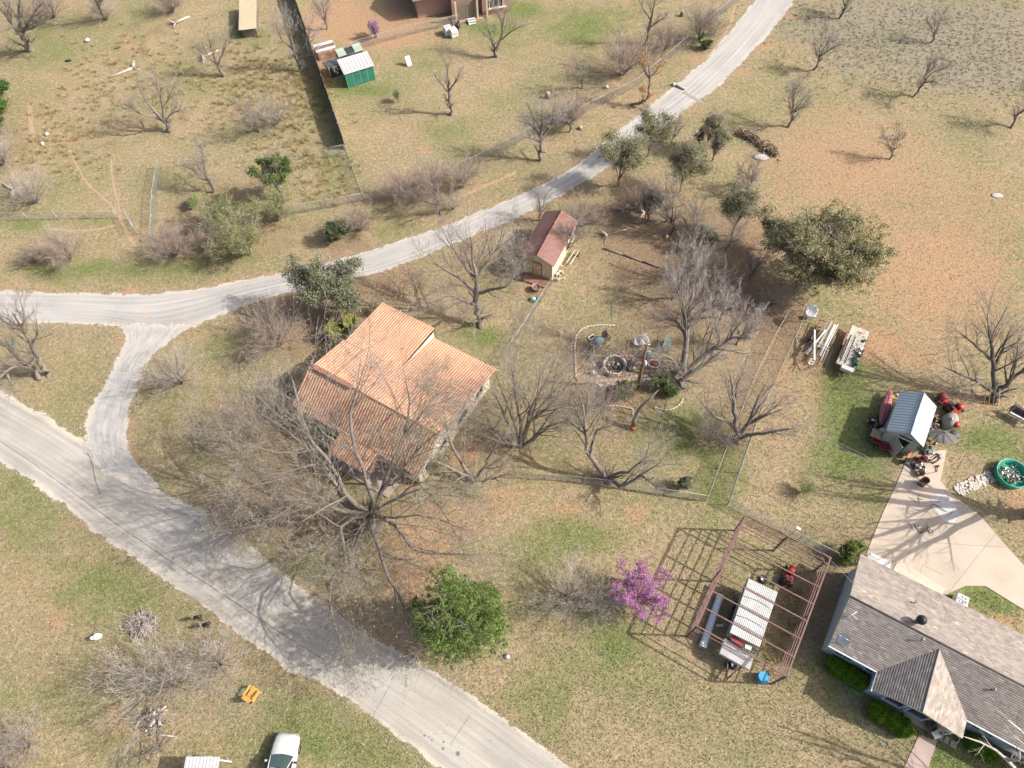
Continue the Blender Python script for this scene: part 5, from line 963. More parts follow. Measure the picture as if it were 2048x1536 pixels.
fence('chain_link_fence','chain link fence from the top house porch to the dog runs',[(916,48),(835,66),(768,84),(720,98),(665,118)],h=1.25)
# board privacy fence
P0,P1=Vector(S(588,-6)),Vector(S(692,300)); WF=thing('board_fence','tall weathered board fence dividing the two upper fields','fence',tuple(P0)); d=(P1-P0); L=d.length; d.normalize(); a=math.atan2(d.y,d.x); rg=np.random.default_rng(3)
npan=14; R_=Matrix.Rotation(a,3,'Z')
for i in range(npan):
    m=MB(); x0=L*i/npan; k=16; w_=L/npan/k
    for j in range(k):
        p=d*(x0+(j+.5)*w_); m.box((p.x,p.y,1.0+rg.uniform(-.02,.03)),(w_*.93,.022,1.98),rz=a)
    for z in (.4,1.6): p=d*(x0+L/npan/2)+Vector((-d.y,d.x,0))*-.04; m.box((p.x,p.y,z),(L/npan,.05,.09),rz=a)
    m.build('fence_panel',pm('fence_board',(.28,.225,.18),(.2,.165,.135),2,.95,stretch=(1,1,.3)) if i==0 else bpy.data.materials['fence_board'],WF)
    m=MB(); p=d*x0+Vector((-d.y,d.x,0))*-.06; m.box((p.x,p.y,1.0),(.1,.1,2.0),rz=a); m.build('post',bpy.data.materials['fence_board'],WF)
# ------------------------------------------------------------------ steel frame
M_STL=pm('rusty_steel',(.20,.115,.095),(.14,.085,.075),3,.75,bump=.1)
p=S(1374,1277); FRM=thing('steel_frame','rusty open steel carport frame without a roof around the white trailer','frame',(0,0,0),AX)
A_=Vector((11.25*K,9.22*K,0)); FRM.location=A_; FW,FL,FH=5.9*K,8.5*K,3.2*K
def beam(name,a,b,w,h): 
    a,b=Vector(a),Vector(b); dd=b-a; m=MB(); M=dd.to_track_quat('X','Z').to_matrix(); c=(a+b)/2; m.box(tuple(c),(dd.length,w,h),M=M); return m.build(name,M_STL,FRM)
for x in (0,FW): beam('beam',(x,-.06,FH),(x,FL+.06,FH),.11,.13)
for i,y in enumerate((0,1.42,2.78,4.15,5.5,6.85,FL)): beam('purlin',(.06,y,FH+.02),(FW-.06,y,FH+.02),.085,.10)
for x,y in ((0,0),(FW,0),(0,FL),(FW,FL),(FW,FL/2),(0,FL/2),(FW/2,FL),): beam('post',(x,y,0),(x,y,FH-.07),.11,.11)
for z in (.75,1.4,2.05,2.7):
    beam('girt',(.06,FL+.0,z),(FW-.06,FL,z),.06,.065); beam('girt',(FW,.06,z),(FW,FL-.06,z),.06,.065); beam('girt',(-.0,.06,z),(0,FL-.06,z),.06,.065)
beam('girt',(.06,0,2.65),(FW-.06,0,2.65),.05,.06); beam('brace',(.05,FL-.7,FH-.1),(.7,FL-.02,FH-.1),.05,.05); beam('brace',(FW-.05,FL-.7,FH-.1),(FW-.7,FL-.02,FH-.1),.05,.05)
m=MB(); m.tube([(FW/2+.05,FL,FH-.1),(FW/2+.3,FL+.45,FH+.9)],.025,6); lp=m.build('lamp_arm',M_STEEL,FRM); m=MB(); m.box((FW/2+.33,FL+.5,FH+.95),(.32,.2,.14)); m.build('lamp',M_WHITE,FRM)
# ------------------------------------------------------------------ white stock trailer under the frame
p=S(1460,1265,2.2); TR=thing('stock_trailer','white stock trailer with a long ribbed roof and broken front hatch inside the steel frame','trailer',(p.x,p.y,0),math.radians(-29))
w_,l_=2.15,4.3; M_TW=pm('trailer_white',(.50,.50,.475),(.40,.39,.365),1,.5,bump=.04); M_TB=flat('trailer_dark_edge',(.06,.07,.09),.5)
wall_box(TR,'body',M_TW,.04,w_-.04,.05,l_-.05,.75,2.1); roof_panels(TR,(-.02,0,2.2),(1,0,0),(0,1,0),w_+.04,l_,w_+.04,.13,.02,.03,(M_TW,))
m=MB(); 
for y in (1.35,2.9): m.tube([(0,y,2.22),(w_*.25,y+.10,2.25),(w_*.5,y+.14,2.26),(w_*.75,y+.1,2.25),(w_,y-.02,2.22)],.022,6)
m.build('hoop',flat('pale_hoop',(.3,.36,.4)),TR)
m=MB(); m.tube([(-.06,-.1,2.1),(-.06,l_+.02,2.1)],.035,6); m.tube([(-.05,-.05,2.1),(.3,-.42,2.05),(w_*.6,-.52,2.05),(w_+.03,-.45,2.08)],.04,6); m.build('dark_edge',M_TB,TR)
m=MB(); m.add([(-.1,-.35,1.6),(w_*.98,-.55,1.6),(w_+.02,-1.55,1.35),(-.08,-1.45,1.35),(-.1,-.35,.95),(w_*.98,-.55,.95),(w_+.02,-1.55,.95),(-.08,-1.45,.95)],[(0,3,2,1),(4,5,6,7),(0,1,5,4),(1,2,6,5),(2,3,7,6),(3,0,4,7)]); m.build('front_deck',M_TW,TR,bevel=.03)
m=MB(); m.box((w_*.35,-.25,1.75),(w_*.45,.35,.2),rz=-.2); m.build('red_tarp',M_RED,TR); m=MB(); m.box((w_*.72,-.3,1.8),(.5,.35,.25),rz=.3); m.build('white_bucket',M_WHITE,TR); m=MB(); m.box((w_*.9,-.3,1.82),(.35,.3,.25)); m.build('dark_load',M_BLACK,TR)
m=MB(); m.tube([(w_*.3,-1.4,.9),(w_*.5,-2.7,.55)],.06,6); m.tube([(w_*.8,-1.4,.9),(w_*.5,-2.7,.55)],.06,6); m.build('tongue',M_RUST,TR)
def wheel(parent,c,r,w,axis='X',name='wheel'):
    M=Matrix.Rotation(PI/2,3,'Y') if axis=='X' else (Matrix.Rotation(PI/2,3,'X') if axis=='Y' else Matrix.Identity(3))
    m=MB(); m.lathe([(r*.55,-w/2),(r*.92,-w/2),(r,-w*.3),(r,w*.3),(r*.92,w/2),(r*.55,w/2)],c=c,n=20,M=M,cap=False); t=m.build(name,M_BLACK,parent); m=MB(); m.lathe([(.01,-w*.3),(r*.55,-w*.42),(r*.57,w*.42),(r*.2,w*.3),(.01,w*.3)],c=c,n=16,M=M,cap=False); m.build('rim',M_STEEL,t); return t
for x in (-.02,w_+.02):
    for y in (1.7,2.6): wheel(TR,(x,y,.4),.38,.2)
# things round the steel frame
def barrel(px,py,r,h,mat,name,lab,cat,z=0,rim=True,top=None,n=20):
    o=thing(name,lab,cat,tuple(S(px,py,z))); m=MB(); m.lathe([(r*.96,0),(r,.03),(r,h*.33),(r*1.03,h*.345),(r,h*.36),(r,h*.66),(r*1.03,h*.675),(r,h*.69),(r,h-.02),(r*1.02,h)],n=n); m.build('drum',mat,o)
    if rim: m=MB(); m.lathe([(r*1.02,h-.02),(r*1.02,h+.015),(r*.92,h+.015),(r*.9,h-.02)],n=n,cap=False); m.build('rim',mat,o)
    m=MB(); m.lathe([(r*.9,h+.004),(.01,h+.006)],n=n,cap=False); m.build('lid',top or mat,o); return o
M_BLUE=pm('blue_plastic',(.06,.30,.50),(.05,.24,.42),2,.5)
barrel(1522,1357,.38,.75,M_BLUE,'barrel','bright blue plastic barrel at the bottom corner of the steel frame','barrel')
o=thing('hose_reel','black hose draped on a stand in front of the blue barrel','hose',tuple(S(1532,1354))); m=MB(); m.tube([(.1,0,.0),(.12,0,.78),(0,.15,.8),(-.1,-.1,.7)],.04,6); m.build('hose',M_BLACK,o)
def tire(px,py,lab,r=.34,z=0,stack=1):
    for k in range(stack):
        o=thing('tire',lab,'tire',tuple(S(px,py,z+k*.2))); m=MB(); m.lathe([(r*.55,0),(r*.9,0),(r,.06),(r,.15),(r*.9,.2),(r*.55,.2),(r*.55,0)],n=20,cap=False); m.build('tread',M_BLACK,o); m=MB(); m.lathe([(.02,.07),(r*.5,.06),(r*.56,.13)],n=16,cap=False); m.build('rim',M_STEEL,o)
tire(1466,1330,'black spare tire lying beside the trailer tongue',.34); tire(1455,1331,'smaller tire touching the spare tire by the trailer tongue',.22); tire(1526,1159,'grey tire behind the white trailer'); tire(1563,1165,'pale rimmed tire beside the red mower',.26)
o=thing('pipe_bundle','long white culvert pipe lying along the left side of the steel frame','pipe',tuple(S(1405,1290)),math.radians(62)); m=MB(); M=Matrix.Rotation(PI/2,3,'Y'); 
m.lathe([(.24,0),(.26,.05),(.26,3.9),(.24,3.95),(.2,3.9),(.2,.05)],c=(0,0,.28),n=18,M=M,cap=False); m.build('pipe',pm('pale_blue_pvc',(.52,.60,.66),(.46,.54,.6)),o); m=MB(); m.lathe([(.3,-.25),(.3,.1),(.27,.12),(.25,-.25)],c=(0,0,.28),n=18,M=M,cap=False); m.lathe([(.28,3.6),(.28,3.98),(.25,3.98)],c=(0,0,.28),n=18,M=M,cap=False); m.build('coupling',M_WHITE,o)
o=thing('board','white board lying on dark ground beside the white trailer','board',tuple(S(1439,1251,.03))); m=MB(); m.box((0,0,.02),(.5,.18,.04)); tagp(m.build('plank',M_WHITE,o))
o=thing('pipe','short white pipe next to the long culvert pipe','pipe',tuple(S(1390,1262))); m=MB(); m.tube([(-.2,.15,.06),(.25,-.2,.06)],.06,8); m.build('tube',M_WHITE,o)
def mower(px,py,rz,lab,mat=None,sc=1,cat='mower',cover=False):
    o=thing('riding_mower',lab,cat,tuple(S(px,py)),rz); o.scale=(sc,)*3; mt=mat or M_RED
    rings=[]
    for x,hw,z0,z1 in ((.15,.24,.35,.82),(.4,.26,.33,.8),(.7,.24,.35,.76),(.88,.17,.4,.66)): rings.append([(x,-hw,z0),(x,-hw,z1-.08),(x,-hw*.6,z1),(x,hw*.6,z1),(x,hw,z1-.08),(x,hw,z0)])
    m=MB(); m.loft(rings); m.build('hood',mt,o); m=MB(); m.box((-.35,0,.55),(.6,.62,.18),taper=.9); m.build('fender',mt,o)
    m=MB(); m.box((-.38,0,.7),(.36,.4,.1)); m.box((-.6,0,.88),(.08,.4,.34)); m.build('seat',M_BLACK,o,bevel=.02); m=MB(); m.lathe([(.17,0),(.19,.015),(.17,.03)],c=(.08,0,.98),n=16,M=Matrix.Rotation(.5,3,'Y'),cap=False); m.tube([(.2,0,.75),(.08,0,.98)],.02,6); m.build('steering_wheel',M_BLACK,o)
    m=MB(); m.box((.1,0,.22),(.8,.95,.12),taper=.92); m.build('mower_deck',mt,o)
    for x,y,r in ((.62,.36,.19),(.62,-.36,.19),(-.45,.38,.26),(-.45,-.38,.26)): wheel(o,(x,y,r),r,.16,'Y')
    return o
mower(1575,1155,math.radians(60),'red riding mower inside the steel frame behind the trailer')
# ------------------------------------------------------------------ parked trailers below the oak
p=S(1673,725,.8); FT=thing('flatbed_trailer','flatbed trailer of pale planks loaded with a ladder and scrap','trailer',(p.x,p.y,0),math.radians(-32)); w_,l_=1.62,4.75
M_PLK=pm('pale_plank',(.52,.47,.40),(.40,.36,.30),2,.85,stretch=(4,.5,1))
for i in range(8): wall_box(FT,'plank',M_PLK,i*w_/8+.008,(i+1)*w_/8-.008,0,l_-(.02*(i%3)),.72+.004*(i%2),.77+.004*(i%2))
m=MB(); m.box((0-.03,l_/2,.68),(.06,l_,.14)); m.box((w_+.03,l_/2,.68),(.06,l_,.14)); m.box((w_/2,-.04,.68),(w_+.1,.08,.14)); m.tube([(.1,0,.6),(w_/2,-1.2,.5)],.05,6); m.tube([(w_-.1,0,.6),(w_/2,-1.2,.5)],.05,6); m.build('frame',M_RUST,FT)
m=MB(); m.box((w_*.62,-.28,.86),(1.05,.42,.4)); m.build('toolbox',M_WHITE,FT,bevel=.02)
for x in (-.02,w_+.02):
    for y in (1.6,2.4): wheel(FT,(x,y,.33),.33,.18)
def on(px,py,z): return tuple(S(px,py,z))
o=thing('ladder','aluminium ladder lying on the flatbed trailer','ladder',on(1688,722,.82),math.radians(58)); 
for y in (-.2,.2): m=MB(); m.box((1.55,y,.04),(3.3,.05,.09)); m.build('rail',M_WHITE,o)
for i in range(10): m=MB(); m.tube([(.15+i*.32,-.18,.05),(.15+i*.32,.18,.05)],.02,6); m.build('rung',M_STEEL,o)
o=thing('plank','dark plank lying left of the ladder on the flatbed','plank',on(1682,715,.82),math.radians(60)); MB().box((1.1,0,.03),(2.3,.1,.05)).build('board',M_BARKD,o)
o=thing('plank','rust red board leaning on the flatbed side','plank',on(1685,690,.6),math.radians(60)); MB().box((.6,0,.2),(1.5,.22,.05),M=Matrix.Rotation(.5,3,'X')).build('board',M_RUST,o)
M_DGREEN=pm('dark_green_paint',(.03,.14,.09),(.02,.09,.06),3,.6)
def junk(name,lab,cat,loc,seed,n,sp,mats,sz=(.08,.3)):
    o=thing(name,lab,cat,loc); rg=random.Random(seed)
    for k,mt in enumerate(mats):
        m=MB()
        for i in range(n):
            c=(rg.gauss(0,sp[0]),rg.gauss(0,sp[1]),rg.uniform(.04,sp[2])); t=rg.random()
            M=Matrix.Rotation(rg.uniform(0,6),3,'Z')@Matrix.Rotation(rg.uniform(-.6,.6),3,'X')
            if t<.4: m.box(c,[rg.uniform(*sz) for _ in range(3)],M=M)
            elif t<.8: v=M@Vector((rg.uniform(*sz)*2.2,0,.1)); m.tube([c,(c[0]+v.x,c[1]+v.y,max(.03,c[2]+v.z))],rg.uniform(.012,.03),5)
            else: r=rg.uniform(*sz)*.5; m.lathe([(r,0),(r,r),(r*.5,r*1.2)],c=c,n=10,M=M)
        m.build('scrap_piece' if k==0 else 'scrap_heap',mt,o,kind='stuff')
    return o
junk('wire_coil','dark green tangled coil hanging off the flatbed corner','coil',on(1710,728,.75),4,22,(.18,.25,.35),[M_DGREEN])
junk('scrap_pile','scrap metal and plant pots on the right side of the flatbed','scrap',on(1718,706,.8),5,12,(.16,.3,.25),[M_RUST,M_BLACK,M_STEEL])
junk('scrap_pile','twigs and small debris at the top of the flatbed planks','debris',on(1722,668,.8),6,10,(.3,.2,.08),[M_BARK],(.04,.12))
o=thing('tool_bundle','dark green folded tarp on the right edge of the flatbed','tarp',on(1728,682,.8)); MB().box((0,0,.08),(.35,.28,.16),rz=.4,taper=.7).build('tarp',M_DGREEN,o)
p=S(1612,707,.9); BT=thing('boat_trailer','metal frame trailer stacked with poles, beams and tubes','trailer',(p.x,p.y,0),math.radians(-31)); l_=4.5
m=MB(); 
for x in (0,1.6): m.tube([(x,0,.62),(x,l_,.62)],.05,6)
for y in (0,1.2,2.4,3.6,l_): m.tube([(0,y,.62),(1.6,y,.62)],.04,6)
m.tube([(0,0,.62),(.8,-1.1,.5),(1.6,0,.62)],.045,6); m.build('frame',M_RUST,BT)
for x in (-.12,1.72): wheel(BT,(x,2.2,.33),.33,.18)
for i,(x0,y0,x1,y1,w,z,mt,nm,sq) in enumerate([(-.05,0,.35,1.9,.05,.9,M_WHITE,'pole',0),(.1,.2,.75,3.3,.07,.95,M_WHITE,'pole',0),(.85,-.5,-.12,2.7,.09,1.12,M_WHITE,'beam',1),(.35,1.9,.55,4.3,.12,.78,M_BARK,'beam',1),(.62,1.5,.72,4.4,.10,.74,pm('orange_board2',(.42,.27,.12)),'beam',1),(.75,1.2,1.0,4.6,.11,.86,M_SHEDW,'beam',1),(1.1,.3,1.32,4.3,.16,.84,pm('pale_pipe',(.55,.52,.47)),'pipe',0),(1.35,-.1,1.55,4.5,.05,.9,M_WHITE,'pole',0),(1.62,.1,1.85,3.6,.05,.3,pm('brown_plank',(.3,.24,.16)),'plank',1),(.15,.05,.3,1.5,.1,.76,M_PLK,'beam',1)]):
    a=Vector((x0,y0,z)); b=Vector((x1,y1,z)); m=MB()
    if sq: m.box(tuple((a+b)/2),((b-a).length,w*1.6,w*.8),rz=math.atan2(y1-y0,x1-x0))
    else: m.tube([a,b],w,8)
    m.build(nm,mt,BT)
m=MB(); m.box((.55,-.75,1.08),(.05,.7,.05),rz=-.1); m.box((.85,-.72,1.08),(.05,.7,.05),rz=-.1); 
for y in (-.4,-.7,-1.05): m.box((.7,y,1.08),(.32,.05,.05))
m.build('end_ladder',M_WHITE,BT); m=MB(); m.tube([(-.2,1.75,1.0),(1.7,1.5,1.0)],.02,5); m.tube([(-.2,1.3,1.0),(1.7,1.2,1.0)],.02,5); m.build('strap',M_WHITE,BT)
o=thing('plank','long weathered plank on the grass between the two loaded trailers','plank',tuple(S(1650,730)),math.radians(57)); MB().box((2.0,0,.05),(4.2,.12,.1)).build('board',M_BARK,o)
o=thing('bin','white lidded box beside the large ground satellite dish','box',tuple(S(1619,636))); m=MB().box((0,0,.22),(.75,.4,.44)).build('body',M_WHITE,o,bevel=.02); MB().box((0,0,.46),(.8,.44,.05)).build('lid',M_WHITE,o)
# ------------------------------------------------------------------ round the workshop
M_PINK=pm('faded_pink',(.40,.15,.15),(.33,.12,.12),1,.6)
kp=S(1757,853); KY=thing('kayak','faded pink kayak propped beside the workshop wall','kayak',tuple(kp),math.radians(62)); rings=[]
for t in np.linspace(0,1,11):
    x=t*3.6; hw=.42*math.sin(PI*min(1,max(.02,t*.9+.04)))**.7; rings.append([(x,hw*math.cos(q),.45+.22*math.sin(q)*(hw/.42+.1)+.2*t) for q in np.linspace(0,2*PI,13)[:-1]])
MB().loft(rings).build('hull',M_PINK,KY); m=MB(); m.tube([(.3,0,.68),(1.8,0,.8),(3.3,0,.85)],.02,5); m.build('keel_line',M_RUST,KY); m=MB(); m.box((.9,.1,.2),(.08,.5,.42)); m.box((2.7,.1,.25),(.08,.5,.5)); m.build('stand',M_BARK,KY)
def wheelbarrow(px,py,rz,lab):
    o=thing('wheelbarrow',lab,'wheelbarrow',tuple(S(px,py)),rz); m=MB(); a=[(-.45,-.32,.62),(.5,-.28,.62),(.5,.28,.62),(-.45,.32,.62)]; b=[(-.22,-.18,.33),(.22,-.16,.33),(.22,.16,.33),(-.22,.18,.33)]
    m.add(a+b,[(0,1,5,4),(1,2,6,5),(2,3,7,6),(3,0,4,7),(4,5,6,7)]); ob=m.build('tray',M_RED,o); sm=ob.modifiers.new('s','SOLIDIFY'); sm.thickness=.02
    for s in (-1,1): m=MB(); m.tube([(.62,s*.05,.2),(.1,s*.2,.32),(-.9,s*.28,.55)],.022,6); m.build('handle',M_BARK,o); m=MB(); m.tube([(-.25,s*.2,.35),(-.35,s*.22,0)],.018,5); m.build('leg',M_BLACK,o)
    wheel(o,(.62,0,.19),.19,.08,'Y'); return o
wheelbarrow(1750,887,2.6,'red wheelbarrow left of the open workshop door, upper of two'); wheelbarrow(1765,899,2.9,'red wheelbarrow left of the open workshop door, lower of two')
mower(1888,808,2.0,'red riding mower behind the workshop, upper left of the pair',sc=1.0); mower(1905,822,.3,'red riding mower behind the workshop, beside the covered machine'); mower(1838,921,.2,'small red tiller in front of the workshop',sc=.65,cat='tiller')
o=thing('covered_machine','machine under a grey fabric cover right of the workshop','machine',tuple(S(1895,846)),.9); rings=[]
for z,a,b in ((0,.8,.62),(.4,.82,.64),(.75,.72,.55),(1.0,.5,.34),(1.08,.15,.1)): rings.append([(a*math.cos(q)*(1+.06*math.sin(3*q+z*4)),b*math.sin(q)*(1+.06*math.cos(4*q)),z) for q in np.linspace(0,2*PI,19)[:-1]])
MB().loft(rings).build('cover',pm('grey_cover',(.30,.28,.24),(.24,.22,.19),2,.9,bump=.3),o); m=MB(); m.lathe([(.02,0),(.12,.04),(.12,.14),(.02,.2)],c=(-.3,.1,1.02),n=12); m.build('knob',M_STEEL,o)
o=thing('charcoal_grill','red round charcoal grill beside the covered machine','grill',tuple(S(1904,857))); m=MB(); m.lathe([(.05,.55),(.26,.65),(.3,.78),(.3,.8),(.22,.95),(.05,1.0)],n=18); m.build('kettle',M_RED,o)
for q in (0,2.1,4.2): m=MB(); m.tube([(.2*math.cos(q),.2*math.sin(q),.62),(.32*math.cos(q),.32*math.sin(q),0)],.015,5); m.build('leg',M_BLACK,o)
m=MB(); m.lathe([(.3,0),(.42,.5),(.42,.7),(.38,.75)],n=18); o=thing('trash_can','dark round trash can beside the grey umbrella','trash can',tuple(S(1901,877))); m.build('can',M_BLACK,o); MB().lathe([(.44,.74),(.44,.79),(.1,.86)],n=18).build('lid',flat('dark_grey_lid',(.07,.07,.07)),o)
o=thing('umbrella','open grey patio umbrella leaning over the clutter by the workshop','umbrella',tuple(S(1868,890)),.4); Mt=Matrix.Rotation(-.45,3,'X')@Matrix.Rotation(.25,3,'Y'); me0=None
for i in range(8):
    a0,a1=2*PI*i/8,2*PI*(i+1)/8; c=(0,0,1.9); pt=lambda r,a,z:(Mt@Vector((r*math.cos(a),r*math.sin(a),z)))+Vector((0,0,1.35)); t=pt(0,0,.55); p1=pt(1.15,a0,.12); p2=pt(1.15,a1,.12); mid=pt(1.1,(a0+a1)/2,.16); q1=pt(.55,a0,.40);q2=pt(.55,a1,.40);mm=pt(.54,(a0+a1)/2,.36)
    m=MB(); m.add([t,q1,mm,q2,p1,mid,p2],[(0,1,2),(0,2,3),(1,4,5,2),(2,5,6,3)]); ob=m.build('canopy_panel',pm('umbrella_cloth',(.155,.15,.14),(.11,.105,.1),2,.95) if i==0 else bpy.data.materials['umbrella_cloth'],o); ob.modifiers.new('s','SOLIDIFY').thickness=.008
    m=MB(); m.tube([t,q1,p1],.012,5); m.build('rib',M_BLACK,o)
m=MB(); m.tube([(0,0,0),tuple(pt(0,0,.58))],.025,8); m.build('pole',M_BLACK,o)
o=thing('burn_barrel','rusty open burn barrel casting a shadow on the driveway','barrel',tuple(S(1842,968,.05))); m=MB(); m.lathe([(.29,0),(.3,.02),(.3,.86),(.285,.86),(.28,.06),(.01,.05)],n=22,cap=False); m.build('drum',M_RUST,o); MB().lathe([(.31,.84),(.31,.88),(.28,.88)],n=22,cap=False).build('rim',M_RUST,o)
o=thing('fire_ring','dark metal pot behind the burn barrel','pot',tuple(S(1838,948,.05))); m=MB(); m.lathe([(.2,0),(.3,.2),(.34,.36),(.31,.36),(.2,.1),(.01,.08)],n=18,cap=False); m.build('bowl',M_RUST,o); m=MB(); m.tube([(.3,0,.3),(.5,.05,.4)],.02,5); m.build('handle',M_BLACK,o)
o=thing('pole_saw','long handled tool lying on the driveway near the person','tool',tuple(S(1850,948,.06)),.1); m=MB(); m.tube([(0,0,.03),(1.0,.05,.03)],.02,6); m.build('handle',M_BARKD,o); m=MB(); m.tube([(1.0,.05,.04),(1.25,.45,.1)],.035,6); m.box((1.28,.5,.1),(.2,.16,.12)); m.build('head',M_BLACK,o)
junk('scrap_pile','heap of machine parts in front of the workshop wall','scrap',tuple(S(1833,930,.05)),11,16,(.28,.25,.35),[M_RUST,M_STEEL,M_BLACK]); junk('scrap_pile','tools and cans against the right wall of the workshop','scrap',tuple(S(1862,862)),12,16,(.2,.5,.5),[M_BLACK,pm('purple_plastic',(.12,.08,.25)),M_STEEL,M_RUST]); junk('scrap_pile','pots and tools left of the kayak','scrap',tuple(S(1745,850)),13,12,(.22,.4,.3),[M_BLACK,M_STEEL,M_RUST]); junk('scrap_pile','brown clutter between the covered machine and the workshop','scrap',tuple(S(1869,848)),14,14,(.22,.25,.45),[pm('tan_clutter',(.4,.28,.16)),M_BLACK]); junk('scrap_pile','low clutter under the grey umbrella','scrap',tuple(S(1853,903)),15,14,(.3,.2,.3),[M_SHEDW,M_BLACK]); junk('scrap_pile','boards and yellow pieces behind the top left corner of the workshop','scrap',tuple(S(1782,798)),16,10,(.3,.2,.5),[M_PLK,pm('yellow_paint',(.5,.4,.1))])
o=thing('motorcycle','old small motorcycle with an orange seat in front of the workshop door','motorcycle',tuple(S(1812,914,.02)),.9); 
for x in (-.6,.6): wheel(o,(x,0,.3),.3,.09,'Y')
m=MB(); m.tube([(-.6,0,.3),(-.2,0,.55),(.35,0,.6),(.6,0,.3)],.03,6); m.tube([(.35,0,.6),(.4,0,.95)],.02,6); m.tube([(.38,-.3,.95),(.38,.3,.95)],.018,6); m.build('frame',M_BLACK,o); MB().box((-.25,0,.68),(.5,.22,.1)).build('seat',pm('orange_seat',(.45,.24,.06)),o,bevel=.03); MB().box((.12,0,.66),(.3,.2,.18)).build('fuel_tank',M_RED,o,bevel=.04); MB().box((.02,0,.38),(.3,.22,.25)).build('engine',M_STEEL,o,bevel=.02)
o=thing('cooler','white box on the left side of the workshop','box',tuple(S(1760,866,.2))); MB().box((0,0,.25),(.4,.4,.5),rz=.3).build('body',M_BLACK,o); MB().box((0,0,.52),(.42,.42,.05),rz=.3).build('lid',M_WHITE,o)
# stock tank with junk
TK=thing('stock_tank','round green stock tank full of junk at the right edge','tank',tuple(S(2018,952))); M_TG=pm('tank_green',(.03,.33,.19),(.04,.38,.24),1,.5); m=MB(); m.lathe([(1.16,0),(1.2,.05),(1.22,.25),(1.2,.3),(1.22,.55),(1.27,.62),(1.24,.64),(1.19,.6),(1.17,.1),(.01,.08)],n=40,cap=False); m.build('wall',M_TG,TK); MB().lathe([(1.27,.6),(1.29,.63),(1.25,.66),(1.22,.62)],n=40,cap=False).build('rim',pm('tank_rim',(.2,.5,.4)),TK)
o=junk('scrap_pile','pale rubble and rubbish heaped inside the green stock tank','rubble',(TK.location.x-.15,TK.location.y,.1),21,60,(.42,.38,.3),[pm('pale_rubble',(.36,.31,.26)),M_BARKD,M_STEEL],(.05,.2))
# swing bench
SB=thing('swing_bench','wooden framed swing bench with grey and white cushions at the right edge','bench',tuple(S(2030,838)),math.radians(-40)); 
for x in (-.85,.85):
    for y in (-.45,.45): MB().tube([(x,y,0),(x*.97,y*.6,1.5)],.035,6).build('leg',M_BARK,SB)
MB().tube([(-.9,0.1,1.5),(.9,.1,1.5)],.04,6).build('top_bar',M_BARK,SB); MB().box((0,0,.55),(1.6,.62,.08)).build('seat',flat('dark_cushion',(.1,.09,.09)),SB,bevel=.02); MB().box((0,.34,.85),(1.6,.08,.55)).build('backrest',flat('dark_cushion2',(.1,.09,.09)),SB,bevel=.02); MB().box((0,-.12,.61),(1.55,.15,.05)).build('white_stripe',M_WHITE,SB); MB().box((0,-.38,.5),(1.62,.1,.12)).build('front_rail',M_BARK,SB)
for i in range(4):
    o=thing('leaning_pole',['yellow pole','long yellow pole','weathered pole','short yellow pole'][i]+' leaning in the dark bare tree, '+['leftmost','second from left','third from left','rightmost'][i]+' of four','pole',tuple(S(1968+i*9,808+i*1))); MB().tube([(0,0,0),(-.55-.1*(i%2),.6,1.7+.2*(i%2))],.035,6).build('bamboo',pm('yellow_pole',(.50,.40,.20)) if i==0 else (bpy.data.materials['yellow_pole'] if i!=2 else M_BARKW),o)
# stone path
SP=thing('stone_path','short path of pale rubble stones from the driveway to the green tank','path',tuple(S(1912,982))); a,b=Vector(S(1912,982)),Vector(S(1985,952)); d=b-a; L=d.length; d.normalize(); nn=Vector((-d.y,d.x,0)); rg=random.Random(2); M_ST=pm('pale_stone',(.52,.47,.40),(.38,.34,.29),4,.9); protos=[]
for k in range(6):
    m=MB(); r=.1; n=7; pr=[(r*rg.uniform(.75,1.2)*math.cos(2*PI*i/n),r*rg.uniform(.75,1.2)*math.sin(2*PI*i/n)) for i in range(n)]; m.loft([[(x,y,0) for x,y in pr],[(x*.95,y*.95,.05) for x,y in pr],[(x*.7,y*.7,.07) for x,y in pr]],sm=False); ob=m.build('stone',M_ST,SP); protos.append(ob)
for i in range(230):
    q=d*rg.uniform(0,L)+nn*rg.uniform(-.5,.5); ob=protos[i] if i<6 else link('stone',protos[i%6].data,None,SP); ob.location=(q.x,q.y,.005); s=rg.uniform(.5,1.4); ob.scale=(s,s,s); ob.rotation_euler=(0,0,rg.uniform(0,6))
# air conditioner
AC=thing('air_conditioner','white square air conditioner unit behind the grey house','air conditioner',tuple(S(1914,1205)),AX); MB().box((0,0,.4),(.85,.85,.8)).build('cabinet',M_WHITE,AC,bevel=.06); MB().lathe([(.01,.805),(.33,.806),(.34,.81)],n=24,cap=False).build('fan_grille',flat('grille',(.25,.27,.28)),AC)
for i in range(5): MB().box((0,0,.83),(.3,.09,.012),M=Matrix.Rotation(2*PI*i/5,3,'Z')@Matrix.Rotation(.3,3,'X')).build('fan_blade',M_STEEL,AC) if False else MB().add([(0,0,.83),(.3*math.cos(2*PI*i/5),.3*math.sin(2*PI*i/5),.83),(.3*math.cos(2*PI*i/5+.5),.3*math.sin(2*PI*i/5+.5),.84)],[(0,1,2)]).build('fan_blade',M_STEEL,AC)
o=thing('chest_freezer','white flat box at the driveway wall of the grey house','box',tuple(S(1752,1128,.12)),AX); MB().box((0,0,.35),(1.5,.6,.7)).build('body',M_WHITE,o,bevel=.02); MB().box((0,0,.74),(1.55,.65,.06)).build('lid',M_WHITE,o)
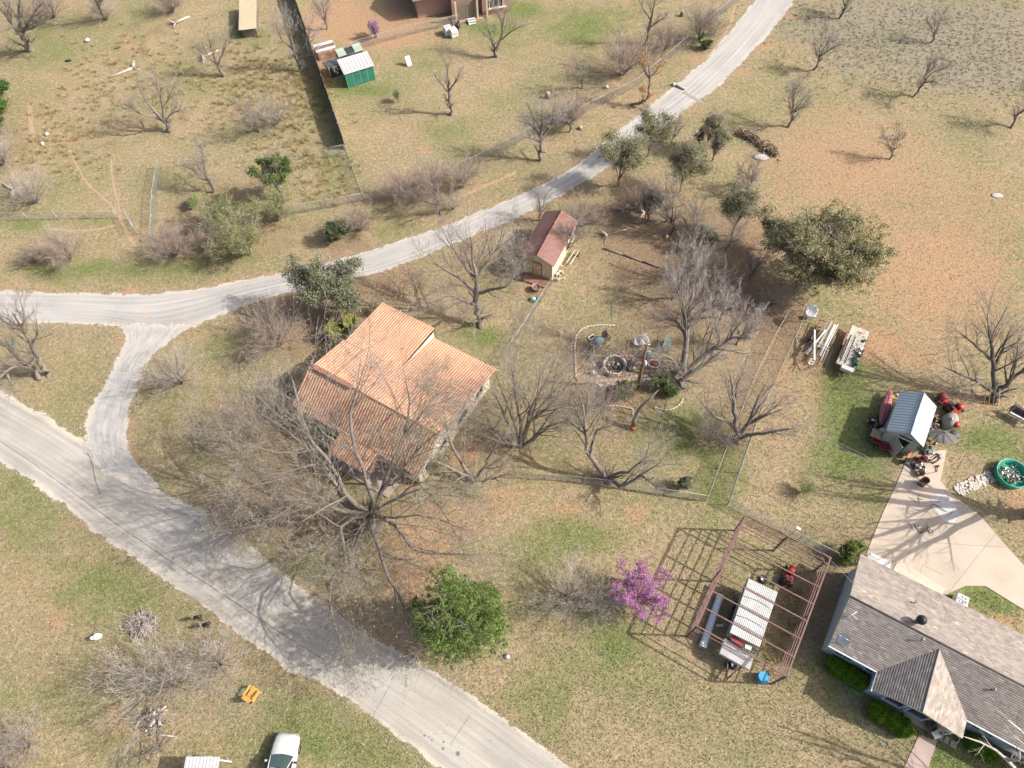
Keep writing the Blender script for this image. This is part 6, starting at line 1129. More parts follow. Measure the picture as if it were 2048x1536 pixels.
o=thing('grill','dark covered grill at the top left corner of the grey house roof','grill',tuple(S(1733,1124,.1)),AX); MB().box((0,0,.45),(.6,.5,.9)).build('cover',flat('slate_cover',(.12,.14,.16)),o,bevel=.04); MB().box((0,0,.93),(.62,.3,.06)).build('lid',M_STEEL,o)
# hoses
M_HOSE=flat('green_hose',(.18,.42,.12),.5); M_HOSE2=flat('dark_green_hose',(.05,.26,.15),.5)
def hose(lab,pts,mat,coil=None,r=.022,z=.03):
    a=S(*pts[0]); o=thing('garden_hose',lab,'hose',tuple(a)); P=resamp3([tuple(S(*q)) for q in pts],60)-np.array(a); P[:,2]=z; MB().tube([tuple(p) for p in P],r,5).build('tube',mat,o)
hose('loose coils of bright green garden hose at the grey house wing',[(1722,1378),(1712,1390),(1700,1392),(1697,1383),(1706,1380),(1715,1388),(1712,1372),(1705,1366),(1704,1376),(1718,1390),(1724,1392),(1728,1380),(1716,1376),(1706,1370),(1710,1385),(1726,1388)],M_HOSE,r=.028)
hose('long dark green hose snaking over the shaded lawn',[(1670,1350),(1690,1375),(1700,1400),(1708,1425),(1720,1450),(1742,1465),(1760,1478),(1774,1484),(1775,1492),(1766,1495),(1760,1486)],M_HOSE2,r=.022)
hose('green hose lying on the grass left of the fire pit yard',[(1230,590),(1224,605),(1223,625),(1225,640)],M_HOSE2)
# porch furniture
o=thing('doormat','red round porch ornament by the grey house entrance','ornament',tuple(S(1861,1452,.14))); MB().lathe([(.3,0),(.34,.3),(.3,.42),(.05,.5)],n=16).build('pot',M_RUST,o); MB().lathe([(.2,.5),(.1,.7),(.02,.75)],n=12).build('plant',M_DGREEN,o)
for i,(px,py) in enumerate(((1881,1473),(1893,1480),(1905,1488))):
    o=thing('paving_slab','square grey stepping slab beside the grey house porch, '+['nearest the porch','middle one','farthest from the porch'][i],'paving slab',tuple(S(px,py)),AX,'stepping slabs by the porch'); MB().box((0,0,.03),(.5,.5,.06)).build('slab',M_CONC2,o,bevel=.01)
o=thing('porch_chair','grey metal porch chair by the grey house walk','chair',tuple(S(1866,1470)),.3); MB().box((0,0,.42),(.5,.5,.04)).build('seat',M_STEEL,o); MB().box((0,.24,.7),(.5,.04,.5)).build('backrest',M_STEEL,o)
for x in (-.22,.22):
    for y in (-.22,.22): MB().tube([(x,y,0),(x,y,.42)],.015,5).build('leg',M_STEEL,o)
# ------------------------------------------------------------------ fire pit yard
random.seed(9); rg=random.Random(9)
FP=thing('fire_pit','round fire pit walled with pale stones, full of ash','fire pit',tuple(S(1228,735))); M_PS=pm('pit_stone',(.62,.53,.44),(.42,.34,.28),5,.9); R0=.98
pro=[]
for k in range(5):
    m=MB(); m.box((0,0,.1),(.26*rg.uniform(.8,1.1),.2,.2),taper=.88); ob=m.build('stone',M_PS,FP,bevel=.03); pro.append(ob)
cnt=0
for row,z in enumerate((0,.19,.38)):
    for i in range(24):
        a=2*PI*(i+.5*(row%2))/24+rg.uniform(-.03,.03); ob=pro[cnt] if cnt<5 else link('stone',pro[cnt%5].data,None,FP)
        if cnt>=5: ob.modifiers.new('bevel','BEVEL').width=.03
        ob.location=((R0+rg.uniform(-.04,.04))*math.cos(a),(R0+rg.uniform(-.04,.04))*math.sin(a),z); ob.rotation_euler=(rg.uniform(-.08,.08),rg.uniform(-.08,.08),a+PI/2); cnt+=1
MB().lathe([(.88,.02),(.5,.05),(.01,.07)],n=20,cap=False).build('ash',pm('ash',(.30,.22,.17),(.1,.08,.07),3,.95),FP)
junk('fire_wood','burnt logs and white scraps lying in the fire pit','firewood',(FP.location.x,FP.location.y,.08),31,12,(.32,.3,.2),[M_BARKD,M_RUST,M_WHITE],(.06,.22))
p=S(1275,776); YP=thing('utility_pole','brown wooden yard pole leaning beside the fire pit','pole',tuple(p)); q=S(1294,688,6.5); q=(q.x-p.x,q.y-p.y,6.5); M_POLE=pm('pole_wood',(.24,.13,.07),(.16,.09,.05),2,.9,stretch=(6,6,.5)); MB().tube([(0,0,0),q],[.15,.10],10).build('pole',M_POLE,YP); c=[v*.55 for v in q]; MB().lathe([(.09,0),(.17,.05),(.17,.45),(.1,.6),(.05,.75)],c=(c[0]+.18,c[1],c[2]-.1),n=14).build('transformer_can',M_WHITE,YP); MB().tube([(q[0]-.3,q[1],q[2]-.1),(q[0]+.3,q[1],q[2]-.1)],.03,5).build('bracket',M_STEEL,YP)
def barrow(px,py,rz,lab,mat): 
    o=thing('bbq_smoker',lab,'smoker',tuple(S(px,py)),rz); M=Matrix.Rotation(PI/2,3,'Y'); MB().lathe([(.05,-.55),(.26,-.5),(.28,-.45),(.28,.45),(.26,.5),(.05,.55)],c=(0,0,.8),n=16,M=M).build('drum',mat,o)
    for x in (-.4,.4):
        for y in (-.2,.2): MB().tube([(x,y,.6),(x*1.1,y*1.3,0)],.02,5).build('leg',mat,o)
    MB().tube([(.35,0,1.0),(.35,0,1.5)],.05,8).build('chimney',mat,o); return o
barrow(1257,742,1.2,'black barrel smoker touching the right side of the fire pit',M_BLACK)
def chair(px,py,rz,lab,mat,seat=None,cat='chair',sc=1,name='garden_chair'):
    o=thing(name,lab,cat,tuple(S(px,py)),rz); o.scale=(sc,)*3
    for i in range(4): MB().box((0,-.22+i*.14,.38),(.52,.11,.03)).build('seat_slat',seat or mat,o)
    for i in range(4): MB().box((-.2+i*.135,.3,.68),(.1,.03,.6),M=Matrix.Rotation(-.25,3,'X')).build('back_slat',seat or mat,o)
    for x in (-.3,.3):
        MB().box((x,0,.56),(.09,.62,.03)).build('armrest',mat,o)
        for y in (-.26,.24): MB().box((x,y,.28),(.05,.05,.56)).build('leg',mat,o)
    return o
chair(1206,768+8,-2.6,'slatted pale garden chair below the fire pit',pm('pale_wood',(.48,.47,.38)),sc=1.15)
M_TEAL=pm('grey_teal',(.17,.23,.24),(.13,.18,.19),3,.7)
o=thing('round_table','small grey round table left of the fire pit','table',tuple(S(1198,688))); MB().lathe([(.45,.52),(.47,.55),(.45,.58),(.01,.58)],n=20).build('top',M_TEAL,o)
for q_ in (0,2.1,4.2): MB().tube([(.25*math.cos(q_),.25*math.sin(q_),.52),(.4*math.cos(q_),.4*math.sin(q_),0)],.02,5).build('leg',M_TEAL,o)
chair(1211,680,.5,'dark chair behind the small grey round table',M_BLACK); chair(1186,695,2.2,'dark grey chair left of the small round table',M_TEAL,sc=.9)
chair(1184,717,.3,'small dark chair alone left of the fire pit',M_TEAL,sc=.8); 
o=thing('picture_holder','empty white rectangular frame lying above the grey chairs','frame',tuple(S(1183,676)),.6); m=MB()
for b in ((0,.17,.62,.06),(0,-.17,.62,.06),(.28,0,.06,.3),(-.28,0,.06,.3)): m.box((b[0],b[1],.12),(b[2],b[3],.08))
m.build('frame_bars',M_WHITE,o); MB().box((0,0,.03),(.5,.28,.06)).build('base',M_BLACK,o)
o=thing('planter','white goose planter on a box lower left of the fire pit','planter',tuple(S(1185,748))); MB().box((0,0,.12),(.5,.32,.24)).build('box',M_STEEL,o,bevel=.02); MB().lathe([(.12,.24),(.15,.36),(.06,.5),(.07,.62),(.01,.68)],n=12).build('figure',M_WHITE,o)
o=thing('brick_stack','stack of reddish bricks at the corner of the patio edging','bricks',tuple(S(1157,756)),.4); M_BR=pm('red_brick',(.34,.17,.12),(.26,.13,.1),6,.9)
for i in range(10): MB().box((-.18+(i%3)*.13,-.2+((i//3)%2)*.24,.04+.08*(i//6)),(.11,.22,.07)).build('brick',M_BR,o)
o=thing('white_cart','white cloth covered cart on the patio beside the pole','cart',tuple(S(1297,712))); MB().box((0,0,.45),(.5,.95,.35)).build('body',M_WHITE,o,bevel=.08); MB().box((0,-.2,.66),(.42,.42,.12)).build('blue_lid',pm('pale_blue',(.35,.45,.52)),o,bevel=.03)
for x in (-.2,.2): MB().tube([(x,.35,.3),(x,.35,0)],.02,5).build('leg',M_STEEL,o)
o=thing('planter_ring','low round stone planter with red pots right of the pole','planter',tuple(S(1307,730))); 
for i in range(14): a=2*PI*i/14; MB().box((.5*math.cos(a),.42*math.sin(a),.13),(.22,.16,.26),rz=a+PI/2,taper=.9).build('stone',M_PS,o)
MB().lathe([(.13,.05),(.17,.34)],n=12,c=(.1,0,0)).build('pot',M_RED,o); MB().lathe([(.1,.05),(.13,.3)],n=12,c=(-.15,.05,0)).build('pot',M_RUST,o)
o=thing('patio','paved reddish patio round the fire pit','patio',tuple(S(1270,735))); del o['category']; o['kind']='structure'; o.name='patio'
for k in list(o.keys()):
    if k in('label',): del o[k]
cells=[]; base=Vector(S(1270,735)); n=0; M_PV=pm('patio_paver',(.42,.31,.25),(.33,.25,.2),2.5,.9); pv=[]
for i in range(-9,9):
    for j in range(-6,8):
        x,y=i*.42+(j%2)*.21,j*.42; pos=base+Vector((x,y,0)); 
        # keep inside the patio outline in the photograph's plan
        if (x+.6)**2/13+(y+.2)**2/3.6<1 and rg.random()<.86:
            if len(pv)<6: m=MB(); m.box((0,0,.012),(.39*rg.uniform(.85,1),.39*rg.uniform(.85,1),.03),taper=.97); ob=m.build('paver',M_PV,o); pv.append(ob)
            else: ob=link('paver',pv[n%6].data,None,o)
            ob.location=(x,y,0); ob.rotation_euler=(0,0,rg.uniform(-.06,.06)); n+=1
BN=thing('park_bench','dark slatted bench beside the pale tree above the patio','bench',tuple(S(1334,694)),math.radians(62))
for i in range(5): MB().box((0,-.2+i*.11,.43),(1.35,.085,.03)).build('seat_slat',M_TEAL,BN)
for i in range(4): MB().box((0,.3+i*.02,.55+i*.11),(1.35,.03,.085)).build('back_slat',M_TEAL,BN)
for x in (-.6,.6):
    for y in (-.2,.28): MB().box((x,y,.21),(.06,.06,.42)).build('leg',M_BLACK,BN)
chair(1288,688,.2,'white metal lawn chair behind the yard pole, right one',M_WHITE,sc=1.1); chair(1275,690,-.3,'white metal lawn chair behind the yard pole, left one',M_WHITE,sc=1.0)
def edging(lab,pts,mat,sp=.3,sz=(.26,.13,.1)):
    P=[Vector(S(*q)) for q in pts]; C_=resamp3([tuple(p) for p in P],200); o=thing('garden_edging',lab,'edging',tuple(P[0])); s=0; last=None; me=None; L=0
    for i in range(1,200): L+=np.linalg.norm(C_[i]-C_[i-1])
    n=int(L/sp)
    for k in range(n):
        i=int(k/n*198); q=C_[i]-np.array(P[0]); d=C_[i+1]-C_[i]
        if me is None: ob=MB().box((0,0,sz[2]/2),sz,taper=.9).build('edging_stone',mat,o); me=ob.data
        else: ob=link('edging_stone',me,None,o)
        ob.location=(q[0],q[1],rg.uniform(-.02,.02)); ob.rotation_euler=(0,0,math.atan2(d[1],d[0])+rg.uniform(-.12,.12)); 
edging('curved stone edging on the left of the fire pit lawn',[(1152,755),(1151,720),(1150,690),(1155,668),(1172,655),(1200,651),(1235,652)],M_PS)
edging('curved stone edging at the lower right of the patio shrubs',[(1312,816),(1330,820),(1348,817),(1362,806),(1367,794)],M_PS)
edging('stone edging below the grey patio brush',[(1178,808),(1205,812),(1240,813),(1270,820)],M_PS)
o=thing('log_border','long low log border above the fire pit lawn','log',tuple(S(1207,498))); 
pp=[Vector(S(*q))-Vector(S(1207,498)) for q in ((1207,498),(1245,510),(1285,524),(1320,536))]
for a,b in zip(pp[:-1],pp[1:]): MB().tube([a+Vector((0,0,.09)),b+Vector((0,0,.09))],.09,7).build('log',M_BARK,o)
o=thing('cut_tree','short cut tree with an orange painted foot in the green yard','tree',tuple(S(1264,857))); MB().tube([(0,0,-.05),(.1,.05,.5)],[.3,.24],9).build('painted_foot',pm('orange_foot',(.46,.16,.08)),o); MB().tube([(.1,.05,.45),(.1,.35,1.2),(.5,.8,2.1),(1.2,1.2,2.9),(1.9,1.7,3.6)],[.24,.2,.16,.11,.05],8).build('trunk',M_BARK,o); MB().tube([(.1,.3,1.1),(-.1,.6,1.6),(-.05,.9,1.9)],[.15,.1,.08],7).build('stub',M_BARKW,o)
o=thing('feeder','white hanging feeder bag on a post between the oak and the grove','feeder',tuple(S(1510,544))); MB().tube([(0,0,0),(.05,.05,1.5)],.03,6).build('post',M_BARKD,o); MB().lathe([(.02,1.1),(.2,1.25),(.22,1.6),(.1,1.75)],n=14).build('bag',M_WHITE,o)
o=thing('toy','small yellow toy on the leaf litter under the grove','toy',tuple(S(1333,475))); MB().lathe([(.2,0),(.22,.15),(.1,.25)],n=12).build('base',pm('yellow_plastic',(.55,.4,.03)),o); MB().lathe([(.1,.22),(.14,.32),(.02,.42)],n=12).build('top',M_WHITE,o)
# by the cream shed
o=thing('ladder','white ladder leaning low along the cream shed wall','ladder',tuple(S(1138,530)),math.radians(60))
for y in (-.2,.2): MB().box((.8,y,.35),(1.9,.05,.08)).build('rail',M_WHITE,o)
for i in range(6): MB().tube([(-.0+i*.3,-.2,.36),(-.0+i*.3,.2,.36)],.02,5).build('rung',M_STEEL,o)
junk('scrap_pile','white chairs and boards stacked at the corner of the cream shed','clutter',tuple(S(1120,548)),33,14,(.22,.4,.4),[M_WHITE,pm('pink_board',(.5,.33,.27))]); 
o=thing('flower_pot','terracotta pot beside the ladder of the cream shed','pot',tuple(S(1155,512))); MB().lathe([(.14,0),(.2,.32),(.23,.33),(.23,.38),(.19,.38),(.17,.1),(.01,.08)],n=16,cap=False).build('pot',M_RUST,o); MB().lathe([(.17,.3),(.01,.31)],n=12,cap=False).build('soil',M_BARKD,o)
o=thing('planter_tub','brick red round tub planter in front of the cream shed','planter',tuple(S(1072,580))); MB().lathe([(.34,0),(.4,.5),(.44,.52),(.42,.56),(.36,.54),(.33,.3),(.01,.28)],n=18,cap=False).build('tub',pm('pink_tub',(.40,.22,.18)),o); MB().lathe([(.35,.4),(.01,.42)],n=12,cap=False).build('soil',M_BARKD,o)
o=thing('hose_coil','green coiled hose heap beside the yard fence','hose',tuple(S(1067,600)))
for k in range(5): MB().tube([((.42-.03*k)*math.cos(t)+.02*k,(.34-.02*k)*math.sin(t),.05+.05*k) for t in np.linspace(0,2*PI,22)],.03,5).build('coil',M_HOSE2,o)
MB().lathe([(.2,.0),(.24,.25),(.01,.3)],n=12).build('pot',M_WHITE,o)
# ------------------------------------------------------------------ loose things of the upper fields
def tote(px,py,rz,lab): o=thing('storage_tote',lab,'water tank',tuple(S(px,py)),rz,'white cube tanks'); MB().box((0,0,.5),(.95,.95,1.0)).build('tank',M_WHITE,o,bevel=.12); MB().lathe([(.15,1.0),(.15,1.06),(.01,1.07)],n=14).build('cap',M_WHITE,o); MB().box((0,-.48,.55),(.5,.012,.08)).build('red_mark',M_RED,o); return o
tote(896,68,.4,'white cube tank near the top house, left of the pair'); tote(907,72,.5,'white cube tank near the top house, right of the pair')
o=thing('black_bins','black bags and bin at the corner column of the top house','bin',tuple(S(915,58))); MB().lathe([(.22,0),(.3,.45),(.24,.75),(.05,.8)],n=12).build('bag',M_BLACK,o); MB().box((-.45,-.1,.2),(.5,.4,.4)).build('box',M_BLACK,o,bevel=.05); MB().box((.15,.35,.45),(.35,.35,.9),taper=.8).build('can',flat('dark_grey',(.08,.08,.09)),o)
ST=thing('steps','white portable steps below the brick porch','steps',tuple(S(944,46)),math.radians(14))
for i in range(3): MB().box((0,-.3+i*.28,.1+i*.16),(.95,.27,.2+i*.32 if False else .06)).build('tread',M_WHITE,ST)
for x in (-.45,.45): m=MB(); m.add([(x-.02,-.45,0),(x-.02,.45,0),(x-.02,.45,.45),(x-.02,-.4,.08),(x+.02,-.45,0),(x+.02,.45,0),(x+.02,.45,.45),(x+.02,-.4,.08)],[(0,1,2,3),(7,6,5,4),(0,4,5,1),(1,5,6,2),(2,6,7,3),(3,7,4,0)]); m.build('side',M_WHITE,ST)
o=thing('white_board','white board leaning in the mown yard','board',tuple(S(818,130)),.5); MB().box((0,0,.55),(.6,.06,1.15),M=Matrix.Rotation(-.5,3,'X')).build('panel',M_WHITE,o); MB().tube([(0,.5,0),(0,.1,.7)],.03,5).build('prop',M_BARK,o)
def stump(px,py,lab,r=.25,h=.5,mat=None): o=thing('tree_stump',lab,'stump',tuple(S(px,py))); MB().tube([(0,0,0),(0,0,h*.6),(.08,.03,h)],[r*1.15,r,r*.9],11).build('trunk',mat or M_BARK,o); MB().lathe([(r*.88,h+.005),(.01,h+.01)],c=(.08,.03,0),n=11,cap=False).build('cut_face',pm('cut_wood_%d'%px,(.60,.45,.28)),o)
stump(1095,195,'pale topped stump in the mown yard above the road',.3,.6); stump(1363,32,'short pale stump near the top of the yard',.22,.6); stump(1105,232,'short dark stump near the road fence',.2,.4); stump(1160,258,'low grey stump on the road verge',.25,.25)
def smallwhite(px,py,lab,cat,seed,sc=1):
    o=thing('white_'+cat.replace(' ','_'),lab,cat,tuple(S(px,py)),seed*.7); rings=[]; r_=random.Random(seed)
    for x,a in ((-.35,.06),(-.2,.2),(0,.26),(.2,.22),(.36,.07)): rings.append([(x*sc,a*sc*math.cos(q)*r_.uniform(.8,1.2),sc*(.22+a*math.sin(q)*r_.uniform(.8,1.2))) for q in np.linspace(0,2*PI,9)[:-1]])
    MB().loft(rings).build('body',M_WHITE,o); return o
smallwhite(176,83,'white sack on the grass of the upper left field','sack',1,.9); smallwhite(95,270,'white rag near the left edge, upper one of two','rag',2,.65); smallwhite(86,289,'white rag near the left edge, lower one of two','rag',3,.65)
smallwhite(1213,176,'white ornament under the shrubs of the mown yard','ornament',4,.7)
o=smallwhite(197,1275,'white garden figure on the lawn left of the twig ring','garden figure',5,1.1); MB().lathe([(.14,.25),(.16,.4),(.1,.5),(.02,.55)],c=(.3,0,0),n=10).build('head',M_WHITE,o)
o=thing('oval_disc','flat black oval disc lying in the left field','disc',tuple(S(137,122))); MB().lathe([(.42,0),(.45,.06),(.01,.1)],n=20,sy=.5).build('disc',M_BLACK,o)
o=thing('black_dome','dark ribbed dome on the lawn left of the terracotta house','dome',tuple(S(525,768))); MB().lathe([(.5,0),(.48,.12),(.3,.22),(.01,.26)],n=20,sy=.6).build('dome',M_BLACK,o)
o=thing('valve_cover','grey round valve cover in the front lawn','cover',tuple(S(1014,1313))); MB().lathe([(.22,0),(.22,.08),(.01,.1)],n=16).build('lid',M_STEEL,o)
def logs(lab,px,py,rz,L,r,seed,roots=True,mat=None,twigs=0):
    o=thing('fallen_log',lab,'log',tuple(S(px,py)),rz); MB().tube([(0,0,r),(L*.5,.05,r*1.05),(L,0,r*.9)],[r*1.15,r,r*.7],9).build('trunk',mat or M_BARKW,o); r_=random.Random(seed)
    if roots:
        m=MB()
        for i in range(26): a=r_.uniform(0,2*PI); b=r_.uniform(.4,1.3); m.tube([(0,0,r),(-b*.4,b*.5*math.cos(a),r+max(-r*.6,b*.4*math.sin(a))),(-b*.7,b*math.cos(a),max(.03,r+b*.6*math.sin(a)))],[.06,.035,.012],5)
        m.build('root_plate',mat or M_BARKW,o,kind='stuff')
logs('pale fallen log with a spiky root plate in the upper left field',352,48,math.radians(40),2.0,.16,1); logs('weathered grey log lying on the left field slope',265,138,math.radians(215),2.8,.13,2); logs('white dead log with roots under the forked bare tree',412,115,math.radians(40),1.8,.16,3)
logs('broken white stump at the left edge above the field fence',28,380,math.radians(150),1.6,.14,4); 
for i,(px,py,rz,L) in enumerate(((1275,408,.2,2.6),(1300,400,-.4,2.2),(1245,420,.8,1.8),(1215,470,.3,2.4),(1290,425,.1,1.6))): logs('grey fallen branch in the leaf litter below the grove, '+['longest one','crossing the longest one','nearest the cream shed','beside the shed corner brush','lowest one'][i],px,py,rz,L,.05,10+i,True)
o=thing('roadside_post','fallen white ended concrete post beside the gravel road','post',tuple(S(1350,172)),math.radians(-36)); MB().tube([(0,0,.14),(1.3,0,.14)],[.14,.14],9).build('shaft',M_BARKW,o); MB().tube([(-.35,0,.16),(.02,0,.15)],[.2,.18],9).build('end_block',M_WHITE,o)
# darker strip across the road
m=MB(); a,b=S(1366,184),S(1408,208); d=(b-a); L=d.length; d.normalize(); nn=Vector((-d.y,d.x,0)); vs=[];fs=[]; k=14
for i in range(k+1): q=a+d*L*i/k; w_=.25+rg.uniform(-.08,.08); vs+=[(q.x+nn.x*w_,q.y+nn.y*w_,.020),(q.x-nn.x*w_,q.y-nn.y*w_,.020)]
for i in range(k): fs.append((2*i,2*i+1,2*i+3,2*i+2))
m.add(vs,fs); tagp(m.build('road_crossing_strip',pm('dark_strip',(.24,.215,.185),(.3,.27,.23),3,.95)),kind='structure')
o=thing('pipe_structure','small white pipe frame beside the smallest orchard tree','frame',tuple(S(1778,276))); MB().tube([(-.6,.2,0),(-.6,.2,.3),(-.5,-.2,.3),(.4,-.3,.3),(.55,.25,.3),(.55,.25,0)],.04,6).build('pipe',M_WHITE,o); MB().tube([(.4,-.3,.3),(.4,-.3,0)],.04,6).build('leg',M_WHITE,o)
def pile(name,lab,cat,pts,n,mat,seed,sp=.5,h=.5,L=(.4,1.1),r=.015,mat2=None):
    r_=random.Random(seed); P=[Vector(S(*q)) for q in pts]; o=thing(name,lab,cat,tuple(P[0])); m=MB(); m2=MB()
    for i in range(n):
        t=r_.random()*(len(P)-1); k=int(t); c=P[k].lerp(P[min(k+1,len(P)-1)],t-k)-P[0]; a=r_.uniform(0,2*PI); l=r_.uniform(*L)/2; x,y=c.x+r_.gauss(0,sp),c.y+r_.gauss(0,sp); z=abs(r_.gauss(0,h*.4))+.03; e=r_.uniform(-.15,.25)
        (m2 if mat2 and i%3==0 else m).tube([(x-l*math.cos(a),y-l*math.sin(a),max(.02,z-e)),(x,y,z+.04),(x+l*math.cos(a+.3),y+l*math.sin(a+.3),max(.02,z+e))],r*r_.uniform(.6,1.8),4,cap=False)
    m.build('sticks',mat,o,kind='stuff'); 
    if mat2: m2.build('light_sticks',mat2,o,kind='stuff')
    return o
M_LEAFBR=pm('brown_dead_leaves',(.32,.225,.15),(.22,.15,.10),4,.95)
pile('brush_pile','curved pile of brown cut brush below the orchard tree','brush pile',[(1478,266),(1500,275),(1520,290),(1540,302),(1548,312)],520,M_LEAFBR,1,.28,.6,(.25,.7),.03,M_BARK)
o=thing('ash_pile','grey white ash heap at the end of the brown brush pile','ash',tuple(S(1522,314))); MB().lathe([(1.0,0.0),(.7,.10),(.3,.16),(.01,.18)],n=22,sy=.6).build('ash',pm('grey_ash',(.46,.42,.39),(.3,.28,.26),4,.95,bump=.4),o)
o=thing('ash_patch','small white ash patch on the right field','ash',tuple(S(1993,391))); MB().lathe([(.65,0.0),(.5,.08),(.25,.12),(.01,.13)],n=18,sy=.6).build('ash',bpy.data.materials['grey_ash'],o); 
pile('brush_pile','round ring of grey sticks with a burnt centre on the front lawn','fire ring',[(268,1246),(275,1238),(290,1236),(302,1240),(304,1250),(295,1262),(280,1264),(268,1256),(268,1246)],420,M_BARKW,2,.22,.3,(.4,1.2),.014,M_BARKD)
o=thing('fire_bowl','rusty bowl in the middle of the stick ring','bowl',tuple(S(281,1250))); MB().lathe([(.25,.02),(.36,.25),(.38,.3),(.34,.3),(.2,.1),(.01,.06)],n=18,cap=False).build('bowl',M_RUST,o); MB().lathe([(.3,.2),(.01,.22)],n=14,cap=False).build('ash',M_DARK,o)
pile('brush_pile','heap of cut firewood and pale limbs at the lower left','firewood',[(295,1452),(310,1436),(318,1428)],60,M_BARKW,3,.3,.6,(.3,.9),.07,M_BARKD)
logs('cut pale branch below the firewood heap',300,1470,math.radians(-5),1.9,.06,6,False)
pile('brush_pile','thin fallen branches below the firewood heap','branches',[(235,1530),(280,1500),(330,1480)],60,M_BARK,4,.35,.2,(.8,2.2),.012)
# fallen branches on the driveway
pile('fallen_branch','dark broken branch on the middle of the driveway','branch',[(1812,1050),(1835,1060),(1858,1064),(1878,1056)],9,M_BARKD,7,.08,.1,(.5,1.2),.022); pile('fallen_branch','thin fallen twigs on the upper driveway','branch',[(1825,1000),(1850,998),(1880,1015),(1905,1035)],9,M_BARKD,8,.08,.1,(.5,1.2),.018)
sh_=[tuple(S(*q))[:2] for q in [(1862,992),(1885,985),(1905,1000),(1918,1030),(1905,1052),(1885,1040),(1866,1015)]]
mb=MB(); mb.add([(x,y,.054) for x,y in sh_],[tuple(range(len(sh_)))]); mb.build('pale_patch',pm('washed_concrete',(.50,.50,.47),(.42,.41,.38),1.2,.9),drv)
# mailboxes, street sign, light
def mailbox(px,py,rz,lab,top):
    q=S(*top,1.15); p=S(px,py); o=thing('mailbox',lab,'mailbox',tuple(p),rz); MB().box((0,0,.5),(.1,.1,1.0)).build('post',M_BARKD,o); rings=[]
    for x in (-.28,.28): rings.append([(x,-.11,1.0),(x,-.11,1.14)]+[(x,.11*math.cos(a),1.14+.11*math.sin(a)) for a in np.linspace(PI,0,7)]+[(x,.11,1.0)])
    MB().loft(rings).build('box',M_BLACK,o); MB().box((.2,.13,1.2),(.03,.01,.14)).build('flag',M_RED,o)
mailbox(407,1240,.2,'black mailbox by the asphalt road, nearer the road corner',(412,1236)); mailbox(424,1254,.3,'black mailbox by the asphalt road, lower one',(431,1248))
p=S(38,712); o=thing('street_sign','street name sign with a green blade on a pole left of the gravel link','sign',tuple(p)); q=S(25,690,2.4); q=(q.x-p.x,q.y-p.y,2.5); MB().tube([(0,0,0),(q[0],q[1],2.4)],.03,6).build('post',M_STEEL,o); MB().box((q[0],q[1],2.5),(.75,.02,.18),rz=.7,M=Matrix.Rotation(.7,3,'Z')@Matrix.Rotation(-.5,3,'X')).build('sign_blade',pm('sign_green',(.03,.3,.17)),o)
o=thing('work_light','two legged work light standing above the white lean-to','lamp',tuple(S(424,1522)),.3)
for a in (0.3,2.3,4.3): MB().tube([(.35*math.cos(a),.35*math.sin(a),0),(0,0,1.2)],.02,5).build('leg',M_BLACK,o)
MB().box((0,0,1.35),(.28,.22,.2)).build('lamp_head',M_WHITE,o,bevel=.03); MB().box((.3,.1,1.3),(.3,.12,.1)).build('yellow_grip',pm('yellow_grip',(.5,.36,.12)),o)
# yellow adirondack chair
M_YEL=pm('yellow_wood',(.56,.33,.09),(.48,.27,.07),3,.6)
p=S(509,1388); AD=thing('adirondack_chair','yellow wooden armchair alone on the front lawn','chair',tuple(p),math.radians(150)); AD.scale=(1.1,)*3
for i in range(5): MB().box((0,-.3+i*.13,.42-.035*i),(.56,.115,.025)).build('seat_slat',M_YEL,AD)
for i in range(5): MB().box((-.24+i*.12,.42,.66),(.105,.025,.72-.06*abs(i-2)),M=Matrix.Rotation(-.38,3,'X')).build('back_slat',M_YEL,AD)
for x in (-.36,.36):
    MB().box((x,.02,.58),(.15,.72,.03)).build('armrest',M_YEL,AD); MB().box((x,-.28,.28),(.04,.1,.56)).build('leg',M_YEL,AD); MB().box((x*.85,.1,.2),(.035,.85,.12),M=Matrix.Rotation(-.18,3,'X')).build('side_rail',M_YEL,AD)
# ------------------------------------------------------------------ white car, cut by the bottom edge
a=S(576,1466,.75); b=S(556,1522,1.7); d=(a-b); d.z=0; rz=math.atan2(d.y,d.x); d.normalize(); c=a-d*2.38
M_CAR=flat('car_white',(.54,.54,.515),.3,0,.6); M_CAR.node_tree.nodes['Principled BSDF'].inputs['Coat Weight'].default_value=.5
SV=thing('suv','white station wagon parked on the lawn, cut by the bottom edge','car',(c.x,c.y,0),rz)
rings=[]
for x,hw,zb,zt in ((-2.35,.78,.42,.95),(-2.25,.86,.3,1.02),(-1.2,.90,.26,1.05),(.3,.91,.26,1.05),(1.0,.90,.26,1.02),(1.7,.87,.28,.96),(2.15,.80,.32,.86),(2.34,.66,.4,.72)):
    rings.append([(x,-hw,zb),(x,-hw*1.01,(zb+zt)/2),(x,-hw*.97,zt-.12),(x,-hw*.84,zt-.02),(x,-hw*.4,zt+.03),(x,hw*.4,zt+.03),(x,hw*.84,zt-.02),(x,hw*.97,zt-.12),(x,hw*1.01,(zb+zt)/2),(x,hw,zb)])
MB().loft(rings).build('body',M_CAR,SV)
B0=[(.95,.80),(-2.2,.80)]; 
def q4(m,*p,th=None): m.add(p,[tuple(range(len(p)))])
rf=[]; 
for x,hw,z in ((.15,.60,1.60),(.0,.64,1.655),(-.7,.67,1.69),(-1.6,.66,1.67),(-2.0,.6,1.6)): rf.append([(x,-hw,z-.06),(x,-hw*.85,z-.01),(x,-hw*.3,z+.025),(x,hw*.3,z+.025),(x,hw*.85,z-.01),(x,hw,z-.06)])
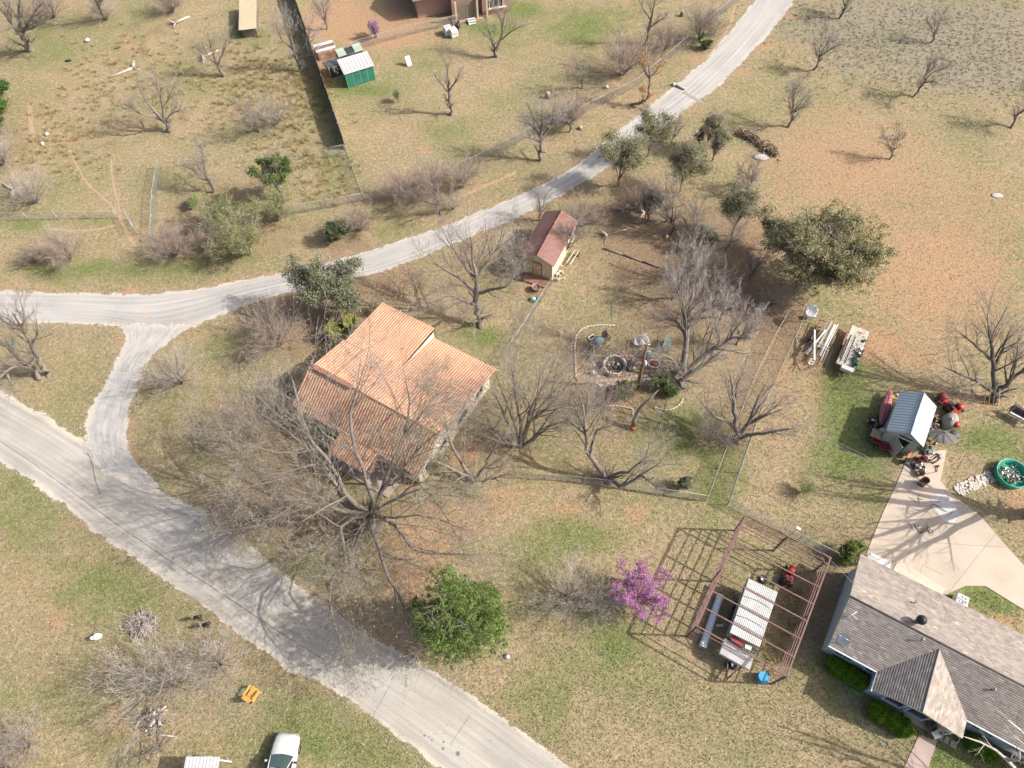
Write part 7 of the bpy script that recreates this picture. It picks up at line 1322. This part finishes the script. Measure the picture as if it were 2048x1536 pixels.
m=MB(); m.loft(rf,closed=False,cap=False); r_o=m.build('roof',M_CAR,SV); r_o.modifiers.new('s','SOLIDIFY').thickness=.03
rows=[]
for t in np.linspace(0,1,5):
    x=.98-.80*t; z=1.03+.55*t; hw=.76-.15*t; rows.append([(x+.10*(1-(y/hw)**2),y,z+.03*(1-(y/hw)**2)) for y in np.linspace(-hw,hw,9)])
MB().loft(rows,closed=False,cap=False).build('windshield',flat('car_glass',(.05,.09,.085),.06,0,.9),SV)
for s in (-1,1):
    MB().add([(.75,s*.82,1.05),(-2.1,s*.82,1.05),(-1.9,s*.63,1.58),(.12,s*.63,1.56)],[(0,1,2,3)]).build('side_window',M_GLASS,SV); MB().tube([(1.0,s*.79,1.03),(.14,s*.62,1.58)],.035,5).build('pillar',M_CAR,SV); MB().tube([(-.7,s*.83,1.05),(-.75,s*.66,1.62)],.03,5).build('pillar',M_CAR,SV)
    MB().box((.62,s*1.0,1.08),(.14,.2,.13)).build('mirror',M_BLACK if s<0 else M_CAR,SV,bevel=.03); MB().box((2.2,s*.58,.68),(.16,.26,.14)).build('headlight',M_STEEL,SV,bevel=.03); MB().tube([(.1,s*.62,1.66),(-1.8,s*.62,1.66)],.018,5).build('roof_rail',M_BLACK,SV)
    for x in (1.42,-1.4): wheel(SV,(x,s*.80,.33),.33,.22,'Y')
MB().box((2.36,0,.5),(.1,1.4,.18)).build('bumper',M_STEEL,SV,bevel=.04); MB().tube([(1.0,.75,1.0),(.95,.8,1.6)],.006,4).build('antenna',M_BLACK,SV); MB().tube([(1.02,-.5,1.06),(.98,.1,1.1)],.014,4).build('wiper',M_BLACK,SV); MB().box((-2.2,0,1.3),(.04,1.2,.5),M=Matrix.Rotation(-.3,3,'Y')).build('rear_window',M_GLASS,SV)
# ------------------------------------------------------------------ person bending over the clutter
p=S(1868,922,.05); PR=thing('person','person in a blue shirt and tan trousers bending forward beside the workshop','person',(p.x,p.y,.05),math.radians(-160))
bm_v=[(0,0,.95),(.12,0,1.12),(.26,0,1.30),(.36,0,1.42),(.44,0,1.50),   # pelvis, belly, chest, neck, head base   x = forward
 (0,.11,.90),(.04,.13,.50),(-.02,.14,.08),(.14,.15,.04),(0,-.11,.90),(.10,-.13,.50),(.06,-.14,.08),(.22,-.15,.04),
 (.30,.19,1.33),(.38,.24,1.06),(.56,.20,.90),(.64,.19,.86),(.30,-.19,1.33),(.40,-.24,1.06),(.58,-.20,.92),(.66,-.19,.88)]
ed=[(0,1),(1,2),(2,3),(3,4),(0,5),(5,6),(6,7),(7,8),(0,9),(9,10),(10,11),(11,12),(2,13),(13,14),(14,15),(15,16),(2,17),(17,18),(18,19),(19,20)]
rad=[.15,.14,.17,.065,.06,.10,.07,.05,.04,.10,.07,.05,.04,.075,.05,.035,.03,.075,.05,.035,.03]
me=bpy.data.meshes.new('body'); me.from_pydata(bm_v,ed,[]); me.update(); bo=link('body',me,pm('skin',(.42,.27,.20),(.38,.24,.18)),PR); bo.modifiers.new('skin','SKIN')
for i,r in enumerate(rad): me.skin_vertices[0].data[i].radius=(r,r)
me.skin_vertices[0].data[0].use_root=True; bo.modifiers.new('sub','SUBSURF').levels=2; bo.modifiers['sub'].render_levels=2
def skin_piece(name,idx,mat,grow):
    mp={v:i for i,v in enumerate(idx)}; me=bpy.data.meshes.new(name); me.from_pydata([bm_v[i] for i in idx],[(mp[a],mp[b]) for a,b in ed if a in mp and b in mp],[]); me.update(); o=link(name,me,mat,PR); o.modifiers.new('skin','SKIN')
    for i,v in enumerate(idx): me.skin_vertices[0].data[i].radius=(rad[v]+grow,)*2
    me.skin_vertices[0].data[0].use_root=True; o.modifiers.new('sub','SUBSURF').levels=1; o.modifiers['sub'].render_levels=2; return o
skin_piece('shirt',[1,0,2,13,14,17,18],pm('blue_shirt',(.20,.34,.55),(.16,.28,.47),4,.9),.025); skin_piece('trousers',[0,5,6,7,9,10,11],pm('tan_trousers',(.40,.29,.15),(.34,.25,.13),4,.9),.022)
MB().lathe([(.02,-.12),(.075,-.08),(.095,.0),(.09,.07),(.04,.12),(.01,.125)],c=(.52,0,1.58),n=14,M=Matrix.Rotation(1.0,3,'Y')).build('head',bpy.data.materials['skin'],PR); MB().lathe([(.1,.0),(.1,.05),(.06,.12),(.01,.14)],c=(.52,0,1.59),n=14,M=Matrix.Rotation(.7,3,'Y')).build('hair',M_DARK,PR); MB().box((.62,0,1.56),(.03,.03,.04)).build('nose',bpy.data.materials['skin'],PR)
for s in (-1,1):
    for k in range(5): MB().tube([(.64+(k==4)*-.02,s*(.19+(k-1.5)*.018),.86),(.69,s*(.19+(k-1.5)*.02),.82),(.70,s*(.19+(k-1.5)*.02),.78)],.009,5).build('finger',bpy.data.materials['skin'],PR)
    MB().box((.17 if s>0 else .25,s*.145-.0,.045),(.26,.1,.09)).build('shoe',M_DARK,PR,bevel=.03)
# ------------------------------------------------------------------ overhead service wires
def wire(lab,a,b,za,zb,sag=.5,r=.012):
    A=Vector(S(*a,za)); B=Vector(S(*b,zb)); o=thing('overhead_wire',lab,'wire',(A.x,A.y,0)); pts=[]
    for t in np.linspace(0,1,17): q=A.lerp(B,t); q.z-=sag*4*t*(1-t); pts.append((q.x-A.x,q.y-A.y,q.z))
    MB().tube(pts,r,4).build('cable',M_WIRE,o)
wire('service wire reaching the peak of the grey house from the steel frame side',(1293,690),(1706,1166),6.4,3.7,.9); wire('upper of two wires crossing the lawn left of the workshop',(1293,688),(2300,1180),6.4,6.4,.6,.014); wire('lower of two wires crossing the lawn left of the workshop',(1293,690),(2300,1196),6.2,6.2,.6,.014)
wire('wire from the yard pole to the corner of the terracotta roof',(1290,690),(992,738),6.3,3.0,.6,.014)
# ------------------------------------------------------------------ ground cover: tussocks, dead grass, leaf litter
rg=np.random.default_rng(77)
def region_pts(blobs,n):
    wts=np.array([b[2]*b[3]*b[4] for b in blobs]); wts/=wts.sum(); k=rg.choice(len(blobs),n,p=wts); out=np.zeros((n,2))
    B=np.array([b[:4] for b in blobs],float)[k]; px=B[:,0]+rg.normal(size=n)*B[:,2]*.8; py=B[:,1]+rg.normal(size=n)*B[:,3]*.8; return toworld(px,py)
def toworld(px,py):
    a=px-1024.; b=-(py-768.); c,s=math.cos(ROLL),math.sin(ROLL); x=a*c+b*s; y=-a*s+b*c; rx=x; ry=F*math.sin(TILT)+y*math.cos(TILT); rz_=-F*math.cos(TILT)+y*math.sin(TILT); t=CAM_H/-rz_; return np.stack([rx*t,ry*t],-1)
# road and slab areas kept free
def inpoly(P,poly):
    x,y=P[:,0],P[:,1]; r=np.zeros(len(P),bool); n=len(poly)
    for i in range(n):
        x0,y0=poly[i]; x1,y1=poly[(i+1)%n]; c=((y0>y)!=(y1>y)); r^=c&(x<(x1-x0)*(y-y0)/((y1-y0) if y1!=y0 else 1e-9)+x0)
    return r
RP=[]
for L_,R_2 in (([(-400,520),(0,776),(190,890),(262,940),(427,1028),(551,1132),(710,1246),(853,1329),(1024,1445),(1150,1536),(1500,1780)],[(-560,610),(0,925),(130,1018),(300,1142),(480,1272),(640,1368),(760,1450),(880,1540),(1150,1780)]),
  ([(-500,590),(0,580),(280,588),(480,560),(700,512),(900,447),(1080,372),(1210,280),(1330,185),(1450,72),(1600,-180)],[(-500,690),(0,648),(290,668),(430,640),(590,585),(755,548),(920,482),(1060,425),(1200,348),(1315,268),(1435,178),(1550,58),(1690,-200)]),
  ([(215,640),(250,685),(203,770),(165,850),(215,955)],[(400,640),(303,712),(263,820),(264,915),(330,985)])):
    RP.append([tuple(S(*q))[:2] for q in L_]+[tuple(S(*q))[:2] for q in R_2[::-1]])
RP.append([tuple(S(*q))[:2] for q in [(1800,910),(1900,895),(1890,990),(2048,1125),(2140,1290),(2048,1230),(1970,1180),(1890,1195),(1725,1125)]])
RP.append([tuple(S(*q))[:2] for q in [(1838,1470),(1874,1482),(1853,1545),(1803,1545)]])
def clear(P):
    k=np.ones(len(P),bool)
    for q in RP: k&=~inpoly(P,q)
    return P[k]
def cover(name,P,nb,h,w,c1,c2,lean=.5,sp=.06):
    """tufts: nb blades at each point"""
    n=len(P)*nb; B=np.repeat(P,nb,0)+rg.normal(size=(n,2))*sp; a=rg.uniform(0,2*PI,n); hh=h*rg.uniform(.5,1.3,n); l=hh*lean*rg.uniform(.3,1.4,n); dx,dy=np.cos(a),np.sin(a)
    V=np.stack([np.stack([B[:,0]-dy*w,B[:,1]+dx*w,np.zeros(n)],-1),np.stack([B[:,0]+dy*w,B[:,1]-dx*w,np.zeros(n)],-1),np.stack([B[:,0]+dx*l,B[:,1]+dy*l,hh],-1)],1).reshape(-1,3)
    t=rg.random((n,1)); c=(np.array(c1)*(1-t)+np.array(c2)*t)*rg.uniform(.75,1.2,(n,1))
    tagp(link(name,np_mesh(name,V,np.arange(3*n).reshape(-1,3),col=np.repeat(c,3,0)),M_LEAF),{'dry_grass':'tall dry straw tussocks growing along the fields','scrub_grass':'grey green clumps of low scrub on the upper right slope'}.get(name),None,kind='stuff')
TUSS=[(1545,1310,22,30,.9),(1580,1230,20,60,.8),(560,175,60,60,1.5),(590,230,50,60,1),(500,200,60,60,.6),(650,355,50,40,1),(600,310,40,30,.7),(150,230,60,60,.7),(480,130,40,50,.8),(110,300,60,40,.6),(260,130,90,50,.4),(300,170,90,60,.3),(420,200,60,50,.4)]
cover('dry_grass',clear(region_pts(TUSS,950)),26,.42,.02,(.46,.36,.20),(.33,.27,.13),.9,.12)
cover('scrub_grass',clear(region_pts([b for b in GREY if b[0]>1600 and b[1]<200],3000)),12,.12,.02,(.21,.19,.13),(.29,.26,.19),.8,.08)
px=rg.uniform(-60,2110,150000); py=rg.uniform(-40,1580,150000); P=clear(toworld(px,py)); n=len(P)
cover('short_grass',P[:125000],1,.10,.032,(.44,.37,.26),(.13,.14,.06),1.2,.02)
P=clear(region_pts(GREEN,34000)); cover('green_grass',P,1,.10,.03,(.09,.14,.03),(.23,.26,.09),1.0,.03)
# dead leaves lying on the ground
P=clear(np.concatenate([region_pts(LEAF,40000),P[:0],clear(toworld(rg.uniform(0,2048,14000),rg.uniform(0,1536,14000)))])); n=len(P)
v,f,c=leaf_geo(rg,np.concatenate([P,np.full((n,1),.03)],1),.045,(.40,.30,.19),(.17,.11,.07),upb=1.5); tagp(link('leaf_litter',np_mesh('leaf_litter',v,f,col=c),M_LEAF),kind='stuff')
# gravel crumbs along the road edges
E_=[]
for q in RP[:3]:
    q=np.array(q+[q[0]]); 
    for a,b in zip(q[:-1],q[1:]): L=np.hypot(*(b-a)); k=int(min(L,200)*26); t=rg.random((k,1)); E_.append(a+(b-a)*t+rg.normal(size=(k,2))*.28)
P=np.concatenate(E_); n=len(P); v,f,c=leaf_geo(rg,np.concatenate([P,np.full((n,1),.03)],1),.038,(.55,.50,.43),(.36,.31,.25),upb=1.5); tagp(link('gravel_crumbs',np_mesh('gravel_crumbs',v,f,col=c),M_LEAF),kind='stuff')
